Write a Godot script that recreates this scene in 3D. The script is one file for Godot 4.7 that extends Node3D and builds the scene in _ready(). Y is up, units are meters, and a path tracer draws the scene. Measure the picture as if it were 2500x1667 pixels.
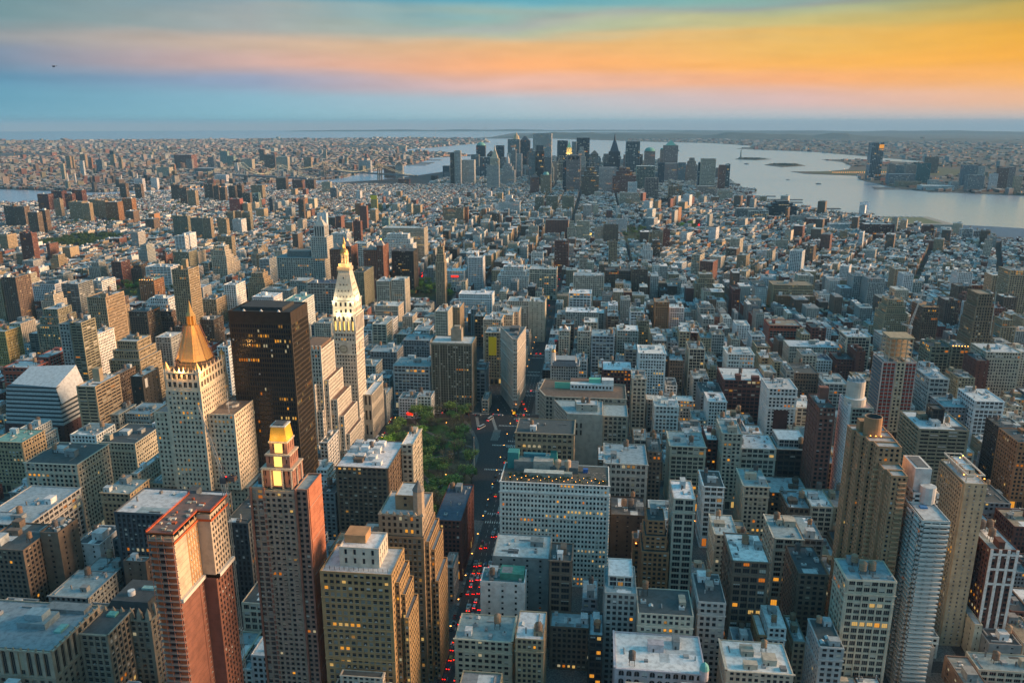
extends Node3D
# City seen from a high deck at dusk. x = across the avenues (west is +), -z = down the avenues, metres.

const EXPV := 2.4
const UP := Vector3(0, 1, 0)
const CAM := Vector3(0, 320, 0)
var rng := RandomNumberGenerator.new()
var M := {}
var counts := {}
var rects: Array = []
var t0 := 0

# kind, label, x0, x1, z back, z front, height, facade style, wall colour, roof colour
var HEROES := [
	["apartment_building","tall slim tan slab tower with chimney bulkhead",-581.2,-556.7,-1064.3,-1034.3,125,"P","tan","tan"],
	["apartment_building","tall tan tower with dark vertical window strips",-625.2,-600.4,-948.7,-908.7,112,"V","tan","dark"],
	["apartment_building","slim balcony tower behind grey-cream twin",-573.7,-560.4,-824.6,-798.6,108,"R","olive","grey"],
	["apartment_building","slim grey-cream apartment tower, paired",-590.2,-577.8,-827,-803,105,"P","greycream","grey"],
	["apartment_building","slim tan apartment tower with stepped crown",-286.8,-269.8,-1425.1,-1405.1,105,"P","tan","tan"],
	["apartment_building","red-brown apartment tower with square chimney block",177.2,190,-645.4,-611.4,105,"P","brick","dark"],
	["apartment_building","dark olive apartment slab with glass crown box",243.7,279.5,-626.5,-586.5,100,"R","olive","pale"],
	["loft_building","slender cream loft tower with wide glazed front",53,67,-495.4,-467.4,92,"L","cream","white"],
	["office_building","long cream office block behind white apartment house",-484.1,-386.5,-1818,-1778,90,"P","cream","pale"],
	["apartment_building","brown apartment tower at the east edge",-931.4,-907.1,-1185.9,-1151.9,85,"P","brown","grey"],
	["apartment_building","slim white apartment tower beside dark glass tower",-407.7,-395.1,-826.8,-800.8,85,"P","white","white"],
	["apartment_building","dark brown apartment block scattered with lights",-386.3,-343.3,-1518.4,-1478.4,85,"P","dark","dark"],
	["apartment_building","tan apartment tower at west edge",680.9,721.4,-1420,-1380,85,"P","tan","grey"],
	["apartment_building","white stepped apartment house with water rooms",-474.5,-401.8,-1762.4,-1728.4,82,"P","white","white"],
	["loft_building","tall cream loft with triple windows and paired roof tanks",141,167.8,-425.7,-403.4,80,"L","cream","blue"],
	["apartment_building","tan balcony apartment tower with brick chimney",-485.1,-466.1,-711.1,-671.1,80,"R","tan","white"],
	["apartment_building","olive stepped apartment house with pale bulkhead",-739.2,-706,-1006.9,-961.9,80,"P","olive","pale"],
	["apartment_building","tan apartment tower at the east edge",-968.1,-943.4,-1197.4,-1163.4,80,"P","tan","grey"],
	["loft_building","cream loft tower with gabled crown",-209,-191.7,-1047.2,-1013.2,80,"P","cream","pale"],
	["apartment_building","white terraced apartment house behind brick tower",-593,-556.6,-1779.8,-1745.8,80,"P","white","white"],
	["office_building","white office slab with mint roof shed",-432.2,-404.3,-1099.4,-1049.4,80,"P","white","mint"],
	["office_building","dark glass office block with pale fins and roof chillers",-304.6,-242.1,-475.2,-439.2,78,"V","slate","pale"],
	["loft_building","cream slab with white roof bordering the park",-146.8,-137.8,-602.6,-568.6,78,"P","cream","white"],
	["office_building","tan stepped office block with arched crown",-551.7,-514,-870.9,-825.9,78,"P","tan","pale"],
	["apartment_building","white apartment house with central tower",-572.2,-552.2,-1198.6,-1164.6,78,"P","white","white"],
	["apartment_building","pale blue balcony apartment house",-620.1,-600.3,-1446.5,-1412.5,76,"R","paleblue","white"],
	["loft_building","brown loft tower with red panels and crowded white roof near park",-187.3,-147.1,-581.5,-529.5,75,"P","brown","white"],
	["apartment_building","white apartment house with bright punched windows",-606.4,-591.7,-904.1,-870.1,75,"P","white","white"],
	["apartment_building","cream stepped hotel tower east of square",-786,-754,-1593,-1559,75,"P","cream","pale"],
	["loft_building","orange-brown brick loft tower with stepped roof",34.7,52.1,-493.7,-465.7,74,"P","orange","dark"],
	["loft_building","tan loft tower behind grey apartment slab",-200.1,-184,-1097.6,-1063.6,74,"P","tan","pale"],
	["apartment_building","tan apartment house with stepped brick crown",416.3,449.4,-1211.4,-1171.4,74,"P","tan","tan"],
	["loft_building","brown brick loft with rows of lit windows and white roof",85,106.4,-464.3,-430.3,72,"L","brown","white"],
	["loft_building","dark red loft with white framed front and roof tanks",242.1,258.4,-516.2,-460.2,72,"P","darkred","blue"],
	["apartment_building","white stepped apartment house with terraces",-656.6,-612.6,-1113,-1079,72,"P","white","white"],
	["loft_building","tall olive loft behind the clock tower",-415.3,-395,-1382.8,-1322.8,72,"P","olive","dark"],
	["office_building","white gridded office block between brick towers",-515.6,-484.3,-1687.1,-1653.1,72,"L","white","pale"],
	["loft_building","tall white loft with dark cornice",51.2,81.4,-903.9,-867.9,72,"P","white","white"],
	["loft_building","white ornate loft with dark brick centre bay",169.8,197.9,-790.5,-756.5,72,"P","white","pale"],
	["loft_building","ornate grey loft with arched top floors and blue cornice",11.1,44.1,-607.4,-567.4,70,"C","greycream","blue"],
	["loft_building","tall cream loft with wooden water tank",109.9,126.2,-672.6,-638.6,70,"P","cream","blue"],
	["office_building","taller cream office wing beside leafy square",-334.3,-311,-1304,-1270,70,"P","cream","pale"],
	["apartment_building","brown apartment house with orange roof house",460.1,482.9,-1190.9,-1150.9,70,"P","brown","orange"],
	["apartment_building","brown brick apartment house with corner bulkhead",-641.4,-613.8,-1051.3,-1017.3,68,"P","brown","dark"],
	["office_building","olive tower with crenellated crown",-851.8,-817.2,-1562.2,-1528.2,68,"V","olive","pale"],
	["loft_building","tan loft carrying a tall yellow sign",-134.6,-111.6,-988,-954,68,"P","tan","blue"],
	["office_building","cream office block beside leafy square",-358.7,-335.8,-1301.9,-1267.9,68,"P","cream","pale"],
	["loft_building","narrow blank brown brick slab next to the dark loft",-351,-338.7,-449.9,-429.9,66,"N","brown","dark"],
	["loft_building","cream stone loft building with deep cornice north of the gold pyramid tower",-436.6,-392.8,-572.6,-530.6,66,"P","cream","dark"],
	["apartment_building","taller salmon scaffold wing with rooftop pumps",-625.2,-606.4,-841.7,-801.7,66,"K","salmon","pale"],
	["apartment_building","plain white apartment house with even windows",-247.9,-218.2,-1563.1,-1533.1,66,"P","white","white"],
	["loft_building","tall cream loft on the avenue with dark cornice",-37.4,16.2,-1396.9,-1362.9,66,"P","cream","blue"],
	["office_building","dark ribbed glass block behind the red construction tower",-240.9,-224.1,-498.3,-458.3,64,"V","slate","dark"],
	["apartment_building","white apartment house behind dark glass tower",-519.5,-485.5,-1181,-1147,64,"P","white","white"],
	["apartment_building","tan apartment house with terraces",-610.5,-577.7,-1366.9,-1332.9,64,"P","tan","tan"],
	["loft_building","narrow cream loft with arched crown",41.6,56.4,-829.1,-799.1,64,"C","cream","pale"],
	["loft_building","wide cream loft with many square windows",453.6,492.8,-982.8,-942.8,64,"P","cream","pale"],
	["loft_building","dark brown brick loft block beside a taller brown slab",-383.7,-351.4,-447.7,-413.7,62,"P","brown","dark"],
	["loft_building","dark brown loft leaning on white roof garden building",-22.9,-9.1,-458.5,-436.5,62,"L","brown","dark"],
	["loft_building","grey-cream loft with tilted glass penthouse",10.5,28.7,-435.1,-405.1,62,"P","greycream","blue"],
	["loft_building","grey stone loft with pedimented cornice",62.6,77.9,-431.3,-401.3,62,"P","greycream","dark"],
	["loft_building","narrow brown brick loft behind ornate grey loft",47,58.2,-642.3,-612.3,62,"P","brown","dark"],
	["loft_building","orange-brown brick loft beside the dark low roofs",356.6,375.8,-698.4,-664.4,62,"P","orange","dark"],
	["apartment_building","salmon scaffold-wrapped building with open floors",-642.4,-607.2,-801.4,-773.9,62,"K","salmon","pale"],
	["apartment_building","tan brick apartment house behind the dark glass tower",-595,-569.2,-1164.7,-1130.7,62,"P","tan","grey"],
	["office_building","grey banded hospital block with long strips",-882,-852,-1261.3,-1221.3,62,"R","grey","pale"],
	["loft_building","long grey-cream loft with dark ridge roof",-478.5,-425.6,-1306.3,-1270.3,62,"L","greycream","slate"],
	["apartment_building","white stepped apartment building",-180.1,-121.9,-1485,-1455,62,"P","white","white"],
	["loft_building","cream loft beside blank cream wall",-129.8,-96.4,-1200.2,-1166.2,62,"P","cream","pale"],
	["loft_building","loft with blank cream party wall",-96.4,-72.9,-1199.5,-1165.5,62,"N","cream","pale"],
	["apartment_building","tan apartment house with stepped top",177.5,213.5,-1450,-1416,62,"P","tan","pale"],
	["apartment_building","slim red brick apartment house in village",221.1,233.4,-1323,-1293,62,"P","darkred","dark"],
	["loft_building","cream annex with white skylight strips beside gold pyramid tower",-350.8,-345.3,-572.4,-532.4,60,"P","cream","pale"],
	["loft_building","cream loft with wide dark windows and lit ground floor",66.2,96.1,-665,-631,60,"L","cream","blue"],
	["loft_building","ornate tan loft with arched windows behind roof garden",-65.4,-14,-683.4,-647.4,60,"C","tan","dark"],
	["loft_building","cream framed loft with dark glass and glowing base",114.2,133.3,-969.3,-935.3,60,"G","cream","dark"],
	["loft_building","brick loft with red banner strip",91.3,112.5,-1219.5,-1191.5,60,"P","orange","tan"],
	["apartment_building","taller brown apartment slab above village roofs",67,96.6,-1501.4,-1467.4,60,"P","brown","dark"],
	["apartment_building","grey apartment slab in the village",471,499.1,-1454.2,-1420.2,60,"P","greycream","grey"],
	["loft_building","dark corner loft at west edge",359.9,380.3,-729.7,-698.7,60,"P","dark","dark"],
	["office_building","pale grey office block with white rooftop machine room",-416,-376.7,-509.2,-451.2,58,"L","greycream","blue"],
	["loft_building","tan loft with grey roof and ornate ridge beside glass office block",-357.2,-334.2,-528.9,-502.9,58,"P","tan","blue"],
	["loft_building","cream ornamented loft with stone gable front",28.8,59.5,-418.9,-392.9,58,"P","cream","dark"],
	["loft_building","brown brick loft beside cream triple-window loft",127.1,144.4,-478,-444,58,"P","brown","dark"],
	["apartment_building","reddish brown apartment house before white terraces",-627.7,-600.2,-1078.7,-1060.1,58,"P","brown","dark"],
	["office_building","white banded hospital slab with strip windows",-862.7,-841.3,-1308.7,-1268.7,58,"R","white","pale"],
	["loft_building","dark loft with pale wall advertisement frame",-492.4,-479.1,-803.2,-769.2,58,"N","dark","pale"],
	["loft_building","cream loft behind the wedge building",-132.2,-107.3,-1147.7,-1113.7,58,"P","cream","pale"],
	["loft_building","cream loft with crowned roof behind yellow sign",-152.2,-126.3,-1093.6,-1063.6,58,"P","cream","pale"],
	["loft_building","cream loft with arcaded top floor",-121.6,-70.5,-1496.6,-1462.6,58,"L","cream","pale"],
	["loft_building","cream loft with crowned pediment",-145.8,-113.7,-1112.9,-1093.9,58,"P","cream","pale"],
	["loft_building","pale blue loft with broad glass bays",-2.4,27.3,-1024.7,-990.7,58,"L","paleblue","blue"],
	["loft_building","large brick store with red cornice band",138.4,182.7,-869.6,-823.6,58,"L","darkred","pale"],
	["apartment_building","grey apartment house with bulkhead",456.4,479.2,-1487.4,-1454.5,58,"P","greycream","grey"],
	["loft_building","grey-green loft with dark side wall",356.7,377.2,-890.7,-850.7,58,"L","greycream","blue"],
	["loft_building","windowless dark red warehouse tower",437,450.4,-959.5,-925.5,58,"N","darkred","dark"],
	["loft_building","cream loft with white rooftop ducts near gold pyramid tower",-419.5,-386.5,-643.1,-598.1,56,"P","cream","dark"],
	["loft_building","white gabled building beside stepped white block",-216.7,-203.4,-582.1,-558.1,56,"P","white","white"],
	["loft_building","dark red loft with lit upper windows and white roof",100.1,109.6,-691.5,-657.5,56,"P","darkred","white"],
	["loft_building","cream loft with string of lit top windows",125.7,155.6,-676,-642,56,"L","cream","pale"],
	["loft_building","white loft with wide windows on the avenue",-41,-4.9,-1295.6,-1261.6,56,"L","white","white"],
	["loft_building","greenish loft with string of roof lamps",437.6,458.5,-1028.1,-994.1,56,"L","olive","dark"],
	["loft_building","plain dark red windowless tower block",314,324.5,-991.4,-957.4,56,"N","darkred","dark"],
	["apartment_building","yellowish apartment house at east edge",-791.6,-769.4,-972.1,-942.1,55,"P","yellow","pale"],
	["loft_building","cream loft beside the clock tower shaft",-382.1,-357.8,-1064.9,-1030.9,55,"P","cream","blue"],
	["loft_building","grey blank brick loft with white parapet and wooden tank",-60,-23.9,-481.6,-451.6,54,"N","grey","pale"],
	["loft_building","narrow tan loft with white roof deck and blue chairs",-37.1,-21.7,-394.8,-368.8,54,"P","tan","white"],
	["loft_building","dark loft with glazed rooftop shed",157.1,183.9,-681.2,-647.2,54,"L","dark","blue"],
	["loft_building","cream gridded loft with blue roof",123.2,142.3,-527.3,-493.3,54,"L","cream","blue"],
	["loft_building","white ornate loft with rows of small windows",160,191.8,-972,-938,54,"P","white","pale"],
	["loft_building","cream loft with lattice-like window front",325.4,355.3,-1069.6,-1035.6,54,"G","cream","pale"],
	["loft_building","olive loft with lit windows",414.5,437.5,-1031.8,-997.8,54,"L","olive","dark"],
	["loft_building","cream roof house with arched windows",365.3,385.8,-1495.8,-1471.8,54,"P","cream","pale"],
	["loft_building","pale blue loft block with wide windows east of park",-226.8,-183.6,-890,-854,53,"L","paleblue","blue"],
	["office_building","lower dark glass wing in front of finned office block",-315.6,-304.9,-469.7,-449.7,52,"V","slate","blue"],
	["loft_building","white loft with blue-tinted wide windows",87.2,102.9,-602.6,-572.6,52,"L","white","dark"],
	["loft_building","cream loft with a few lit amber windows",117.7,137.1,-610.1,-576.1,52,"P","cream","blue"],
	["apartment_building","red-brick hotel with ring of roof lights",-801.2,-773.3,-1347.9,-1313.9,52,"P","orange","mint"],
	["office_building","white hospital block with layered roof",-863.9,-812.3,-1478.1,-1444.1,52,"R","white","white"],
	["loft_building","brown brick loft beside tan balcony tower",-528.9,-519.8,-825.6,-791,52,"P","brown","grey"],
	["loft_building","dark red loft with white roof and lit windows",11.3,44.7,-901.1,-865.1,52,"P","darkred","white"],
	["apartment_building","brown apartment slab above village roofs",18.6,67.2,-1528.3,-1494.3,52,"P","brown","dark"],
	["loft_building","olive loft with carved top windows",397.4,415,-911.1,-877.1,52,"P","olive","dark"],
	["loft_building","white warehouse with gridded front",381.7,410,-839.5,-799.5,52,"L","white","pale"],
	["loft_building","tan corner building with mint green copper roof",-524.4,-494.9,-633.4,-603.4,50,"P","tan","mint"],
	["loft_building","dark narrow loft behind lantern-topped red tower",-202.8,-190.6,-557,-535,50,"P","grey","dark"],
	["loft_building","white blank-walled building with teal rooftop room",-64.6,-37.3,-444.6,-428.6,50,"N","white","teal"],
	["loft_building","dark windowless loft with two wooden water tanks",16,40.6,-553.7,-523.7,50,"N","dark","dark"],
	["loft_building","grey loft beside the cream gridded loft",144.9,157.7,-536,-502,50,"L","grey","blue"],
	["loft_building","pale blue-walled building with roof deck",125.2,137.8,-410.2,-384.2,50,"P","paleblue","dark"],
	["apartment_building","brown apartment house behind dark tower",-556.4,-536.7,-1082.4,-1052.4,50,"P","brown","grey"],
	["apartment_building","small white apartment house behind tan balcony tower",-602.2,-590.7,-869.8,-843.1,50,"P","white","grey"],
	["loft_building","grey-cream loft behind white slab",-538.5,-507,-1380.6,-1346.6,50,"P","greycream","pale"],
	["loft_building","grey-cream loft with layered white roofs",-42.2,7.7,-1189.5,-1155.5,50,"P","greycream","white"],
	["loft_building","narrow white loft with pale roof rooms",21.6,36.5,-1234.1,-1206.1,50,"P","white","white"],
	["loft_building","long tan store building with two rooftop houses",307,374.6,-1437.7,-1397.7,50,"P","tan","tan"],
	["loft_building","brown bulkhead loft with pale roof box",-297.6,-282.2,-438.9,-431.1,48,"N","brown","pale"],
	["loft_building","dark red block with wide grey roof at park corner",-108.8,-89.4,-565.8,-505.8,48,"P","darkred","slate"],
	["loft_building","low gabled cream loft at the foot of tan stepped block",-129.9,-95.9,-343.7,-337,48,"P","cream","dark"],
	["loft_building","lower orange-brown wing glowing by a floodlight",30.5,52.8,-504.2,-494,48,"P","orange","dark"],
	["office_building","white finned building with dark roof",-982.5,-936.2,-1313.3,-1279.3,48,"V","white","dark"],
	["apartment_building","grey apartment house with white roof rooms",-573.5,-551.8,-991.3,-961.3,48,"P","greycream","white"],
	["office_building","long white office front on the leafy square",-222.8,-166.8,-1305.8,-1275.8,48,"P","white","white"],
	["loft_building","cream loft with white rooftop ducts behind clock tower",-336.4,-299.2,-1208.8,-1174.8,48,"P","cream","white"],
	["loft_building","brown brick loft with blue roof",90.9,107.7,-954.5,-924.5,48,"P","brown","blue"],
	["loft_building","cream house with white pyramid roof shed",-46.7,-31.7,-1076.6,-1050.6,48,"P","cream","white"],
	["loft_building","olive loft with glowing windows",62.2,78.7,-1147.8,-1117.8,48,"P","olive","dark"],
	["loft_building","white blank-walled loft beside an orange painted wall",-344.1,-327.2,-478,-452,46,"N","white","dark"],
	["loft_building","beige loft with lit lower windows at the avenue corner",-71.6,-39.5,-400.5,-376.5,46,"P","cream","blue"],
	["loft_building","white and lilac arcaded store with corner turquoise dome",16.1,62.8,-392.6,-361,46,"A","lilac","white"],
	["loft_building","low cream loft with pale roof hatch",87.5,103.3,-539.2,-509.2,46,"P","cream","pale"],
	["loft_building","cream building with white roof and round water tank",73.6,107.7,-391.1,-365.1,46,"P","cream","white"],
	["loft_building","gabled grey loft beside teal-roofed loft",-465.8,-457.7,-717.9,-687.9,46,"C","greycream","blue"],
	["apartment_building","brown low apartment house behind gold spire",-580.5,-559.5,-1034,-1024.4,46,"P","brown","grey"],
	["apartment_building","low grey-cream block with wide roof",-564.5,-514,-1316.2,-1282.2,46,"P","greycream","grey"],
	["loft_building","white gridded loft beside banner brick loft",115.7,137.9,-1243.9,-1215.9,46,"P","white","white"],
	["loft_building","grey glass-fronted loft with dark roof",160.5,184,-1250.2,-1216.2,46,"L","greycream","dark"],
	["loft_building","cream loft beside pyramid shed",-21.3,-3.6,-1087.6,-1057.6,46,"P","cream","white"],
	["loft_building","grey loft with big white roof rooms",31.8,61.7,-1101.4,-1067.4,46,"P","greycream","white"],
	["loft_building","small white building with plain blue roof",-475.7,-450.3,-669.6,-639.6,44,"P","white","blue"],
	["loft_building","narrow white building with bay front",103.2,113.6,-430,-407.7,44,"P","white","white"],
	["loft_building","grey-cream loft with teal roof near gold pyramid tower",-456.9,-431.2,-729.4,-697.4,44,"P","greycream","blue"],
	["loft_building","grey loft with water tanks behind blue loft",-249.6,-213.1,-1029.8,-995.8,44,"P","grey","blue"],
	["loft_building","grey loft with green flat roof",114.8,138.1,-856.9,-822.9,44,"P","grey","dark"],
	["loft_building","dark red brick school building",294.4,313.7,-997.5,-963.5,44,"P","darkred","dark"],
	["loft_building","bluish house with stepped roof",509.8,527.7,-1110.6,-1076.6,44,"P","paleblue","blue"],
	["loft_building","brown loft behind white ornate loft",229.9,257.3,-941.9,-901.9,44,"P","brown","dark"],
	["loft_building","dark loft with glowing ground floor shops",2.3,10.2,-414.8,-392.8,42,"L","dark","blue"],
	["loft_building","white loft with arched windows and scaffold roof",64.1,88.9,-809.1,-779.1,42,"C","white","pale"],
	["loft_building","low grey loft with blue roof behind arcaded building",-328.7,-302.6,-430.4,-400.4,40,"P","grey","blue"],
	["loft_building","small grey loft with pale roof shed",-2.4,7.1,-454,-432,40,"P","grey","pale"],
	["office_building","low grey banded building with white roof",-774.3,-740.7,-1030.3,-990.3,40,"R","grey","pale"],
	["office_building","white store with glowing red sign beside square",-294,-254.2,-1559.2,-1525.2,40,"P","white","white"],
	["loft_building","grey loft with pale roof rooms east of park",-281.8,-246.5,-985.4,-951.4,40,"P","grey","blue"],
	["loft_building","grey loft with blue roof behind olive slab",358.8,381.4,-847,-813,40,"P","grey","blue"],
	["loft_building","pale grey terrace store with long roof",257.6,284,-918.7,-878.7,40,"L","greycream","blue"],
	["loft_building","low grey loft with rooftop skylight strips",-326.9,-304.9,-449.4,-430.7,38,"P","grey","blue"],
	["loft_building","narrow orange brick building with white roof",98.6,102.9,-430,-408.6,38,"P","orange","white"],
	["loft_building","low grey store with glowing gallery",58.2,107.1,-826.1,-809.4,38,"P","greycream","pale"],
	["loft_building","white punched-window store with blue roof dome",272.8,293.7,-1008.6,-978.6,38,"P","white","slate"],
	["loft_building","grey loft with dark flat roof",301.1,325.4,-634.8,-600.8,36,"P","grey","dark"],
	["office_building","low hall with long dark blue roof",-478.4,-440,-639.3,-625.1,34,"N","slate","slate"],
	["loft_building","narrow olive loft with glowing windows",118.6,125.8,-436.4,-410.4,34,"P","olive","blue"],
	["loft_building","grey house at the corner by the clock tower",-230.7,-222.8,-833.4,-806.3,34,"N","grey","pale"],
	["loft_building","grey low house with blue roof behind corner house",-250.1,-233.9,-895.5,-865.5,34,"P","grey","blue"],
	["loft_building","low orange brick store front",311.6,376.4,-1397.4,-1381.6,34,"P","orange","tan"],
	["loft_building","long grey store with lit lower floor",258.6,325.1,-1088,-1054,34,"P","greycream","pale"],
	["loft_building","low pinkish unfinished building",256.2,302.5,-1208.9,-1168.9,34,"K","salmon","tan"],
	["loft_building","low brick building with white scalloped parapet",145.5,176.8,-641.7,-609.8,32,"P","brown","pale"],
	["loft_building","low brown loft with blue patched roof",-21,5.4,-431.7,-416.3,30,"P","brown","blue"],
	["loft_building","low dark red annex at foot of beige tower",227.7,241.8,-516.2,-502.3,30,"N","darkred","grey"],
	["loft_building","small grey building squeezed beside turreted tower",-97,-90.4,-497.8,-477.8,28,"P","grey","grey"],
	["loft_building","low white building with row of arched windows",86.1,98.3,-430,-414.1,28,"P","white","blue"],
	["loft_building","low white ornate house beside grey apartment slab",-193.7,-177.5,-848.7,-828.4,26,"P","white","white"],
	["loft_building","low cream building with white penthouse room",237.3,241.8,-477.5,-453.5,24,"N","cream","pale"],
	["loft_building","row of low white houses with red neon shop",-214.1,-193.8,-849,-825,24,"P","white","blue"],
	["loft_building","low pale-roofed building at foot of balcony tower",197.3,206.5,-453,-433,20,"N","grey","pale"],
	["loft_building","low grey garage with wide dark roof",242.1,260.6,-459.9,-443.7,18,"N","grey","dark"],
	["loft_building","low shop row with red and yellow lit fronts",229.3,264.7,-443.4,-426.5,12,"L","cream","blue"]]
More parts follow.
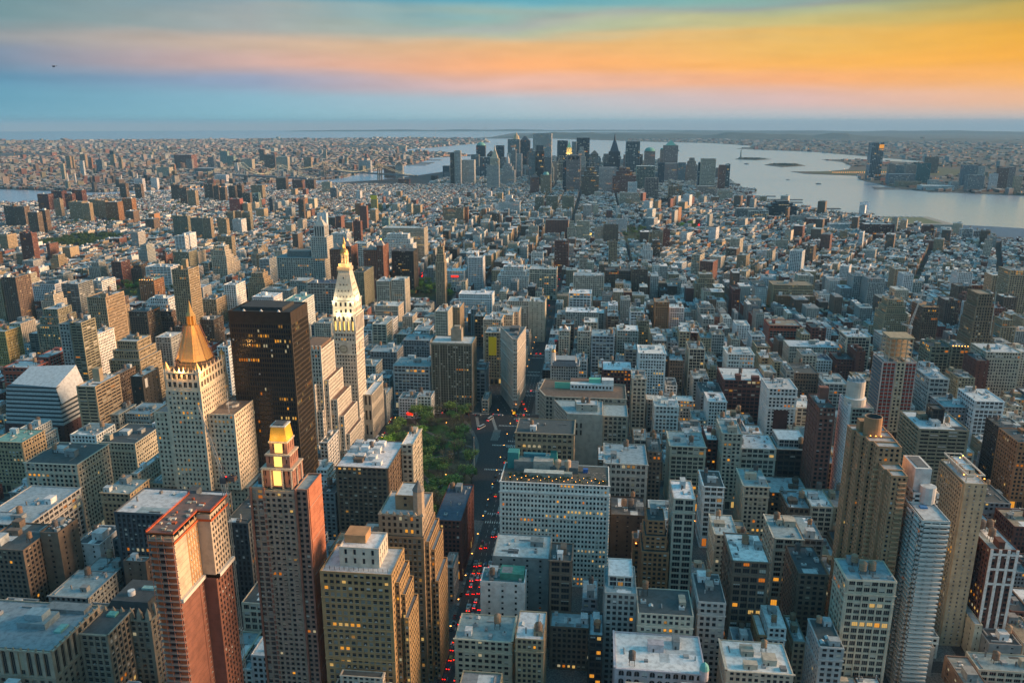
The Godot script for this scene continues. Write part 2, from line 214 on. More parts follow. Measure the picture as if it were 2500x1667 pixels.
# kind, label, x0, x1, z back, z front, height, facade style, wall colour, crown
var FAR := [
	["skyscraper","dark blue skyscraper low behind courthouse spire",-647.3,-597.4,-5222.7,-5182.8,179.6,"V","navy",""],
	["skyscraper","grey skyscraper with gilded crown",-563.9,-490.4,-5164.6,-5105.9,219.4,"V","grey","crown"],
	["skyscraper","dark skyscraper with sloped pyramid roof",-502.2,-436.7,-5294.9,-5242.5,208.7,"V","navy","pyr"],
	["skyscraper","broad pale slab skyscraper, tallest of downtown east",-400.9,-286.7,-5125.7,-5034.3,254.6,"V","pale",""],
	["skyscraper","small dark skyscraper before broad pale slab",-357.4,-316,-4762.6,-4729.5,192.5,"G","navy",""],
	["skyscraper","grey half of two-tone slab tower",-339.4,-308.8,-4057,-4032.5,183.7,"V","grey",""],
	["skyscraper","dark half of two-tone slab tower",-307.3,-265.6,-4060,-4026.6,184,"G","dark",""],
	["skyscraper","grey tower with white cap",-490,-460,-4610.5,-4586.5,172.3,"P","grey","lamp"],
	["skyscraper","pale base of the pyramid-capped courthouse",-532.4,-472.9,-3918,-3900.1,122.9,"P","pale",""],
	["skyscraper","cream courthouse tower with pointed pyramid cap",-527.9,-484.4,-4022.2,-3987.4,149.8,"P","cream","spirepyr"],
	["skyscraper","pale municipal tower with tiered wedding-cake top",-491.3,-419.6,-4164.7,-4107.3,119.8,"P","pale","tiers"],
	["skyscraper","plain grey tower beside two-tone slab",-272.8,-233.9,-4155.8,-4124.7,152,"P","grey",""],
	["skyscraper","small grey tower amid downtown",-243.8,-215,-4367,-4343.9,121.9,"P","grey",""],
	["skyscraper","dark navy box skyscraper behind lit gothic tower",-247,-185,-5003.8,-4954.3,215.4,"G","navy",""],
	["skyscraper","floodlit gothic tower with green pointed roof",-167.4,-140,-4369.3,-4347.3,192.1,"P","gold","spirepyr"],
	["skyscraper","slim pale skyscraper behind lit gothic tower",-156.2,-130,-4890.9,-4869.9,211.1,"V","pale",""],
	["skyscraper","wide black skyscraper with flat top",-126.9,-51.8,-4844.2,-4784.2,234.4,"G","navy",""],
	["skyscraper","pale stepped skyscraper in front of black one",-114.8,-68.6,-4560.1,-4523.1,192.9,"V","pale","tiers"],
	["skyscraper","windowless brownish telephone tower with dark top slots",-145.1,-80.3,-3834.7,-3782.8,176.2,"V","mauve","slots"],
	["skyscraper","narrow navy slab beside windowless tower",-161.2,-145.4,-3803.8,-3790.1,163.1,"G","navy",""],
	["skyscraper","grey stepped tower by waterfront",-36.8,21.3,-4657.4,-4611,125.7,"P","grey","tiers"],
	["skyscraper","mauve brick tower beside dark glass tower",29.2,57.2,-4676.7,-4654.3,149.8,"P","mauve",""],
	["skyscraper","dark glass tower with slim spire",57.5,122.4,-4663.5,-4610.1,163.4,"G","navy","spirepyr"],
	["skyscraper","tall blue-grey glass skyscraper with flat top",143.9,216.4,-4404.3,-4346.3,224.6,"G","steel",""],
	["skyscraper","small navy tower leaning on blue-grey skyscraper",218.9,234.9,-4400.4,-4387.6,158.6,"G","navy",""],
	["skyscraper","thin mauve tower beside blue-grey skyscraper",135,149.4,-4446.7,-4434.7,153.7,"P","mauve",""],
	["skyscraper","mauve tower with green rounded dome",250.9,308.1,-4561.1,-4515.4,169.6,"P","mauve","dome"],
	["skyscraper","tallest mauve tower with green pyramid roof",355.9,432.9,-4612.1,-4550.4,199.4,"P","mauve","pyr2"],
	["skyscraper","mauve shoulder tower with green dome",337.8,355.6,-4571.5,-4554.2,178.9,"P","mauve","dome"],
	["skyscraper","wide mauve base under pyramid tower",333.6,429.7,-4541.2,-4464.2,108,"P","mauve",""],
	["skyscraper","mauve tower with stepped mastaba top",477.3,534.9,-4541.7,-4495.6,135.7,"P","mauve","tiers"],
	["skyscraper","short grey-green tower between mauve towers",430,469,-4491,-4458,113.2,"P","steel",""],
	["skyscraper","grey slab behind cream headquarters tower",486.8,504,-4072.6,-4058.9,132.1,"G","steel",""],
	["skyscraper","broad cream tower with green edge",495.9,563.4,-4058.6,-4010.7,151.9,"V","cream",""],
	["skyscraper","red-brown riverside tower beside glass one",579.3,610.9,-4026.8,-4001.5,123.6,"P","brick",""],
	["skyscraper","glass riverside tower beside red-brown tower",611.2,631.7,-4027,-4006.7,128.5,"G","steel",""],
	["skyscraper","broad brown telephone building with lit floors",-69.8,6.3,-3627.8,-3566.9,132.7,"P","brown","tiers"],
	["skyscraper","pale grey hotel block below blue-grey skyscraper",5.8,86.1,-3892,-3827.7,118,"P","pale",""],
	["skyscraper","red-brown stepped telephone headquarters",68.7,172.5,-3778.6,-3695.5,124.5,"P","brick","tiers"],
	["skyscraper","pale green glass block with slanted top",182.1,268.9,-3977.9,-3908.5,121.3,"G","mint",""],
	["skyscraper","mauve loft tower in tribeca",195,250.1,-3418.7,-3385.7,100,"L","mauve",""],
	["skyscraper","tan tower with small turquoise cap",-254,-208.2,-3683.3,-3646.7,94.1,"P","tan","lampmint"],
	["skyscraper","brick tower with peaked dark roof",-301.1,-262,-3674.4,-3643.1,82.1,"P","brick","pyr"],
	["housing_tower","olive slab of three alike university towers",-228.7,-195.6,-3005.7,-2992.5,53.6,"P","olive",""],
	["housing_tower","middle slab of three alike university towers",-183.5,-141.1,-2962.5,-2945.5,61.3,"P","olive",""],
	["housing_tower","last slab of three alike university towers",-124.9,-81.5,-2915.5,-2898.2,66,"P","olive",""],
	["loft_building","cream loft block far down the avenue",87.7,168.4,-3224.7,-3192.4,55.8,"P","cream",""],
	["skyscraper","white finned tower behind cream loft block",126.4,162.8,-3419,-3389.9,81.6,"V","white",""],
	["loft_building","dark loft in the printing district",250.7,284.4,-3242.4,-3228.9,32.9,"P","dark",""],
	["loft_building","tan loft in the printing district",300.3,356.9,-3519,-3490.7,60,"L","tan",""],
	["skyscraper","low mauve college block by river",446.1,527.2,-3747.2,-3706.7,45,"P","mauve",""],
	["skyscraper","low cream school by river",504.1,564.2,-3503.4,-3473.3,45,"P","cream",""],
	["loft_building","wide white printing warehouse",383.4,473.7,-3005.3,-2969.2,19,"L","white",""],
	["loft_building","cream apartment block west village",312.8,358,-2793.8,-2775.7,16,"P","cream",""],
	["apartment_building","grey slab by the avenue of brake lights",312.2,344.1,-2238.7,-2225.9,23.9,"P","grey",""],
	["apartment_building","white banded apartment tower",320.3,342.9,-2418,-2406,22,"R","white",""],
	["loft_building","big dark red windowless library block",-140.8,-78.2,-2278.6,-2247.3,57.3,"N","brick",""],
	["apartment_building","cream apartment tower near red library",-180.7,-154.4,-2156.6,-2143.5,51.3,"P","cream",""],
	["apartment_building","cream hotel tower by square arch",-51.9,-17.2,-2167,-2149.7,66.7,"P","cream",""],
	["apartment_building","slim stepped cream tower beside red library",-76.5,-54.7,-2162,-2149,66.4,"P","cream","tiers"],
	["apartment_building","brown brick tower on the avenue",-89.9,-59,-1760.8,-1748.4,70.8,"P","brick",""],
	["apartment_building","tan apartment tower in the village",29.1,48.5,-1811.6,-1799.6,62.8,"P","tan",""],
	["loft_building","brown hall block beside tan tower",19,59.2,-2165.7,-2149.6,59,"N","brown",""],
	["apartment_building","white long apartment row in the village",29,89.1,-2364.3,-2349.3,50.7,"P","white",""],
	["apartment_building","red brick tower in the village",173.1,189.7,-2104.1,-2092.1,55.3,"P","brick",""],
	["apartment_building","tan brick block beside red tower",143.1,170.5,-2086.1,-2074.1,53.1,"P","tan",""],
	["loft_building","white loft blocks downtown cluster",-341.1,-265.3,-2806.3,-2783.5,52.6,"P","white",""],
	["loft_building","brown loft with wide roof downtown",-324.5,-299,-2492.5,-2480.5,47.9,"P","brown",""],
	["apartment_building","white blank-topped apartment house",-136.8,-111.2,-1708.3,-1695.5,52,"P","white",""],
	["housing_tower","dark red brick tower alone by the bridge",-1278,-1193.5,-4863.8,-4796.2,68,"P","brick",""],
	["housing_tower","low red brick slab beside dark red tower",-1037.2,-976.5,-4189.1,-4164.8,35,"P","brick",""],
	["skyscraper","dark edge of pale slab tower by city hall",-764.1,-743,-4212.7,-4195.9,170.1,"V","dark",""],
	["skyscraper","pale tall slab tower by city hall",-742.7,-709.5,-4228.8,-4200.5,179.9,"V","pale",""],
	["skyscraper","pale boxy court tower by city hall",-717.3,-646.9,-4308.4,-4252.1,130.6,"P","pale",""],
	["skyscraper","dark green rounded harbor tower",-798.1,-739.2,-5386.1,-5339,175,"G","navy","dome"],
	["skyscraper","grey tower near harbor tower",-751.4,-704.5,-4854.8,-4817.3,137.1,"P","grey",""],
	["skyscraper","steel blue office tower downtown east",-675.7,-606.7,-4709.3,-4654,129,"G","steel",""],
	["skyscraper","navy tower at downtown east edge",-658,-619.9,-5298.9,-5268.4,177.2,"G","navy",""],
	["housing_tower","grey housing slab east of city hall",-878.5,-843.7,-4637.8,-4620.5,45.4,"P","grey",""],
	["housing_tower","dark housing slab near the bridge ramp",-923.9,-887,-4487.8,-4469.4,35,"P","dark",""],
	["housing_tower","brown housing tower below the bridge deck",-1522.2,-1473,-3762.2,-3732.7,68,"P","brown",""],
	["housing_tower","red housing tower below the bridge deck",-1427.4,-1376.8,-3723.1,-3692.8,60.2,"P","brick",""],
	["housing_tower","brown housing slab near the bridge anchorage",-1388.6,-1344.8,-3785.6,-3759.3,58,"P","brown",""],
	["housing_tower","cream housing tower by the bridge",-1251,-1210.2,-3619.7,-3595.2,59.3,"P","cream",""],
	["housing_tower","grey walk-up tower below the bridge",-1120.3,-1092,-3337.6,-3320.6,54.7,"P","grey",""],
	["housing_tower","tan housing tower among brown slabs",-1458.8,-1408.7,-3332.3,-3302.2,64.8,"P","tan",""],
	["housing_tower","pale green glass tower lower east side",-1268.4,-1243.4,-2896.5,-2876.5,68,"G","mint",""],
	["housing_tower","slim glass tower lower east side",-1136.9,-1123.1,-2723.7,-2711.7,68,"G","steel",""],
	["apartment_building","big tan slab apartment tower, widest in noho",-481.5,-417.3,-2532.6,-2510.1,60.2,"P","tan",""],
	["apartment_building","orange brick end tower beside big tan slab",-417,-406,-2538.9,-2526.3,62.3,"P","orange",""],
	["loft_building","white gridded loft beside tan slab",-427.4,-390.6,-2687.2,-2668.8,26.4,"L","white",""],
	["loft_building","orange blank wall loft downtown",-390.9,-375.9,-2735.1,-2723.1,35.5,"N","orange",""],
	["loft_building","grey loft block beyond tan slab",-354.3,-311.9,-2599.8,-2578.6,40.5,"P","grey",""],
	["apartment_building","pale green block beside avenue of brake lights",-578.2,-558.7,-2140.9,-2125.3,71.8,"P","mint",""],
	["apartment_building","slim red tower by bowery",-691.8,-670.6,-2320.2,-2303.2,85,"N","brick",""],
	["apartment_building","brick house with lit shop on bowery",-600,-580.6,-1951.4,-1935.9,85,"P","brick",""],
	["apartment_building","blank white wall house lower east side",-790.7,-763.7,-2231.3,-2217.8,72.6,"N","white",""],
	["apartment_building","house with big yellow roof sign",-796,-773.2,-2803.9,-2791.9,58.4,"N","yellow",""],
	["apartment_building","slim brown tower lower east side",-961.3,-943.1,-2541,-2526.5,80.9,"P","brown",""],
	["apartment_building","dark apartment slab behind tower of clocks",-616.4,-596.2,-1769.4,-1757.4,85,"P","dark",""],
	["housing_tower","dark brown river housing tower with setback",-2037.3,-1994.9,-2793.6,-2763.9,68,"P","darkred",""],
	["housing_tower","tall dark brown river housing tower",-2071.2,-2028.8,-2920.3,-2890.6,68,"P","darkred",""],
	["housing_tower","slimmer dark brown river housing tower",-1949.2,-1920.3,-2811.3,-2791.1,68,"P","darkred",""],
	["housing_tower","tallest dark brown river housing tower",-2025.9,-1984.7,-2975.2,-2946.4,68,"P","darkred",""],
	["housing_tower","brown project tower by east river",-1854.2,-1821.3,-2376.5,-2353.5,68,"P","brown",""],
	["housing_tower","brown project tower with notched side",-1810.2,-1775.7,-2365.4,-2341.2,68,"P","brown",""],
	["housing_tower","low brown project tower",-1649.8,-1619.4,-2206.2,-2184.9,68,"P","brown",""],
	["housing_tower","brown project tower beside low one",-1663.4,-1635.7,-2262.9,-2243.5,68,"P","brown",""],
	["housing_tower","single tan project tower",-1842.6,-1818.9,-2593,-2576.4,68,"P","tan",""],
	["housing_tower","tan project slab with chimney",-1738.3,-1691.7,-2535.5,-2502.9,68,"P","tan",""],
	["housing_tower","tan project slab, paired",-1663.5,-1638,-2479.2,-2461.3,68,"P","tan",""],
	["housing_tower","tall tan project slab",-1725.2,-1689.9,-2614.1,-2589.4,68,"P","tan",""],
	["housing_tower","tan project slab behind orange",-1668.1,-1642.9,-2572.8,-2555.2,68,"P","tan",""],
	["housing_tower","far tan project slab",-1681.7,-1654.8,-2632.5,-2613.7,68,"P","tan",""],
	["housing_tower","orange brick project slab",-1611.2,-1567.6,-2535.2,-2504.8,68,"P","orange",""],
	["housing_tower","orange brick project tower apart",-1630.4,-1594,-2657.4,-2631.9,68,"P","orange",""],
	["housing_tower","slim grey brown tower at river bend",-2040.3,-2010.8,-3309.9,-3289.2,68,"P","brown",""],
	["housing_tower","second slim tower at river bend",-1958,-1928.7,-3286.7,-3266.3,68,"P","brown",""],
	["housing_tower","brown project tower by bridge approach",-1779.2,-1741,-3263,-3236.2,68,"P","brown",""],
	["housing_tower","brown project slab by bridge approach",-1664.2,-1634.6,-3111.9,-3091.1,68,"P","brown",""],
	["housing_tower","tan project tower before brown ones",-1573.6,-1540.7,-3001,-2978,68,"P","tan",""],
	["housing_tower","tall brown project tower",-1664.4,-1625.8,-3324.7,-3297.6,68,"P","brown",""],
	["housing_tower","slim brown project tower",-1592.8,-1569.2,-3250.8,-3234.2,66.4,"P","brown",""],
	["housing_tower","brown project slab in cluster",-1550.7,-1525,-3217.6,-3199.6,62.7,"P","brown",""],
	["housing_tower","project tower with row of roof lights",-1560.7,-1531.9,-3326.5,-3306.3,61.3,"P","brown",""],
	["housing_tower","project tower near bridge cables",-1558,-1526.3,-3385.5,-3363.3,59.4,"P","brown",""],
	["housing_tower","lower project tower near bridge cables",-1366.7,-1336.1,-3032,-3010.6,58,"P","brown",""],
	["housing_tower","olive village tower on avenue d",-1186.2,-1165.4,-2162.7,-2148.1,68,"P","olive",""],
	["housing_tower","second olive village tower",-1159.7,-1135.8,-2154.1,-2137.4,68,"P","olive",""],
	["housing_tower","wide olive housing slab",-1110.4,-1076,-2127.4,-2103.3,68,"P","olive",""],
	["housing_tower","tan housing tower in second row",-1074.4,-1051.6,-2117.2,-2101.3,68,"P","tan",""],
	["housing_tower","tan housing tower apart in second row",-1021.3,-996.7,-2098.5,-2081.3,68,"P","tan",""],
	["housing_tower","olive housing tower joined to tan",-1077.8,-1058.9,-2272.4,-2259.1,68,"P","olive",""],
	["housing_tower","tan housing tower joined to olive",-1066.4,-1041.4,-2293.1,-2275.6,68,"P","tan",""],
	["housing_tower","olive housing tower at row end",-1041.1,-1016.3,-2296.5,-2278.3,64.2,"P","olive",""],
	["housing_tower","salmon unfinished tower with blue netting",-1256.4,-1218.7,-2685.4,-2659,68,"P","salmon",""],
	["apartment_building","lone brick tower by the dark park",-1267.7,-1238.7,-1660.4,-1643,85,"P","brick",""],
	["apartment_building","white round-cornered tower near cream hotel",-921.3,-897.6,-1684.9,-1668.2,80.5,"R","white",""],
	["apartment_building","cream hotel with stepped top",-837.2,-798.9,-1678.4,-1659.3,67.6,"P","cream","tiers"],
	["apartment_building","tan hotel tower behind cream one",-843.7,-810.7,-1727,-1710.5,74.7,"P","tan",""],
	["waterfront_tower","wide red brick tower group across the river",-2963.9,-2836,-5556.7,-5480,102.3,"P","brick",""],
	["waterfront_tower","mauve block beside wide red group",-2841.9,-2798.5,-5434.9,-5408.9,76,"P","mauve",""],
	["waterfront_tower","tall pale green office tower across the river",-2961.6,-2899.3,-6216,-6178.6,105,"P","mint",""],
	["waterfront_tower","lower pale green office tower",-2665.9,-2612.8,-5697.2,-5665.4,88.7,"P","mint",""],
	["waterfront_tower","cream office block across the river",-2434.2,-2358.3,-5437,-5391.5,78.6,"P","cream",""],
	["waterfront_tower","dark office block across the river",-2518.1,-2486.7,-5472.1,-5453.3,64.5,"P","dark",""],
	["waterfront_tower","white slim tower near bridge",-2387.4,-2366.5,-5193.3,-5180.7,65.3,"P","white",""],
	["waterfront_tower","grey tower with pointed roof",-2803.9,-2758.8,-5679.8,-5652.8,81,"P","grey",""],
	["waterfront_tower","tall tan bank tower with dark wrapped top",-3673.3,-3642,-5869.6,-5850.8,89.4,"P","tan","darkcap"],
	["waterfront_tower","slim tan tower with peaked roof",-3311.1,-3288.8,-5380,-5366.6,79.3,"P","tan","pyr"],
	["waterfront_tower","small cream tower across the river",-2981.5,-2960.9,-4279.9,-4267.6,99.3,"P","cream",""],
	["waterfront_tower","tan project tower far across river",-3638.1,-3606.4,-5295.4,-5276.3,99.9,"P","tan",""],
	["waterfront_tower","second tan tower far across river",-3668.3,-3647.3,-5385.8,-5373.2,92.2,"P","tan",""],
	["waterfront_tower","pair of tan towers far across river",-3678.7,-3637.6,-5518.1,-5493.5,102.6,"P","tan",""],
	["waterfront_tower","orange tower far across river",-3467.8,-3444.2,-5281.7,-5267.5,87.9,"P","orange",""],
	["waterfront_tower","white tower with orange cap",-3124.6,-3100.9,-4669.5,-4655.2,97.3,"P","white",""],
	["waterfront_tower","dark blue block far across river",-3215.2,-3174.4,-4984.6,-4960.2,90.1,"P","steel",""],
	["waterfront_tower","cream factory block by the navy yard",-2571.6,-2494.7,-4587.4,-4541.3,67.8,"P","cream",""],
	["waterfront_tower","orange brick block by navy yard",-2593.2,-2568.8,-4757.9,-4743.2,73.2,"P","orange",""],
	["waterfront_tower","white box building at bridge foot",-2070.5,-2005.8,-4273.9,-4235.1,46.2,"P","white",""],
	["waterfront_tower","brick warehouse at bridge foot",-2015.2,-1979.8,-4053.6,-4032.4,34.1,"P","brick",""],
	["waterfront_tower","long grey court building",-2531.6,-2402.7,-4993,-4915.6,41.9,"P","grey",""],
	["waterfront_tower","white domed storage building",-2200.5,-2168.2,-3838.8,-3819.5,55.1,"P","white",""],
	["waterfront_tower","pale plant block at river bend",-2213.6,-2173.4,-3722.5,-3698.4,60.4,"P","pale",""],
	["waterfront_tower","brown tower with greenish top",-2306.1,-2226.5,-5514.9,-5475.1,105,"P","brown",""],
	["waterfront_tower","cream slab tower behind bridge",-2148.7,-2067.3,-5336.6,-5295.9,98.2,"P","cream",""],
	["waterfront_tower","tan tower group behind bridge",-1979.1,-1926.2,-5381.6,-5355.1,92.9,"P","tan",""],
	["waterfront_tower","pale warehouse block at the piers",-1578.2,-1495.8,-5322.1,-5280.9,76.7,"P","pale",""],
	["waterfront_tower","small cream block far inland",-2438.3,-2408.5,-7112.6,-7097.7,90.4,"P","cream",""],
	["waterfront_tower","cream pier shed block far shore",-2272.5,-2190.1,-9275.5,-9234.3,66.7,"P","cream",""],
	["waterfront_tower","long glowing cream terminal far shore",-2374.5,-2163.3,-11889.1,-11783.6,55,"P","cream",""],
	["waterfront_tower","brown slim tower far across",-2814.9,-2772.6,-6612.8,-6591.7,105,"P","brown",""],
	["waterfront_tower","tall glass tower alone on far shore with lit sign",1561.9,1631,-4973.9,-4918.6,208.5,"G","steel","sign"],
	["waterfront_tower","mauve tower on far shore",1617.9,1657,-4788.5,-4769,96.6,"P","mauve",""],
	["waterfront_tower","grey glass tower on far shore",1657.3,1712.8,-4803.5,-4773.6,90,"P","steel",""],
	["waterfront_tower","tall mauve slab on far shore",1648.2,1701.3,-4614.8,-4588.3,99.2,"P","mauve",""],
	["waterfront_tower","teal glass tower on far shore",1739.4,1809.2,-4712.2,-4677.3,105,"P","teal",""],
	["waterfront_tower","brown rounded tower on far shore",2138.3,2214.1,-5649.3,-5611.4,105,"P","brown",""],
	["waterfront_tower","blue glass tower with mint rim on far shore",1904.6,1978.3,-4537.1,-4500.2,105,"P","steel",""],
	["waterfront_tower","grey office block on far shore",1790.9,1865.9,-4200.7,-4163.2,75.2,"P","grey",""],
	["waterfront_tower","white tower on far shore",1913.5,1948.4,-4228.5,-4211,78.7,"P","white",""],
	["waterfront_tower","red-brown tower on far shore",1949,1995,-4236.6,-4213.6,105,"P","brick",""],
	["waterfront_tower","mauve tower pair on far shore",2048.6,2086,-4353.5,-4334.8,105,"P","mauve",""],
	["waterfront_tower","tan block on far shore",1911.1,1943.9,-3985.3,-3968.9,82.3,"P","tan",""],
	["waterfront_tower","pale hospital block on far shore",1963.3,1990.1,-4464.1,-4450.7,101.5,"P","pale",""],
	["waterfront_tower","low grey terrace block on far shore",1548,1681.5,-4588,-4535.5,55.3,"P","grey",""],
	["waterfront_tower","low white arched pavilion on far shore",1590.6,1738.5,-4252.6,-4178.7,20.5,"P","white",""],
	["waterfront_tower","pale curved block on far shore",1667.2,1738.5,-4333,-4297.3,40.2,"P","pale",""],
	["waterfront_tower","second pale curved block on far shore",1738.8,1777.9,-4255.9,-4225.8,39.5,"P","pale",""],
	["waterfront_tower","low tan row at ferry dock",1548,1662.2,-4446.8,-4389.7,25.9,"P","tan",""],
	["loft_building","dark banded warehouse block by the river",589.7,683.8,-2902.7,-2855.6,60,"R","slate","tiers"],
	["loft_building","grey-cream warehouse near the river",618.9,665.7,-2660.2,-2636.7,32.7,"P","greycream",""],
	["loft_building","red brick warehouse near the river",656.1,723,-2629.4,-2596,30.2,"P","brick",""],
	["loft_building","white low warehouse near the river",706.7,765.5,-2557.3,-2527.8,22.8,"P","white",""],
	["loft_building","big red brick warehouse with blue roof by river",759.7,843.7,-2418.5,-2376.5,41.3,"L","brick",""],
	["waterfront_tower","white vent tower standing on a pier",984.4,1013.7,-3159.5,-3141.9,32.4,"N","white",""],
	["apartment_building","white glass riverside apartment tower",998.4,1028.5,-2330.4,-2315.3,38.8,"G","white",""],
	["apartment_building","second white glass riverside tower",1031,1054.8,-2330.2,-2318.2,34.2,"G","white",""],
	["apartment_building","third cream glass riverside tower",1053.7,1074.9,-2298.1,-2286.1,31,"G","cream",""],
	["apartment_building","cream apartment tower in west village",454.3,485.8,-2100.8,-2085.1,32.5,"P","cream",""],
	["apartment_building","white stepped apartment block west village",388.3,434.8,-1980.4,-1957.2,24.9,"P","white","tiers"],
	["apartment_building","brown brick tower in west village",509.5,546.6,-2038.9,-2024.1,30,"P","brick",""],
	["apartment_building","ornate brick riverside hotel",926.4,956.2,-2406.1,-2391.3,36.1,"P","brick",""],
	["loft_building","dark red warehouse in meatpacking",857,912.9,-2202.3,-2180,23.7,"N","brick",""],
	["apartment_building","slim tan tower in west village",669.6,686.3,-2290.8,-2278.8,33.3,"P","tan",""],
	["loft_building","long grey warehouse by tunnel exit",470.7,574.8,-2820.2,-2788.9,40.7,"P","grey",""],
	["loft_building","pale gridded warehouse by tunnel exit",499.1,563.5,-2747.3,-2721.5,39.8,"L","greycream",""]]
var CUSTOM := [[-331,-268,-363,-322],[-268,-252,-372,-343],[-270,-240,-396,-364],[-198,-178,-346,-306],[-170,-138,-370,-349],[-135,-89,-374,-344],[-119,-83,-428,-394],[-63,15,-541,-506],[-111,-79,-920,-860],[-273,-229,-743,-683],[-257,-225,-806,-744],[-282,-230,-612,-574],[-345,-256,-602,-534],[-182,-133,-882,-849],[155,178,-480,-426],[179,197,-460,-412],[223,237,-502,-464],[240,269,-692,-667],[197,215,-627,-599],[-54,36,-813,-711],[-51,-15,-940,-914],[-620,-512,-1542,-1479],[-496,-391,-1482,-1439],[478,506,-1075,-1038],[-579,-515,-735,-688]]

var WALLS := {
	"brown": Color(.19, .14, .105), "cream": Color(.56, .51, .41), "greycream": Color(.42, .43, .405), "tan": Color(.42, .33, .215), "white": Color(.76, .78, .78),
	"grey": Color(.27, .295, .305), "dark": Color(.062, .055, .048), "darkred": Color(.145, .06, .05), "slate": Color(.075, .09, .10), "lilac": Color(.56, .50, .54),
	"orange": Color(.39, .20, .10), "olive": Color(.28, .265, .19), "paleblue": Color(.42, .47, .50), "salmon": Color(.48, .16, .12), "yellow": Color(.48, .37, .15),
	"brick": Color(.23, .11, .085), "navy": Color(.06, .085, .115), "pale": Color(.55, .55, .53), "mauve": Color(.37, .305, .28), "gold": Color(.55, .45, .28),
	"steel": Color(.20, .27, .31), "mint": Color(.30, .43, .40), "teal": Color(.05, .20, .23)}
var ROOFS := {
	"dark": Color(.075, .092, .10), "blue": Color(.29, .385, .425), "white": Color(.74, .77, .79), "pale": Color(.50, .56, .585), "grey": Color(.21, .245, .26), "tan": Color(.30, .25, .19),
	"mint": Color(.24, .46, .40), "slate": Color(.07, .11, .17), "teal": Color(.10, .22, .25), "orange": Color(.42, .24, .12)}
# bay width, pier share, floor height, spandrel share, recess, mullions, share of lit windows
var STYLES := {
	"P": {"bay": 3.2, "pw": .40, "fh": 3.5, "sf": .38, "dp": .38, "mu": 0, "lit": .02},
	"L": {"bay": 4.6, "pw": .22, "fh": 4.0, "sf": .30, "dp": .42, "mu": 2, "lit": .028},
	"V": {"bay": 2.9, "pw": .42, "fh": 3.7, "sf": .36, "dp": .55, "mu": 0, "lit": .03, "sb": -.38},
	"R": {"bay": 7.0, "pw": .10, "fh": 3.0, "sf": .48, "dp": .7, "mu": 1, "lit": .03, "sb": .12},
	"G": {"bay": 4.2, "pw": .13, "fh": 4.0, "sf": .16, "dp": .3, "mu": 1, "lit": .03},
	"N": {"bay": 7.5, "pw": .83, "fh": 3.8, "sf": .56, "dp": .3, "mu": 0, "lit": .03},
	"C": {"bay": 3.8, "pw": .38, "fh": 4.2, "sf": .34, "dp": .45, "mu": 1, "lit": .03, "arch": 2},
	"A": {"bay": 4.2, "pw": .34, "fh": 4.6, "sf": .32, "dp": .5, "mu": 1, "lit": .03, "arch": 3},
	"K": {"bay": 5.0, "pw": .12, "fh": 3.3, "sf": .14, "dp": 1.2, "mu": 0, "lit": 0.0, "open": 1},
	"F": {"bay": 2.6, "pw": .46, "fh": 3.9, "sf": .42, "dp": .5, "mu": 0, "lit": .02, "arch": 1},
	"T": {"bay": 4.6, "pw": .40, "fh": 11.0, "sf": .06, "dp": .9, "mu": 2, "lit": .02, "arch": 1}}

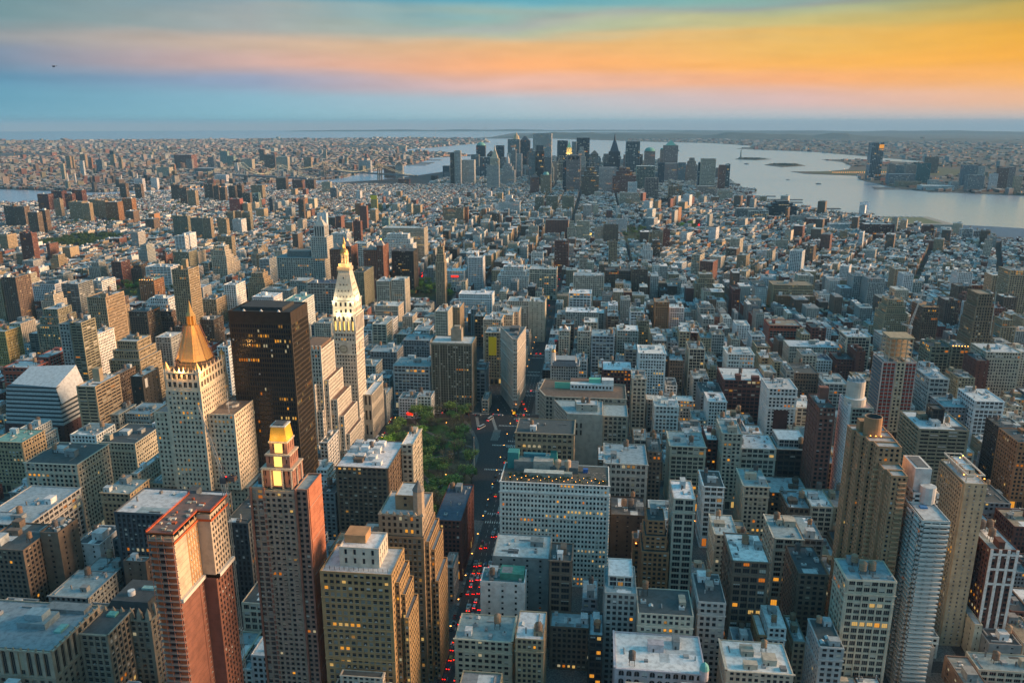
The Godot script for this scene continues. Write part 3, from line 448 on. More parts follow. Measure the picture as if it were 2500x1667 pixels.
class MB:
	var off := Vector3.ZERO
	var v := PackedVector3Array()
	var n := PackedVector3Array()
	var c := PackedColorArray()
	var ix := PackedInt32Array()
	func q(a: Vector3, b: Vector3, d: Vector3, e: Vector3, col: Color) -> void:   # clockwise from outside
		var k := v.size()
		var nn := (d - a).cross(b - a).normalized()
		v.push_back(a - off); v.push_back(b - off); v.push_back(d - off); v.push_back(e - off)
		n.push_back(nn); n.push_back(nn); n.push_back(nn); n.push_back(nn)
		c.push_back(col); c.push_back(col); c.push_back(col); c.push_back(col)
		ix.push_back(k); ix.push_back(k + 1); ix.push_back(k + 2); ix.push_back(k); ix.push_back(k + 2); ix.push_back(k + 3)
	func t(a: Vector3, b: Vector3, d: Vector3, col: Color) -> void:
		var k := v.size()
		var nn := (d - a).cross(b - a).normalized()
		v.push_back(a - off); v.push_back(b - off); v.push_back(d - off)
		n.push_back(nn); n.push_back(nn); n.push_back(nn)
		c.push_back(col); c.push_back(col); c.push_back(col)
		ix.push_back(k); ix.push_back(k + 1); ix.push_back(k + 2)
	func box(x0: float, x1: float, y0: float, y1: float, z0: float, z1: float, col: Color) -> void:
		q(Vector3(x0, y1, z1), Vector3(x1, y1, z1), Vector3(x1, y0, z1), Vector3(x0, y0, z1), col)
		q(Vector3(x1, y1, z1), Vector3(x1, y1, z0), Vector3(x1, y0, z0), Vector3(x1, y0, z1), col)
		q(Vector3(x1, y1, z0), Vector3(x0, y1, z0), Vector3(x0, y0, z0), Vector3(x1, y0, z0), col)
		q(Vector3(x0, y1, z0), Vector3(x0, y1, z1), Vector3(x0, y0, z1), Vector3(x0, y0, z0), col)
		q(Vector3(x0, y1, z0), Vector3(x1, y1, z0), Vector3(x1, y1, z1), Vector3(x0, y1, z1), col)
	func bar(a: Vector3, b: Vector3, w: float, col: Color) -> void:   # square bar from a to b
		var d := (b - a).normalized()
		var s := d.cross(Vector3(0, 1, 0) if absf(d.y) < .9 else Vector3(1, 0, 0)).normalized() * w * .5
		var u := s.cross(d).normalized() * w * .5
		var p := [s + u, s - u, -s - u, -s + u]
		for i in 4:
			var e: Vector3 = p[i]; var f: Vector3 = p[(i + 1) % 4]
			q(a + e, a + f, b + f, b + e, col)
	func ring(cx: float, cz: float, r0: float, y0: float, r1: float, y1: float, k: int, col: Color, turn := 0.0) -> void:   # a lathe band
		for i in k:
			var p := turn + TAU * i / k; var s := turn + TAU * (i + 1) / k
			var a := Vector3(cx + r1 * cos(p), y1, cz + r1 * sin(p)); var b := Vector3(cx + r1 * cos(s), y1, cz + r1 * sin(s))
			var d := Vector3(cx + r0 * cos(s), y0, cz + r0 * sin(s)); var e := Vector3(cx + r0 * cos(p), y0, cz + r0 * sin(p))
			if r1 < .001: t(a, e, d, col)
			else: q(b, a, e, d, col)
	func disc(cx: float, cz: float, r: float, y: float, k: int, col: Color) -> void:
		ring(cx, cz, r, y, 0.0, y + .001, k, col)
	func mesh() -> ArrayMesh:
		var arr := []
		arr.resize(Mesh.ARRAY_MAX)
		arr[Mesh.ARRAY_VERTEX] = v; arr[Mesh.ARRAY_NORMAL] = n; arr[Mesh.ARRAY_COLOR] = c; arr[Mesh.ARRAY_INDEX] = ix
		var am := ArrayMesh.new()
		am.add_surface_from_arrays(Mesh.PRIMITIVE_TRIANGLES, arr)
		return am

class Bd:   # one building under construction: a mesh for each material, and single pieces
	var off := Vector3.ZERO
	var m := {}
	var near := false
	var wins: Array = []
	var pieces: Array = []
	var lit := 1.0
	func g(k: String) -> MB:
		if not m.has(k):
			var b := MB.new(); b.off = off; m[k] = b
		return m[k]
	func piece(called: String, k: String, under := "") -> MB:   # a part, or a piece of the last part of that name
		var b := MB.new(); b.off = off; pieces.append([called, k, b, under]); return b

const PART := {"wall": "wall", "glass": "window", "roof": "roof", "trim": "cornice", "lit1": "lit_window", "lit2": "lit_window", "lit3": "lit_window", "lit4": "lit_window", "lit5": "lit_window", "net": "safety_netting", "gold": "gilded_roof", "metal": "steelwork", "green": "planting", "lamp": "lamp", "wood": "water_tank", "stone": "stonework", "red": "red_lamp", "slab": "floor_slab", "lantern": "lantern_window", "bead": "light_bulb"}
const LOOSE := ["glass", "lit1", "lit2", "lit3", "lit4", "lit5", "green", "lamp", "slab", "red", "bead"]

func numbered(called: String) -> String:
	var k: int = counts.get(called, 0)
	counts[called] = k + 1
	return called if k == 0 else "%s_%03d" % [called, k]

func tag(o: Node, label: String, category: String, group := "") -> void:
	o.set_meta("label", label); o.set_meta("category", category)
	if group != "": o.set_meta("group", group)

func inst(called: String, mesh: Mesh, mat: Material, parent: Node) -> MeshInstance3D:
	var o := MeshInstance3D.new()
	o.name = called; o.mesh = mesh
	if mat: o.material_override = mat
	parent.add_child(o, true)
	return o

func structure(called: String, mb: MB, mat: Material) -> MeshInstance3D:
	var o := inst(numbered(called), mb.mesh(), mat, self)
	o.set_meta("kind", "structure")
	return o

func begin(x: float, z: float, near := false) -> Bd:
	var b := Bd.new()
	b.off = Vector3(x, 0, z); b.near = near
	return b

func finish(b: Bd, called: String, label: String, category: String, group := "") -> Node3D:
	var r := Node3D.new()
	r.name = numbered(called); add_child(r)
	r.position = b.off
	tag(r, label, category, group)
	for k in b.m:
		if b.m[k].v.size() == 0: continue
		var o := inst(PART[k], b.m[k].mesh(), M[k], r)
		if k in LOOSE: o.set_meta("kind", "stuff")
	var last := {}
	for p in b.pieces:
		if p[2].v.size(): last[p[0]] = inst(p[0], p[2].mesh(), M[p[1]], last.get(p[3], r))
	for w in b.wins:
		var o := inst("window", window_mesh(w[2], w[3], w[4]), null, r)
		o.transform = Transform3D(Basis(UP.cross(w[1]), UP, w[1]), w[0] - b.off)
	return r

var win_cache := {}
func window_mesh(w: float, h: float, kind: int) -> ArrayMesh:
	var key := "%d_%d_%d" % [roundi(w * 10), roundi(h * 10), kind]
	if win_cache.has(key): return win_cache[key]
	w = roundi(w * 10) / 10.0; h = roundi(h * 10) / 10.0
	var f := MB.new(); var p := MB.new()
	var fc := Color(.30, .29, .27)
	f.box(-w / 2, w / 2, 0, .09, -.02, .07, fc); f.box(-w / 2, w / 2, h - .09, h, -.02, .07, fc)
	f.box(-w / 2, -w / 2 + .09, .09, h - .09, -.02, .06, fc); f.box(w / 2 - .09, w / 2, .09, h - .09, -.02, .06, fc)
	f.box(-w / 2 + .09, w / 2 - .09, h * .5 - .05, h * .5 + .05, -.02, .05, fc)
	f.box(-w / 2 - .08, w / 2 + .08, -.12, .0, -.02, .45, Color(.42, .40, .36))
	if kind == 8: f.box(-.35, .35, .09, .55, 0, .6, Color(.5, .5, .48))
	var x := w / 2 - .06
	p.q(Vector3(-x, h - .06, .02), Vector3(x, h - .06, .02), Vector3(x, .06, .02), Vector3(-x, .06, .02), Color.WHITE)
	var am := f.mesh()
	am.surface_set_material(0, M.frame)
	var arr := p.mesh().surface_get_arrays(0)
	am.add_surface_from_arrays(Mesh.PRIMITIVE_TRIANGLES, arr)
	am.surface_set_material(1, [M.pane0, M.pane1, M.pane2, M.lit1, M.lit2, M.lit3, M.lit4, M.lit5, M.pane0][kind])
	win_cache[key] = am
	return am

func jitter(c: Color, k := .1) -> Color:
	var f := 1.0 + rng.randf_range(-k, k)
	return Color(c.r * f * (1 + rng.randf_range(-.04, .04)), c.g * f, c.b * f * (1 + rng.randf_range(-.04, .04)))

# One face of a building: piers and spandrels stand proud of the window plane.
func facade(b: Bd, p: Vector3, nrm: Vector3, L: float, y0: float, y1: float, s: Dictionary, col: Color, rough := false) -> void:
	var w := b.g("wall"); var g := b.g("glass")
	var t := UP.cross(nrm)
	var mg := minf(1.3, L * .05)   # wider corner piers
	var nb: int = maxi(1, roundi((L - 2 * mg) / s.bay)); var cw := (L - 2 * mg) / nb
	var par := minf(1.3, (y1 - y0) * .1)
	var nf: int = maxi(1, roundi((y1 - y0 - par) / s.fh)); var fh := (y1 - y0 - par) / nf
	var dp: float = s.dp; var hp: float = cw * float(s.pw) * .5; var sh: float = fh * float(s.sf)
	var back := p - nrm * dp
	var o := Vector3(0, y0, 0); var top := Vector3(0, y1, 0); var tp := Vector3(0, y1 - par, 0)
	var open: bool = s.has("open")
	var gl := Color(.022, .027, .032) if not open else Color(.05, .035, .03)
	g.q(back + top, back + t * L + top, back + t * L + o, back + o, gl)
	for i in nb + 1:
		var a0 := 0.0 if i == 0 else mg + i * cw - hp; var a1 := L if i == nb else mg + i * cw + hp
		var pc := col
		w.q(p + t * a0 + tp, p + t * a1 + tp, p + t * a1 + o, p + t * a0 + o, pc)
		if i > 0: w.q(back + t * a0 + tp, p + t * a0 + tp, p + t * a0 + o, back + t * a0 + o, pc)
		if i < nb: w.q(p + t * a1 + tp, back + t * a1 + tp, back + t * a1 + o, p + t * a1 + o, pc)
	var sb: float = s.get("sb", -.07)
	var f0 := p + nrm * sb
	var sc := col
	if open: sc = Color(.42, .40, .38)
	for j in nf:
		var h0 := Vector3(0, y0 + j * fh, 0); var h1 := Vector3(0, y0 + j * fh + sh, 0)
		w.q(f0 + h1, f0 + t * L + h1, f0 + t * L + h0, f0 + h0, sc)
		w.q(back + h1, back + t * L + h1, f0 + t * L + h1, f0 + h1, sc)
		if j > 0 and (b.near or sb > 0): w.q(f0 + h0, f0 + t * L + h0, back + t * L + h0, back + h0, sc)
	# top band
	var f1 := p + nrm * .06
	w.q(f1 + top, f1 + t * L + top, f1 + t * L + tp, f1 + tp, col)
	w.q(f1 + tp, f1 + t * L + tp, back + t * L + tp, back + tp, col)
	if open or rough: return
	var maj: int = s.get("maj", 0)
	if maj > 0 and nb > maj:
		for i in range(0, nb + 1, maj):
			var a0 := maxf(0.02, mg + i * cw - hp * .8); var a1 := minf(L - .02, mg + i * cw + hp * .8)
			var pf := p + nrm * .3
			w.q(pf + t * a0 + tp, pf + t * a1 + tp, pf + t * a1 + o, pf + t * a0 + o, col * 1.04)
			w.q(p + t * a0 + tp, pf + t * a0 + tp, pf + t * a0 + o, p + t * a0 + o, col)
			w.q(pf + t * a1 + tp, p + t * a1 + tp, p + t * a1 + o, pf + t * a1 + o, col)
	for bf in s.get("belts", []):
		var h0 := Vector3(0, y0 + roundi(nf * float(bf)) * fh, 0); var h1 := h0 + Vector3(0, .55, 0); var pf := p + nrm * .42
		w.q(pf + h1, pf + t * L + h1, pf + t * L + h0, pf + h0, col * 1.12)
		w.q(p + h1, p + t * L + h1, pf + t * L + h1, pf + h1, col * 1.12)
	# windows: blinds and lights
	var arch: int = s.get("arch", 0)
	var lf: float = float(s.lit) * b.lit
	var blind: Color = [Color(.55, .53, .47), Color(.45, .40, .30), Color(.62, .62, .60)][rng.randi_range(0, 2)]   # roller blinds of this house
	var ww := cw - 2 * hp; var wh := fh - sh
	for j in nf:
		var yb := y0 + j * fh + sh; var yt := y0 + (j + 1) * fh
		var run0 := -1; var run1 := -1
		if rng.randf() < lf * nb * .55 * (2.5 if j <= 1 else 1.0):
			run0 = rng.randi_range(0, nb - 1); run1 = mini(nb - 1, run0 + rng.randi_range(0, 2 + nb / 3))
		var runk := rng.randi_range(0, 4)
		for i in nb:
			var a0 := mg + i * cw + hp; var a1 := a0 + ww
			if s.mu > 0 and (b.near or ww > 2.2):
				for k in int(s.mu):
					var am := a0 + ww * (k + 1) / (float(s.mu) + 1)
					var mq := back + nrm * .07 + t * (am - .07)
					w.q(mq + Vector3(0, yt, 0), mq + t * .14 + Vector3(0, yt, 0), mq + t * .14 + Vector3(0, yb, 0), mq + Vector3(0, yb, 0), col * .8)
			if arch > 0 and j >= nf - arch and ww > 1.0:
				var r := minf(ww * .5, wh * .6)
				var cx := (a0 + a1) * .5
				var fp := p - nrm * .12
				var pa := fp + t * (cx - r) + Vector3(0, yt - r, 0); var pb := fp + t * (cx + r) + Vector3(0, yt - r, 0)
				for k in 5:
					var an := PI * .5 * (k + 1) / 5.0
					var na := fp + t * (cx - r * cos(an)) + Vector3(0, yt - r + r * sin(an), 0)
					var nb2 := fp + t * (cx + r * cos(an)) + Vector3(0, yt - r + r * sin(an), 0)
					w.t(fp + t * (cx - r) + Vector3(0, yt, 0), na, pa, col); w.t(nb2, fp + t * (cx + r) + Vector3(0, yt, 0), pb, col)
					pa = na; pb = nb2
			var x := rng.randf()
			var rowlit := .82 if i >= run0 and i <= run1 else lf * .3
			if b.near and b.wins.size() < 290 and ww < 2.6 and nrm.dot(CAM - p) > 0:
				var kind := 0
				if x < rowlit: kind = 3 + (runk if rng.randf() < .6 else rng.randi_range(0, 4))
				elif x < rowlit + .2: kind = 2
				elif x < rowlit + .4: kind = 1
				elif x < rowlit + .5: kind = 8
				b.wins.append([back + nrm * .05 + t * (a0 + a1) * .5 + Vector3(0, yb, 0), nrm, ww, wh, kind])
				continue
			var bf := back + nrm * .04
			if x < rowlit:
				var e := ww * rng.randf_range(0.0, .12)
				var lo := yb + wh * rng.randf_range(0.02, .2)
				b.g(["lit1", "lit2", "lit3", "lit4", "lit5"][runk if rng.randf() < .6 else rng.randi_range(0, 4)]).q(bf + t * (a0 + e) + Vector3(0, yt, 0), bf + t * (a1 - e) + Vector3(0, yt, 0), bf + t * (a1 - e) + Vector3(0, lo, 0), bf + t * (a0 + e) + Vector3(0, lo, 0), Color.WHITE)
			elif x < rowlit + float(s.get("blinds", .12)):
				var lo2 := yt - wh * rng.randf_range(.25, .95)
				g.q(bf + t * a0 + Vector3(0, yt, 0), bf + t * a1 + Vector3(0, yt, 0), bf + t * a1 + Vector3(0, lo2, 0), bf + t * a0 + Vector3(0, lo2, 0), blind)

# A storeyed body over a convex outline (clockwise from above when north faces +z: first edge is the north face).
func mass(b: Bd, pts: Array, y0: float, y1: float, s: Dictionary, col: Color, roof: Color, opts := {}) -> void:
	var k := pts.size()
	var w := b.g("wall")
	var bare: Array = opts.get("bare", [])
	for i in k:
		var a: Vector2 = pts[i]; var e: Vector2 = pts[(i + 1) % k]
		var p := Vector3(a.x, 0, a.y); var d := Vector3(e.x - a.x, 0, e.y - a.y)
		var L := d.length()
		if L < .3: continue
		var t := d / L; var nrm := t.cross(UP)
		var mid := p + d * .5
		if nrm.dot(Vector3(CAM.x - mid.x, 0, CAM.z - mid.z)) > 0 and not i in bare and L > 1.5:
			facade(b, p, nrm, L, y0, y1, s, col, opts.get("rough", false))
			if opts.get("cornice", false):
				var cm := b.g("trim"); var f := p + nrm * .7 - t * .7; var cl := opts.get("cc", col * 1.1) as Color
				var h1 := Vector3(0, y1 + .12, 0); var h0 := Vector3(0, y1 - .9, 0); var hm := Vector3(0, y1 - .45, 0); var LL := L + 1.4
				cm.q(f + h1, f + t * LL + h1, f + t * LL + hm, f + hm, cl)
				cm.q(p - nrm * .3 + h1 - t * .7, p - nrm * .3 + t * (L + .7) + h1, f + t * LL + h1, f + h1, cl)
				cm.q(f + hm, f + t * LL + hm, p + nrm * .08 + t * L + h0, p + nrm * .08 + h0, cl)
		else:
			w.q(p + Vector3(0, y1, 0), p + d + Vector3(0, y1, 0), p + d + Vector3(0, y0, 0), p + Vector3(0, y0, 0), col)
	if opts.get("noroof", false): return
	# roof deck behind a parapet
	var rf := b.g("roof")
	var ry := y1 - minf(.9, (y1 - y0) * .08)
	var c := Vector2.ZERO
	for q in pts: c += q
	c /= k
	for i in range(1, k - 1):
		var a: Vector2 = pts[0]; var d: Vector2 = pts[i]; var e: Vector2 = pts[i + 1]
		rf.t(Vector3(a.x, ry, a.y), Vector3(e.x, ry, e.y), Vector3(d.x, ry, d.y), roof)
	for i in k:
		var a: Vector2 = pts[i]; var e: Vector2 = pts[(i + 1) % k]
		var ai := a + (c - a).normalized() * .75; var ei := e + (c - e).normalized() * .75
		w.q(Vector3(ai.x, y1, ai.y), Vector3(ei.x, y1, ei.y), Vector3(e.x, y1, e.y), Vector3(a.x, y1, a.y), col)
		w.q(Vector3(ei.x, y1, ei.y), Vector3(ai.x, y1, ai.y), Vector3(ai.x, ry, ai.y), Vector3(ei.x, ry, ei.y), col)

func rc(x0: float, x1: float, z0: float, z1: float) -> Array:
	return [Vector2(x0, z1), Vector2(x1, z1), Vector2(x1, z0), Vector2(x0, z0)]

func turned(cx: float, cz: float, w: float, d: float, an: float) -> Array:
	var r := []
	for q in [Vector2(-w / 2, d / 2), Vector2(w / 2, d / 2), Vector2(w / 2, -d / 2), Vector2(-w / 2, -d / 2)]:
		r.append(Vector2(cx, cz) + q.rotated(an))
	return r

# Roof rooms, water tanks, coolers, skylights and pipes, each a piece of its own.
func roof_things(b: Bd, x0: float, x1: float, z0: float, z1: float, y: float, col: Color, n: int, tank := .5) -> void:
	var W := x1 - x0; var D := z1 - z0
	if W < 5 or D < 6: return
	var used := []
	var pt := b.piece("roof_patch", "roof") if b.near else b.g("roof")
	for i in 3:
		var px := rng.randf_range(x0 + .9, x1 - 3); var pz := rng.randf_range(z0 + .9, z1 - 4)
		var qx := minf(x1 - .9, px + rng.randf_range(2, W * .5)); var qz := minf(z1 - .9, pz + rng.randf_range(2, D * .5))
		var pcol: Color = ROOFS[["dark", "blue", "white", "pale", "grey"][rng.randi_range(0, 4)]]
		var py := y - .9 + .02 + i * .012
		pt.q(Vector3(px, py, pz), Vector3(qx, py, pz), Vector3(qx, py, qz), Vector3(px, py, qz), pcol)
	for i in n + 2:
		var kind: String = "roof_room" if i == 0 else ["roof_room", "cooling_unit", "cooling_unit", "skylight", "roof_hatch", "vent_stack", "duct", "duct"][rng.randi_range(0, 7)]
		var w := rng.randf_range(3, 8.5) if kind == "roof_room" else rng.randf_range(1.2, 3.2)
		var d := rng.randf_range(3.5, 8) if kind == "roof_room" else rng.randf_range(1.2, 3.6)
		var h := rng.randf_range(2.8, 5.2) if kind == "roof_room" else rng.randf_range(.7, 1.9)
		if kind == "duct":
			w = rng.randf_range(.5, .9); d = rng.randf_range(4, 11); h = .8
			if rng.randf() < .5:
				var e := w; w = d; d = e
		if kind == "vent_stack": w = .7; d = .7; h = rng.randf_range(2, 4)
		w = minf(w, W * .45); d = minf(d, D * .4)
		var x := rng.randf_range(x0 + 1, x1 - 1 - w); var z := rng.randf_range(z0 + 1, z1 - 1.5 - d)
		var hit := false
		for u in used:
			if x < u[1] + .3 and x + w > u[0] - .3 and z < u[3] + .3 and z + d > u[2] - .3: hit = true
		if hit: continue
		used.append([x, x + w, z, z + d])
		var yy := y - .9
		if kind == "roof_room":
			var pc := b.piece(kind, "roof")
			var cc: Color = [col, ROOFS.white, ROOFS.pale, WALLS.grey, col * .8][rng.randi_range(0, 4)]
			pc.box(x, x + w, yy, yy + h, z, z + d, cc)
			pc.box(x - .15, x + w + .15, yy + h, yy + h + .25, z - .15, z + d + .15, cc * .9)
			var dr := b.piece("door", "roof", "roof_room") if b.near else pc
			dr.q(Vector3(x + w * .3, yy + 2.1, z + d + .03), Vector3(x + w * .3 + .9, yy + 2.1, z + d + .03), Vector3(x + w * .3 + .9, yy, z + d + .03), Vector3(x + w * .3, yy, z + d + .03), Color(.06, .06, .06))
		elif kind == "cooling_unit":
			var pc := b.piece(kind, "roof")
			var cc := Color(.5, .52, .53) * rng.randf_range(.7, 1.2)
			pc.box(x, x + w, yy + .35, yy + h + .35, z, z + d, cc)
			pc.box(x + .1, x + w - .1, yy, yy + .35, z + .1, z + d - .1, cc * .4)
			pc.ring(x + w / 2, z + d / 2, minf(w, d) * .36, yy + h + .35, minf(w, d) * .36, yy + h + .6, 8, cc * .7)
			pc.disc(x + w / 2, z + d / 2, minf(w, d) * .36, yy + h + .5, 8, Color(.05, .05, .05))
		elif kind == "skylight":
			var pc := b.piece(kind, "roof")
			var cc := Color(.55, .6, .62)
			pc.box(x, x + w, yy, yy + .5, z, z + d, Color(.3, .31, .31))
			pc.q(Vector3(x, yy + .5, z), Vector3(x + w / 2, yy + 1.3, z), Vector3(x + w / 2, yy + 1.3, z + d), Vector3(x, yy + .5, z + d), cc)
			pc.q(Vector3(x + w / 2, yy + 1.3, z), Vector3(x + w, yy + .5, z), Vector3(x + w, yy + .5, z + d), Vector3(x + w / 2, yy + 1.3, z + d), cc)
			pc.t(Vector3(x, yy + .5, z + d), Vector3(x + w / 2, yy + 1.3, z + d), Vector3(x + w, yy + .5, z + d), cc * .7)
		else:
			b.piece(kind, "roof").box(x, x + w, yy, yy + h, z, z + d, Color(.25, .25, .25) * rng.randf_range(.5, 1.8))
	if rng.randf() < tank and W > 7 and D > 9:
		var x := rng.randf_range(x0 + 3, x1 - 3); var z := rng.randf_range(z0 + 3, z1 - 4)
		water_tank(b, x, y - .9, z, rng.randf_range(1.5, 2.2))

func water_tank(b: Bd, x: float, y: float, z: float, r: float, lift := -1.0) -> void:
	var pc := b.piece("water_tank", "roof")
	var st := rng.randf_range(2, 4.5) if lift < 0 else lift
	var wd: Color = [Color(.30, .19, .12), Color(.22, .16, .12), Color(.38, .27, .18), Color(.16, .14, .13)][rng.randi_range(0, 3)]
	var sd := b.piece("tank_stand", "roof", "water_tank") if b.near else pc
	for q in [[-1, -1], [1, -1], [1, 1], [-1, 1]]:
		sd.bar(Vector3(x + q[0] * r * .75, y, z + q[1] * r * .75), Vector3(x + q[0] * r * .65, y + st, z + q[1] * r * .65), .22, Color(.06, .06, .06))
	pc.box(x - r * .85, x + r * .85, y + st, y + st + .25, z - r * .85, z + r * .85, Color(.08, .08, .08))
	pc.ring(x, z, r, y + st + .25, r * .96, y + st + .25 + r * 2.1, 12, wd)
	pc.ring(x, z, r * 1.06, y + st + .25 + r * 2.1, 0, y + st + .25 + r * 2.75, 12, wd * .75)
	for k in 3:
		pc.ring(x, z, r * 1.02, y + st + .5 + r * .6 * k, r * 1.02, y + st + .6 + r * .6 * k, 12, Color(.05, .05, .05))

func fire_escape(b: Bd, x: float, z: float, y0: float, y1: float, fh: float) -> void:
	var m := b.piece("fire_escape", "metal")
	var c := Color(.05, .05, .05)
	var n := int((y1 - y0 - 4) / fh)
	for k in n:
		var y := y0 + 4 + k * fh
		m.box(x - 2, x + 2, y, y + .1, z, z + 1.1, c)
		for e in [-2.0, -.7, .7, 2.0]: m.bar(Vector3(x + e, y, z + 1.1), Vector3(x + e, y + 1, z + 1.1), .07, c)
		m.bar(Vector3(x - 2, y + 1, z + 1.1), Vector3(x + 2, y + 1, z + 1.1), .08, c)
		if k < n - 1: m.bar(Vector3(x - 1.6 * (1 if k % 2 else -1), y, z + .6), Vector3(x + 1.6 * (1 if k % 2 else -1), y + fh, z + .6), .35, c)

func image_noise(n: int, freq: float, sd: int, lo: float, hi: float, tint := Color(1, 1, 1)) -> ImageTexture:
	var f := FastNoiseLite.new()
	f.seed = sd; f.frequency = freq; f.fractal_octaves = 5; f.fractal_gain = .6
	var im := f.get_seamless_image(n, n)
	var out := Image.create(n, n, true, Image.FORMAT_RGB8)
	for y in n:
		for x in n:
			var v := lo + (hi - lo) * clampf(im.get_pixel(x, y).r * 1.5 - .25, 0, 1)
			out.set_pixel(x, y, Color(v * tint.r, v * tint.g, v * tint.b))
	out.generate_mipmaps()
	return ImageTexture.create_from_image(out)

func mat(rough: float, col := Color.WHITE, vc := true, tex: Texture2D = null, sc := .06, metal := 0.0) -> StandardMaterial3D:
	var m := StandardMaterial3D.new()
	m.vertex_color_use_as_albedo = vc
	m.albedo_color = col.linear_to_srgb()
	m.roughness = rough; m.metallic = metal
	if tex:
		m.albedo_texture = tex; m.uv1_triplanar = true; m.uv1_world_triplanar = true; m.uv1_scale = Vector3(sc, sc, sc)
	return m

func glow(col: Color, e: float) -> StandardMaterial3D:
	var m := StandardMaterial3D.new()
	m.albedo_color = Color(.1, .1, .1)
	m.emission_enabled = true; m.emission = col; m.emission_energy_multiplier = e / EXPV
	return m

func materials() -> void:
	var grime := image_noise(512, .014, 3, .87, 1.06)
	var tar := image_noise(512, .02, 8, .84, 1.08)
	var grain := image_noise(256, .05, 5, .6, 1.1)
	M.wall = mat(.88, Color.WHITE, true, grime, .017)
	M.roof = mat(.8, Color.WHITE, true, tar, .022)
	M.trim = mat(.85, Color.WHITE, true, grime, .05)
	M.stone = mat(.85, Color.WHITE, true, grime, .05)
	M.glass = mat(.16)
	M.frame = mat(.6)
	M.pane0 = mat(.12, Color(.02, .024, .03), false); M.pane1 = mat(.05, Color(.03, .034, .036), false); M.pane2 = mat(.45, Color(.26, .25, .22), false)
	M.lit4 = glow(Color(1, .72, .34), .28); M.lit5 = glow(Color(.95, .88, .70), .42)
	M.lit1 = glow(Color(1, .66, .20), .85); M.lit2 = glow(Color(1, .55, .12), .5); M.lit3 = glow(Color(1, .80, .45), .62)
	M.lantern = glow(Color(1, .80, .42), 1.7)
	M.lamp = glow(Color(1, .62, .25), 12.0); M.far_lamp = glow(Color(1, .66, .34), 4.0)
	M.red = glow(Color(1, .085, .025), 7.0)
	M.net = mat(.8, Color.WHITE, true, grain, .2)
	M.slab = mat(.85)
	M.gold = mat(.42, Color(.80, .49, .18), false, grain, .25, .55)
	M.metal = mat(.55)
	M.wood = mat(.9)
	M.green = mat(.9)
	M.leaf = mat(.8); M.leaf.backlight = Color(.4, .45, .15)
	M.bark = mat(.95)
	M.ground = mat(.92, Color.WHITE, true, image_noise(512, .012, 12, .6, 1.15), .012)
	M.asphalt = mat(.82, Color.WHITE, true, grain, .05)
	M.paint = mat(.7)
	M.carpaint = mat(.25)
	M.gold_paint = mat(.5, Color(.92, .50, .05), false, grain, .3)  # plain gold paint of the crown roof, gives off no light
	M.bead = glow(Color(1, .86, .6), 2.2)
	M.sign_red = glow(Color(1, .12, .05), 3.0); M.sign_yellow = glow(Color(1, .72, .05), .75)
	var wn := FastNoiseLite.new()
	wn.seed = 4; wn.frequency = .03; wn.fractal_octaves = 4
	var wi := wn.get_seamless_image(512, 512)
	wi.convert(Image.FORMAT_RGBA8)
	wi.bump_map_to_normal_map(3.0)
	wi.generate_mipmaps()
	M.water = mat(.25, Color(.60, .65, .74), false, null, 1.0, .5)
	M.water.normal_enabled = true; M.water.normal_texture = ImageTexture.create_from_image(wi); M.water.normal_scale = .35
	M.water.uv1_triplanar = true; M.water.uv1_world_triplanar = true; M.water.uv1_scale = Vector3(.004, .004, .004)

func lin(r: float, g: float, b: float) -> Color:
	return Color(r / 255.0, g / 255.0, b / 255.0).srgb_to_linear()

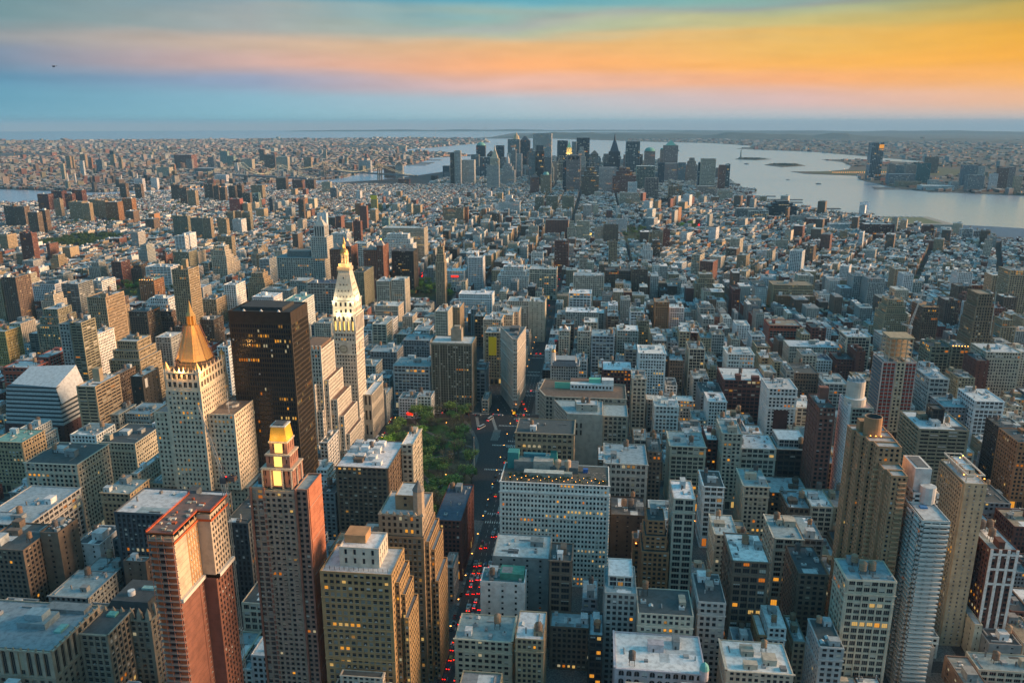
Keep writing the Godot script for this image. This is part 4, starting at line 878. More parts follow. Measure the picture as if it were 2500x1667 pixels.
func make_sky() -> Sky:
	# colours of the air by height (degrees) for a few bearings from the middle of the view, blue in the east to the sunset glow in the west
	var E := [0.0, 1.45, 2.6, 3.7, 4.8, 6.2, 7.8, 15.0, 40.0, 90.0]
	var K := [
		[-180, [lin(152, 178, 200), lin(146, 177, 201), lin(142, 177, 203), lin(138, 176, 204), lin(134, 176, 205), lin(130, 176, 205), lin(126, 176, 206), lin(114, 176, 207), lin(100, 172, 204), lin(96, 176, 210)]],
		[-90, [lin(95, 150, 180), lin(90, 145, 180), lin(88, 142, 178), lin(100, 145, 178), lin(115, 150, 172), lin(105, 150, 170), lin(80, 142, 170), lin(80, 145, 180), lin(92, 166, 196), lin(96, 176, 210)]],
		[-33, [lin(114, 168, 190), lin(103, 160, 184), lin(92, 146, 174), lin(112, 142, 168), lin(145, 155, 162), lin(108, 145, 152), lin(40, 112, 135), lin(70, 140, 175), lin(92, 166, 196), lin(96, 176, 210)]],
		[-17, [lin(140, 190, 205), lin(140, 184, 202), lin(150, 165, 190), lin(210, 175, 165), lin(205, 180, 160), lin(165, 172, 170), lin(55, 145, 180), lin(75, 148, 182), lin(93, 166, 196), lin(96, 176, 210)]],
		[0, [lin(172, 198, 206), lin(182, 196, 205), lin(232, 186, 170), lin(255, 180, 122), lin(235, 185, 130), lin(170, 190, 170), lin(95, 170, 190), lin(95, 160, 188), lin(95, 166, 196), lin(96, 176, 210)]],
		[19, [lin(190, 198, 202), lin(226, 190, 182), lin(250, 178, 120), lin(252, 185, 95), lin(240, 188, 100), lin(205, 190, 125), lin(145, 180, 162), lin(125, 175, 185), lin(100, 168, 194), lin(96, 176, 210)]],
		[33, [lin(212, 195, 186), lin(246, 188, 142), lin(252, 182, 92), lin(250, 178, 66), lin(240, 176, 62), lin(202, 168, 76), lin(146, 150, 92), lin(160, 180, 165), lin(112, 171, 190), lin(96, 176, 210)]],
		[60, [lin(225, 185, 160), lin(255, 190, 110), lin(255, 195, 60), lin(255, 195, 55), lin(255, 200, 65), lin(240, 195, 85), lin(215, 190, 110), lin(200, 195, 160), lin(126, 176, 188), lin(96, 176, 210)]],
		[95, [lin(255, 200, 150), lin(255, 205, 120), lin(255, 208, 90), lin(255, 208, 85), lin(255, 210, 95), lin(255, 205, 110), lin(240, 200, 130), lin(220, 205, 170), lin(136, 180, 188), lin(96, 176, 210)]],
		[135, [lin(215, 185, 165), lin(235, 190, 140), lin(240, 190, 125), lin(235, 190, 125), lin(225, 190, 130), lin(210, 190, 140), lin(195, 185, 155), lin(175, 185, 180), lin(124, 174, 190), lin(96, 176, 210)]],
		[180, [lin(152, 178, 200), lin(146, 177, 201), lin(142, 177, 203), lin(138, 176, 204), lin(134, 176, 205), lin(130, 176, 205), lin(126, 176, 206), lin(114, 176, 207), lin(100, 172, 204), lin(96, 176, 210)]]]
	var W := 2048; var H := 1024
	var im := Image.create(W, H, false, Image.FORMAT_RGBF)
	var nz := FastNoiseLite.new()
	nz.seed = 21; nz.frequency = .5; nz.fractal_octaves = 4
	var wz := FastNoiseLite.new()   # thin streaks of high cloud
	wz.seed = 77; wz.frequency = .9; wz.fractal_octaves = 5; wz.fractal_gain = .6
	for x in W:
		var th := (x + .5) / W * 360.0     # from -z towards +x
		var az := wrapf(th + 6.0, -180, 180)
		var k := 0
		while k < K.size() - 2 and az > K[k + 1][0]: k += 1
		var f: float = clampf((az - K[k][0]) / (K[k + 1][0] - K[k][0]), 0, 1)
		var colm := []
		for r in E.size(): colm.append((K[k][1][r] as Color).lerp(K[k + 1][1][r], f))
		for y in H:
			var e := 90.0 - (y + .5) / H * 180.0
			if e < -.2:
				im.set_pixel(x, y, colm[0]); continue
			e = maxf(0, e + nz.get_noise_3d(sin(deg_to_rad(th)) * 4, e * .9, cos(deg_to_rad(th)) * 4) * minf(e, 9.0) * .16)
			var r := 0
			while r < E.size() - 2 and e > E[r + 1]: r += 1
			var g := clampf((e - E[r]) / (E[r + 1] - E[r]), 0, 1)
			var wisp := 1.0
			if e < 30: wisp += wz.get_noise_3d(sin(deg_to_rad(th)) * 9, e * 1.9, cos(deg_to_rad(th)) * 9) * .13 * clampf((e - .6) / 2.0, 0, 1) * clampf((30 - e) / 20, 0, 1)
			im.set_pixel(x, y, colm[r].lerp(colm[r + 1], g * g * (3 - 2 * g)) * wisp)
	var sm := PanoramaSkyMaterial.new()
	sm.panorama = ImageTexture.create_from_image(im)
	var s := Sky.new()
	s.sky_material = sm
	return s

func _ready() -> void:
	t0 = Time.get_ticks_msec()
	rng.seed = 20260
	var cam := Camera3D.new()
	cam.name = "camera"
	cam.position = CAM
	cam.rotation_degrees = Vector3(-15.3, 6.0, 0)
	cam.fov = 46.2; cam.near = 1.0; cam.far = 160000.0
	add_child(cam)
	var env := Environment.new()
	env.background_mode = Environment.BG_SKY
	env.sky = make_sky()
	env.tonemap_mode = Environment.TONE_MAPPER_LINEAR
	env.tonemap_exposure = 2.4
	env.background_energy_multiplier = 0.425
	env.ssao_enabled = true; env.ssil_enabled = true; env.sdfgi_enabled = true
	env.fog_enabled = true
	env.fog_density = 0.000032
	env.fog_light_color = Color(.58, .82, 1.0)
	var we := WorldEnvironment.new()
	we.name = "world_environment"; we.environment = env
	add_child(we)
	var sun := DirectionalLight3D.new()
	sun.name = "afterglow"
	sun.light_color = Color(1.0, .80, .62)
	sun.light_energy = 1.0
	sun.light_angular_distance = 30.0
	sun.shadow_enabled = true
	add_child(sun)
	var az := deg_to_rad(-6.0 + 86.0)
	var from := Vector3(sin(az) * cos(.25), sin(.25), -cos(az) * cos(.25))
	sun.look_at_from_position(from * 1000, Vector3.ZERO, UP)
	materials()
	terrain()
	streets()
	said("ground")
	landmarks()
	said("landmarks")
	for r in HEROES: hero(r)
	said("heroes")
	for r in FAR: far_tower(r)
	fill_city()
	said("fill")
	far_shores()
	bridges()
	parks()
	traffic()
	lamps()
	boats()
	said("done")

func said(s: String) -> void:
	print(s, " ", Time.get_ticks_msec() - t0, " ms")

# ------------------------------------------------------------------ ground and water
var MANHATTAN := PackedVector2Array([Vector2(-1900, 400), Vector2(-2100, -1500), Vector2(-2350, -2600), Vector2(-2415, -3054), Vector2(-2295, -3104), Vector2(-2272, -3365), Vector2(-2146, -3444), Vector2(-2008, -3644), Vector2(-1771, -3930), Vector2(-1651, -4208), Vector2(-1468, -4357), Vector2(-1253, -4588), Vector2(-1172, -4825), Vector2(-1048, -5366), Vector2(-946, -6029), Vector2(-492, -6464), Vector2(154, -6332), Vector2(553, -5684), Vector2(761, -5109), Vector2(711, -4305), Vector2(764, -4011), Vector2(647, -3737), Vector2(781, -3218), Vector2(834, -3039), Vector2(935, -2785), Vector2(1009, -2510), Vector2(1161, -2312), Vector2(1400, -1500), Vector2(1700, 400)])
var BROOKLYN := PackedVector2Array([Vector2(-2972, -3776), Vector2(-2375, -3655), Vector2(-2252, -3745), Vector2(-2127, -3865), Vector2(-1870, -4154), Vector2(-1737, -4430), Vector2(-1559, -4629), Vector2(-1536, -4747), Vector2(-1540, -5219), Vector2(-1480, -5913), Vector2(-1490, -6957), Vector2(-1578, -7567), Vector2(-1272, -8111), Vector2(-1639, -8913), Vector2(-2648, -9369), Vector2(-2156, -10778), Vector2(-2067, -11847), Vector2(-1842, -13745), Vector2(-2136, -15452), Vector2(-2817, -17114), Vector2(-3961, -18567), Vector2(-4903, -17389), Vector2(-6978, -15764), Vector2(-7924, -15244), Vector2(-9200, -14600), Vector2(-12500, -14500), Vector2(-17000, -14000), Vector2(-14000, -6000), Vector2(-6000, -2600)])
var JERSEY := PackedVector2Array([Vector2(1932, -3917), Vector2(1715, -4036), Vector2(1551, -4145), Vector2(1512, -4418), Vector2(1519, -4953), Vector2(1631, -5284), Vector2(1340, -5475), Vector2(1306, -5712), Vector2(1546, -5738), Vector2(1772, -6025), Vector2(1937, -6520), Vector2(2048, -7169), Vector2(1990, -7575), Vector2(2252, -7691), Vector2(2402, -7448), Vector2(2629, -7153), Vector2(2791, -7326), Vector2(2638, -8309), Vector2(2426, -9613), Vector2(1739, -10636), Vector2(2215, -11850), Vector2(1845, -13540), Vector2(928, -14352), Vector2(30, -15679), Vector2(-1139, -17290), Vector2(-2438, -18727), Vector2(-2700, -26000), Vector2(3000, -31000), Vector2(17000, -30000), Vector2(27000, -21000), Vector2(14000, -7000), Vector2(5000, -3000)])

func sheet(called: String, poly: PackedVector2Array, y: float, col: Color, m: Material, depth := 0.0) -> void:
	var mb := MB.new()
	var tri := Geometry2D.triangulate_polygon(poly)
	for i in range(0, tri.size(), 3):
		var a := poly[tri[i]]; var b := poly[tri[i + 1]]; var c := poly[tri[i + 2]]
		if (b - a).cross(c - a) < 0:
			var s := b; b = c; c = s
		mb.t(Vector3(a.x, y, a.y), Vector3(b.x, y, b.y), Vector3(c.x, y, c.y), col)
	if depth > 0:
		for i in poly.size():
			var a := poly[i]; var b := poly[(i + 1) % poly.size()]
			mb.q(Vector3(a.x, y, a.y), Vector3(b.x, y, b.y), Vector3(b.x, y - depth, b.y), Vector3(a.x, y - depth, a.y), Color(.12, .11, .10))
	structure(called, mb, m)

func hills(called: String, a: Vector2, b: Vector2, wide: float, high: float, sd: int, col: Color) -> void:
	var mb := MB.new()
	var nz := FastNoiseLite.new()
	nz.seed = sd; nz.frequency = 1.0 / (a.distance_to(b) * .16); nz.fractal_octaves = 4
	var nu := 70; var nv := 8
	var dir := (b - a).normalized(); var side := Vector2(-dir.y, dir.x)
	var P := func(i: int, j: int) -> Vector3:
		var q := a.lerp(b, float(i) / nu) + side * wide * (float(j) / nv - .5)
		var e := sin(PI * j / nv) * clampf(sin(PI * i / nu) * 2.2, 0, 1)
		return Vector3(q.x, e * high * (.55 + .65 * nz.get_noise_2d(q.x, q.y)) - .5, q.y)
	for i in nu:
		for j in nv:
			mb.q(P.call(i, j), P.call(i + 1, j), P.call(i + 1, j + 1), P.call(i, j + 1), jitter(col, .12))
	structure(called, mb, M.ground)

func terrain() -> void:
	var wm := MB.new()
	var R := [0.0, 3000.0, 8000.0, 16000.0, 36000.0]
	for k in 4:
		for i in 72:
			var p := TAU * i / 72; var s := TAU * (i + 1) / 72
			wm.q(Vector3(R[k] * cos(p), -1.6, R[k] * sin(p)), Vector3(R[k] * cos(s), -1.6, R[k] * sin(s)), Vector3(R[k + 1] * cos(s), -1.6, R[k + 1] * sin(s)), Vector3(R[k + 1] * cos(p), -1.6, R[k + 1] * sin(p)), Color.WHITE)
	structure("water", wm, M.water)
	sheet("ground", MANHATTAN, 0, Color(.055, .058, .06), M.asphalt, 2)
	sheet("land", BROOKLYN, 0, Color(.075, .078, .072), M.ground, 2)
	sheet("land", JERSEY, 0, Color(.085, .09, .075), M.ground, 2)
	sheet("island", PackedVector2Array([Vector2(1235, -7584), Vector2(1321, -7872), Vector2(1483, -7889), Vector2(1560, -7619), Vector2(1398, -7427)]), .6, Color(.06, .075, .04), M.ground, 3)
	sheet("island", PackedVector2Array([Vector2(1299, -6584), Vector2(1435, -6878), Vector2(1595, -6823), Vector2(1588, -6483), Vector2(1374, -6273)]), .6, Color(.06, .07, .045), M.ground, 3)
	sheet("lawn", PackedVector2Array([Vector2(1640, -5330), Vector2(1400, -5500), Vector2(1420, -5680), Vector2(1800, -5900), Vector2(2500, -6300), Vector2(2600, -5400)]), .4, Color(.07, .10, .04), M.ground)
	sheet("lawn", PackedVector2Array([Vector2(700, -4250), Vector2(750, -4020), Vector2(660, -3900), Vector2(560, -4200)]), .4, Color(.05, .09, .035), M.ground)
	hills("hills", Vector2(-2300, -19500), Vector2(6500, -17500), 3800, 135, 5, Color(.05, .065, .05))
	hills("hills", Vector2(3500, -16500), Vector2(14000, -13500), 4200, 48, 6, Color(.06, .07, .055))
	hills("hills", Vector2(-12000, -31000), Vector2(6000, -33500), 3000, 80, 7, Color(.055, .065, .06))
	hills("hills", Vector2(3000, -31500), Vector2(26000, -20000), 4000, 85, 8, Color(.055, .065, .06))
	for a in [[781, 934, -3236, -3216], [818, 1003, -3066, -3040], [1012, 1130, -2550, -2528], [1130, 1330, -2240, -2222], [700, 850, -3480, -3462], [720, 880, -3600, -3585], [690, 800, -3760, -3748], [900, 1060, -2960, -2944], [1060, 1190, -2440, -2424], [1100, 1240, -2340, -2326], [1400, 1540, -4240, -4215], [1420, 1560, -4330, -4310], [1600, 1740, -4080, -4060], [-1460, -1330, -6300, -6240], [-1470, -1340, -6500, -6440], [-1480, -1350, -6700, -6640], [-1500, -1380, -7200, -7100]]:
		var mb := MB.new()
		mb.box(a[0] - 20, a[1], -1.5, 1.2, a[2], a[3], Color(.16, .15, .14))
		structure("pier", mb, M.ground)
	var pk := begin(1020, -2770)
	pk.g("wall").box(930, 1130, -1.5, 9, -2890, -2660, Color(.30, .31, .29))
	pk.g("roof").box(960, 1100, 9, 9.4, -2860, -2690, Color(.13, .17, .10))
	for i in 9: pk.piece("skylight", "roof").box(940 + i * 20, 948 + i * 20, 9, 10.4, -2885, -2866, Color(.5, .52, .52))
	finish(pk, "pier_shed", "large square pier shed with green playing field inside", "pier")

const AVE := [-2420.0, -2230.0, -2040.0, -1850.0, -1660.0, -1455.0, -1260.0, -1060.0, -835.0, -640.0, -500.0, -370.0, -220.0, -77.0, 240.0, 515.0, 790.0, 1065.0, 1340.0]
func bway(z: float) -> float:   # the diagonal avenue
	if z > -905: return -90.0 + (z + 860.0) * .355 * 1.0 if z > -860 else -92.0 + (z + 860) * .35
	return -108.0 + (z + 905.0) * .345
func st_z(i: int) -> float:
	return -(40.0 + 80.5 * i)

func in_view(x: float, y: float, z: float, m := 120.0) -> bool:
	var p := Vector3(x, y, z) - CAM
	p = p.rotated(UP, -deg_to_rad(6.0))
	p = p.rotated(Vector3(1, 0, 0), deg_to_rad(15.3))
	if p.z > -60: return false
	var u := 1176 + 1840 * p.x / -p.z; var v := 784 - 1840 * p.y / -p.z
	return u > -m and u < 2352 + m and v > -m and v < 1568 + m

func streets() -> void:
	# raised pavements, block by block, as far as they can be told apart
	for i in range(3, 22):
		for j in AVE.size() - 1:
			var x0: float = AVE[j] + 9.5; var x1: float = AVE[j + 1] - 9.5
			var z1 := st_z(i) - 5.5; var z0 := st_z(i + 1) + 5.5
			if j == 12 and i >= 7 and i <= 9: continue
			if not in_view((x0 + x1) / 2, 0, (z0 + z1) / 2, 500): continue
			var mb := MB.new()
			var zm := (z0 + z1) / 2
			var bx := bway(zm)
			if bx > x0 - 16 and bx < x1 + 16 and absf(bx - AVE[j]) > 2:
				if bx - 26 > x0: mb.box(x0, bx - 26, 0, .15, z0, z1, Color(.17, .17, .165))
				if bx + 26 < x1: mb.box(bx + 26, x1, 0, .15, z0, z1, Color(.17, .17, .165))
				if mb.v.size() == 0: continue
			else: mb.box(x0, x1, 0, .15, z0, z1, Color(.17, .17, .165))
			structure("pavement", mb, M.asphalt)
	# lane lines and crossings
	var mk := MB.new()
	var wc := Color(.55, .55, .52)
	for x in [-81.0, -77.0, -73.0]:
		for k in 70:
			var z := -390.0 - k * 9
			mk.q(Vector3(x - .09, .008, z - 4), Vector3(x + .09, .008, z - 4), Vector3(x + .09, .008, z), Vector3(x - .09, .008, z), wc)
	for k in 40:
		var z := -600.0 - k * 9
		for dx in [-4.0, 4.0]:
			mk.q(Vector3(bway(z - 4) + dx - .09, .008, z - 4), Vector3(bway(z - 4) + dx + .09, .008, z - 4), Vector3(bway(z) + dx + .09, .008, z), Vector3(bway(z) + dx - .09, .008, z), wc)
	for i in range(4, 14):
		for e in [7.5, -7.5]:
			var z: float = st_z(i) + e
			for ax in [-77.0, -220.0]:
				for k in 9:
					var x: float = ax - 8.0 + k * 1.9
					mk.q(Vector3(x, .008, z - 1.7), Vector3(x + .7, .008, z - 1.7), Vector3(x + .7, .008, z + 1.7), Vector3(x, .008, z + 1.7), wc)
	for q in [[-135, -849, -100, -849], [-100, -815, -60, -815], [-128, -838, -120, -800], [-112, -845, -96, -780], [-100, -700, -70, -700], [-100, -760, -66, -760]]:
		var a := Vector3(q[0], .008, q[1]); var b := Vector3(q[2], .008, q[3])
		var d := (b - a).normalized(); var s := d.cross(UP) * 1.6
		var n := int(a.distance_to(b) / 1.6)
		for k in n:
			var c := a + d * k * 1.6
			mk.q(c - s, c - s + d * .7, c + s + d * .7, c + s, wc)
	structure("road_marking", mk, M.paint)
	# the plaza triangles where the avenues cross
	var tri := MB.new()
	tri.box(-104, -96, 0, .16, -802, -772, Color(.2, .2, .19))
	structure("pavement", tri, M.asphalt)

# ------------------------------------------------------------------ buildings of the table
func wall_col(k: String) -> Color: return jitter(WALLS[k], .08)
func roof_col(k: String) -> Color: return jitter(ROOFS.get(k, ROOFS.grey), .12)

func hero(r: Array) -> void:
	var x0: float = r[2]; var x1: float = r[3]; var z0: float = r[4]; var z1: float = r[5]; var H: float = r[6]
	var cx := (x0 + x1) / 2; var cz := (z0 + z1) / 2
	rects.append([x0, x1, z0, z1])
	var d := Vector3(cx, H, z1).distance_to(CAM)
	var b := begin(cx, cz, d < 410)
	if not "lit" in r[1] and not "glow" in r[1]: b.lit = .8
	else: b.lit = 2.6
	var s: Dictionary = STYLES[r[7]].duplicate()
	s.bay *= rng.randf_range(.9, 1.15); s.fh *= rng.randf_range(.95, 1.1)
	var col := wall_col(r[8]); var rcol := roof_col(r[9])
	if r[7] in ["P", "L", "C"]:
		s["maj"] = [0, 3, 2, 4][rng.randi_range(0, 3)]
		s["belts"] = [[], [.8], [.25, .85], [.9], [.5]][rng.randi_range(0, 4)]
	var base: float = minf(H * .2, 9.0)
	var W := x1 - x0
	var split := rng.randf()
	if "stepped" in r[1] or "terraces" in r[1]:
		var n := 3
		for i in n:
			var f := 1.0 - i * .17
			var yy0 := 0.0 if i == 0 else H * (1.0 - .13 * (n - i)); var yy1 := H * (1.0 - .13 * (n - 1 - i))
			mass(b, rc(cx - W / 2 * f, cx + W / 2 * f, z0 + (z1 - z0) * .08 * i, z1 - (z1 - z0) * .10 * i), yy0, yy1, s, col, rcol)
		roof_things(b, cx - W * .25, cx + W * .25, z0 + 4, z1 - (z1 - z0) * .25, H, col, 2, .6)
	elif r[7] in ["P", "L", "C"] and H > 30 and split < .75:
		# shop base, shaft, and a top storey set off by a band
		var s2 := s.duplicate(); s2.bay = 5.5; s2.pw = .25; s2.fh = base; s2.sf = .12; s2.mu = 2; s2.lit = .25
		mass(b, rc(x0, x1, z0, z1), 0, base, s2, col, rcol, {"noroof": true})
		var tp: float = H - float(s.fh) * 2.2
		mass(b, rc(x0 + .15, x1 - .15, z0, z1 - .15), base, tp, s, col, rcol, {"noroof": true})
		b.g("trim").box(x0 - .35, x1 + .35, tp - .3, tp + .25, z1 - .1, z1 + .4, col * 1.12)
		mass(b, rc(x0 + .1, x1 - .1, z0, z1 - .1), tp + .25, H, s, col, rcol, {"cornice": split < .5})
		roof_things(b, x0, x1, z0, z1, H, col, 7 if W > 14 else 4, .9)
	else:
		mass(b, rc(x0, x1, z0, z1), 0, H, s, col, rcol, {"cornice": r[7] in ["C", "A"]})
		roof_things(b, x0, x1, z0, z1, H, col, 7 if W > 14 else 4, .7)
	if b.near and r[7] == "P" and rng.randf() < .45: fire_escape(b, x0 + W * rng.randf_range(.25, .75), z1 + .45, 2, H - 3, float(s.fh))
	if r[7] == "K":
		for k in 3: b.g("net").q(Vector3(x0, H - 4 - k * 14, z1 + .3), Vector3(x1, H - 4 - k * 14, z1 + .3), Vector3(x1, H - 8 - k * 14, z1 + .3), Vector3(x0, H - 8 - k * 14, z1 + .3), Color(.62, .13, .06))
	var L: String = r[1]
	if "two wooden" in L or "paired roof tanks" in L or "roof tanks" in L:
		water_tank(b, cx - 2.6, H - .9, cz + 3, 2.1, 2.2); water_tank(b, cx + 2.6, H - .9, cz + 2, 2.1, 2.2)
	if "chimney" in L: b.piece("chimney", "wall").box(cx - 3, cx + 4, H - 1, H + 12, cz - 3, cz + 3, col)
	if "tall yellow sign" in L:
		b.piece("yellow_sign", "paint").box(-129.6, -119.8, 38.9, 62.8, z1 + .1, z1 + .5, Color(.85, .58, .01))
	if "floodlight" in L: b.piece("flood_lamp", "lamp").box(x0 + 2, x0 + 2.6, H - 3.4, H - 3, z1 + .2, z1 + .6, Color.WHITE)
	if "crown box" in L:
		mass(b, rc(cx - 4, cx + 5, cz - 6, cz + 5), H - .9, H + 11, STYLES.G, WALLS.dark, ROOFS.dark)
	if "turquoise dome" in L:
		var pc := b.piece("dome", "roof")
		pc.ring(x1 - 1, z1 - 1, 2.4, H - 4, 2.4, H + 2, 12, col); pc.ring(x1 - 1, z1 - 1, 2.5, H + 2, 1.9, H + 4.5, 12, Color(.18, .48, .44)); pc.ring(x1 - 1, z1 - 1, 1.9, H + 4.5, 0, H + 6.5, 12, Color(.18, .48, .44))
	if "blue roof dome" in L:
		var pc := b.piece("dome", "roof")
		pc.ring(x0 - 4, z1 + 3, 3.0, 0, 3.0, H - 6, 12, WALLS.cream); pc.ring(x0 - 4, z1 + 3, 3.2, H - 6, 1.8, H - 3, 12, Color(.5, .42, .25)); pc.ring(x0 - 4, z1 + 3, 1.8, H - 3, 0, H - 1, 12, Color(.5, .42, .25))
	if "neon" in L: b.piece("neon_sign", "sign_red").box(cx - 1, cx + 6, 5, 7.5, z1 + .3, z1 + .7, Color.WHITE)
	if "red sign" in L: b.piece("shop_sign", "sign_red").box(cx - 6, cx + 8, H - 12, H - 9, z1 + .3, z1 + .7, Color.WHITE)
	if "ring of roof lights" in L or "string of roof lamps" in L:
		for k in 6: b.g("lamp").box(x0 + W * (k + .3) / 6.0, x0 + W * (k + .3) / 6.0 + .6, H + .1, H + .7, z1 - .8, z1 - .2, Color.WHITE)
	if "orange painted wall" in L: b.piece("painted_wall", "paint").box(x0 - 1, x1 + 2, 1, 14, z1 + 6, z1 + 6.5, Color(.62, .16, .03))
	if "wall advertisement" in L: b.piece("wall_sign", "paint").box(x1 + .1, x1 + .4, H - 14, H - 4, z1 - 9, z1 - 4, Color(.6, .6, .58))
	if "pyramid roof shed" in L or "pyramid shed" in L:
		b.piece("roof_shed", "roof").ring(cx, cz + 4, 7, H, 0, H + 7, 4, ROOFS.white, PI / 4)
	if "teal rooftop" in L: b.piece("roof_room", "roof").box(cx - 2, x1 - 1, H - .9, H + 3.5, z0 + 2, z1 - 4, Color(.06, .28, .22))
	if "glazed rooftop" in L or "glass penthouse" in L: mass(b, rc(x0 + 2, x1 - 2, z0 + 2, z1 - 8), H - .9, H + 6, STYLES.G, WALLS.pale, ROOFS.white)
	if "white roof" in L and "crowded" in L:
		for k in 9: b.piece("cooling_unit", "roof").box(x0 + 3 + k % 3 * 9, x0 + 9 + k % 3 * 9, H - .9, H + 2 + rng.randf() * 3, z0 + 6 + k / 3 * 13, z0 + 12 + k / 3 * 13, ROOFS.white * rng.randf_range(.7, 1.1))
	if "white framed front" in L:
		var pc := b.piece("front_panel", "stone")
		for k in 4: pc.box(x0 + (W - 1.6) * k / 3.0, x0 + (W - 1.6) * k / 3.0 + 1.6, 8, H, z1 + .1, z1 + .6, WALLS.white)
		for k in 3: pc.box(x0, x1, H - 4 - k * 10, H - 2.6 - k * 10, z1 + .1, z1 + .5, WALLS.white)
	if "dark brick centre" in L:
		b.piece("brick_panel", "wall").box(x0 + W * .26, x1 - W * .26, 10, H - 22, z1 + .05, z1 + .35, Color(.10, .05, .045))
		b.piece("band", "stone").box(x0 - .4, x1 + .4, H - 21, H - 19.6, z1, z1 + .7, WALLS.white)
		b.piece("band", "stone").box(x0 - .4, x1 + .4, H - 9, H - 8, z1, z1 + .7, WALLS.white)
	var cat := "apartment house" if r[0] == "apartment_building" else ("office building" if r[0] == "office_building" else "loft building")
	finish(b, r[0], L, cat)

func far_tower(r: Array) -> void:
	var x0: float = r[2]; var x1: float = r[3]; var z0: float = r[4]; var z1: float = r[5]; var H: float = r[6]
	var cx := (x0 + x1) / 2; var cz := (z0 + z1) / 2; var W := x1 - x0; var D := z1 - z0
	rects.append([x0, x1, z0, z1])
	var b := begin(cx, cz)
	b.lit = .7
	var s: Dictionary = STYLES[r[7]].duplicate()
	var dist := absf(z1)
	var k := clampf(dist / 2300.0, 1.0, 2.6)
	s.bay *= k; s.fh *= clampf(k, 1.0, 1.8); s.mu = 0
	s.dp *= 1.4
	var col := wall_col(r[8]); var rcol := roof_col(["blue", "grey", "dark", "pale"][rng.randi_range(0, 3)])
	var cap: String = r[9]
	if "blue roof" in r[1]: rcol = Color(.2, .33, .40)
	if cap == "tiers":
		mass(b, rc(x0, x1, z0, z1), 0, H * .72, s, col, rcol)
		mass(b, rc(x0 + W * .14, x1 - W * .14, z0 + D * .1, z1 - D * .14), H * .72, H * .88, s, col, rcol)
		mass(b, rc(x0 + W * .27, x1 - W * .27, z0 + D * .2, z1 - D * .27), H * .88, H, s, col, rcol)
		if "wedding" in r[1]:
			b.g("wall").ring(cx, cz, W * .13, H, W * .11, H + 22, 10, col); b.g("wall").ring(cx, cz, W * .11, H + 22, 0, H + 44, 10, col)
	else:
		mass(b, rc(x0, x1, z0, z1), 0, H, s, col, rcol)
		if cap == "" and dist < 4200: roof_things(b, x0, x1, z0, z1, H, col, 2, 0.2)
	var gr := Color(.16, .42, .38)
	var rf := b.g("roof")
	match cap:
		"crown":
			rf.ring(cx + W * .2, cz, W * .28, H, W * .2, H + 22, 8, WALLS.gold); rf.ring(cx + W * .2, cz, W * .14, H + 22, 0, H + 44, 8, WALLS.gold)  # lit crown shown by gold paint, without glow
		"pyr": rf.ring(cx, cz, W * .66, H, W * .1, H + W * .42, 4, WALLS.navy if r[8] == "navy" else Color(.1, .1, .1), PI / 4)
		"pyr2": rf.ring(cx, cz, W * .5, H, 0, H + W * .38, 4, gr, PI / 4)
		"spirepyr":
			rf.ring(cx, cz, W * .55, H, W * .16, H + W * .9, 4, gr if r[8] == "gold" else col, PI / 4)
			rf.ring(cx, cz, W * .1, H + W * .9, 0, H + W * 1.6, 6, gr if r[8] == "gold" else col)
		"dome":
			for q in 4: rf.ring(cx, cz, W * .5 * cos(q * PI / 8), H + W * .36 * sin(q * PI / 8), W * .5 * cos((q + 1) * PI / 8), H + W * .36 * sin((q + 1) * PI / 8), 16, gr)
		"lamp": b.g("trim").box(x0 + W * .25, x1 - W * .25, H, H + 10, z0 + D * .25, z1 - D * .25, WALLS.white)  # lit cap shown by white paint, no lamp inside
		"lampmint": rf.ring(cx, cz, W * .3, H, W * .2, H + 12, 10, Color(.2, .5, .48))
		"darkcap": rf.box(x0, x1, H, H + 26, z0, z1, Color(.04, .07, .09))
		"slots":
			for q in 3: b.g("glass").q(Vector3(x0 + W * (.12 + q * .28), H - 6, z1 + .4), Vector3(x0 + W * (.3 + q * .28), H - 6, z1 + .4), Vector3(x0 + W * (.3 + q * .28), H - 20, z1 + .4), Vector3(x0 + W * (.12 + q * .28), H - 20, z1 + .4), Color(.01, .01, .012))
		"sign": b.g("lit1").q(Vector3(x0 + W * .62, H - 10, z1 + .6), Vector3(x1, H - 10, z1 + .6), Vector3(x1, H - 32, z1 + .6), Vector3(x0 + W * .62, H - 32, z1 + .6), Color.WHITE)
	if "big yellow roof sign" in r[1]: b.piece("yellow_sign", "paint").box(x0, x1, H, H + 14, z1 - 1, z1, Color(.75, .6, .02))
	var cat: String = {"skyscraper": "skyscraper", "housing_tower": "housing tower", "waterfront_tower": "tower", "loft_building": "loft building", "apartment_building": "apartment house"}[r[0]]
	var o := finish(b, r[0], r[1], cat, r[10] if r.size() > 10 else "")
	if "floodlit" in r[1]: omni(o, Vector3(cx, H - 35, z1 + 30), Color(1, .85, .5), 1800, 2.0)

# ------------------------------------------------------------------ hand-built landmarks
func sty(k: String, o := {}) -> Dictionary:
	var s: Dictionary = STYLES[k].duplicate()
	s.merge(o, true)
	return s

func omni(parent: Node3D, at: Vector3, col: Color, e: float, size := .6) -> void:
	var l := OmniLight3D.new()
	l.name = "flood_light"
	l.light_color = col; l.light_energy = e; l.light_size = size; l.omni_range = 120; l.omni_attenuation = 2.0; l.shadow_enabled = true
	parent.add_child(l, true)
	l.position = at - parent.position

func dressed(b: Bd, x0: float, x1: float, z0: float, z1: float, y: float, col: Color, n: int, tank := .5) -> void:
	roof_things(b, x0, x1, z0, z1, y, col, n, tank)

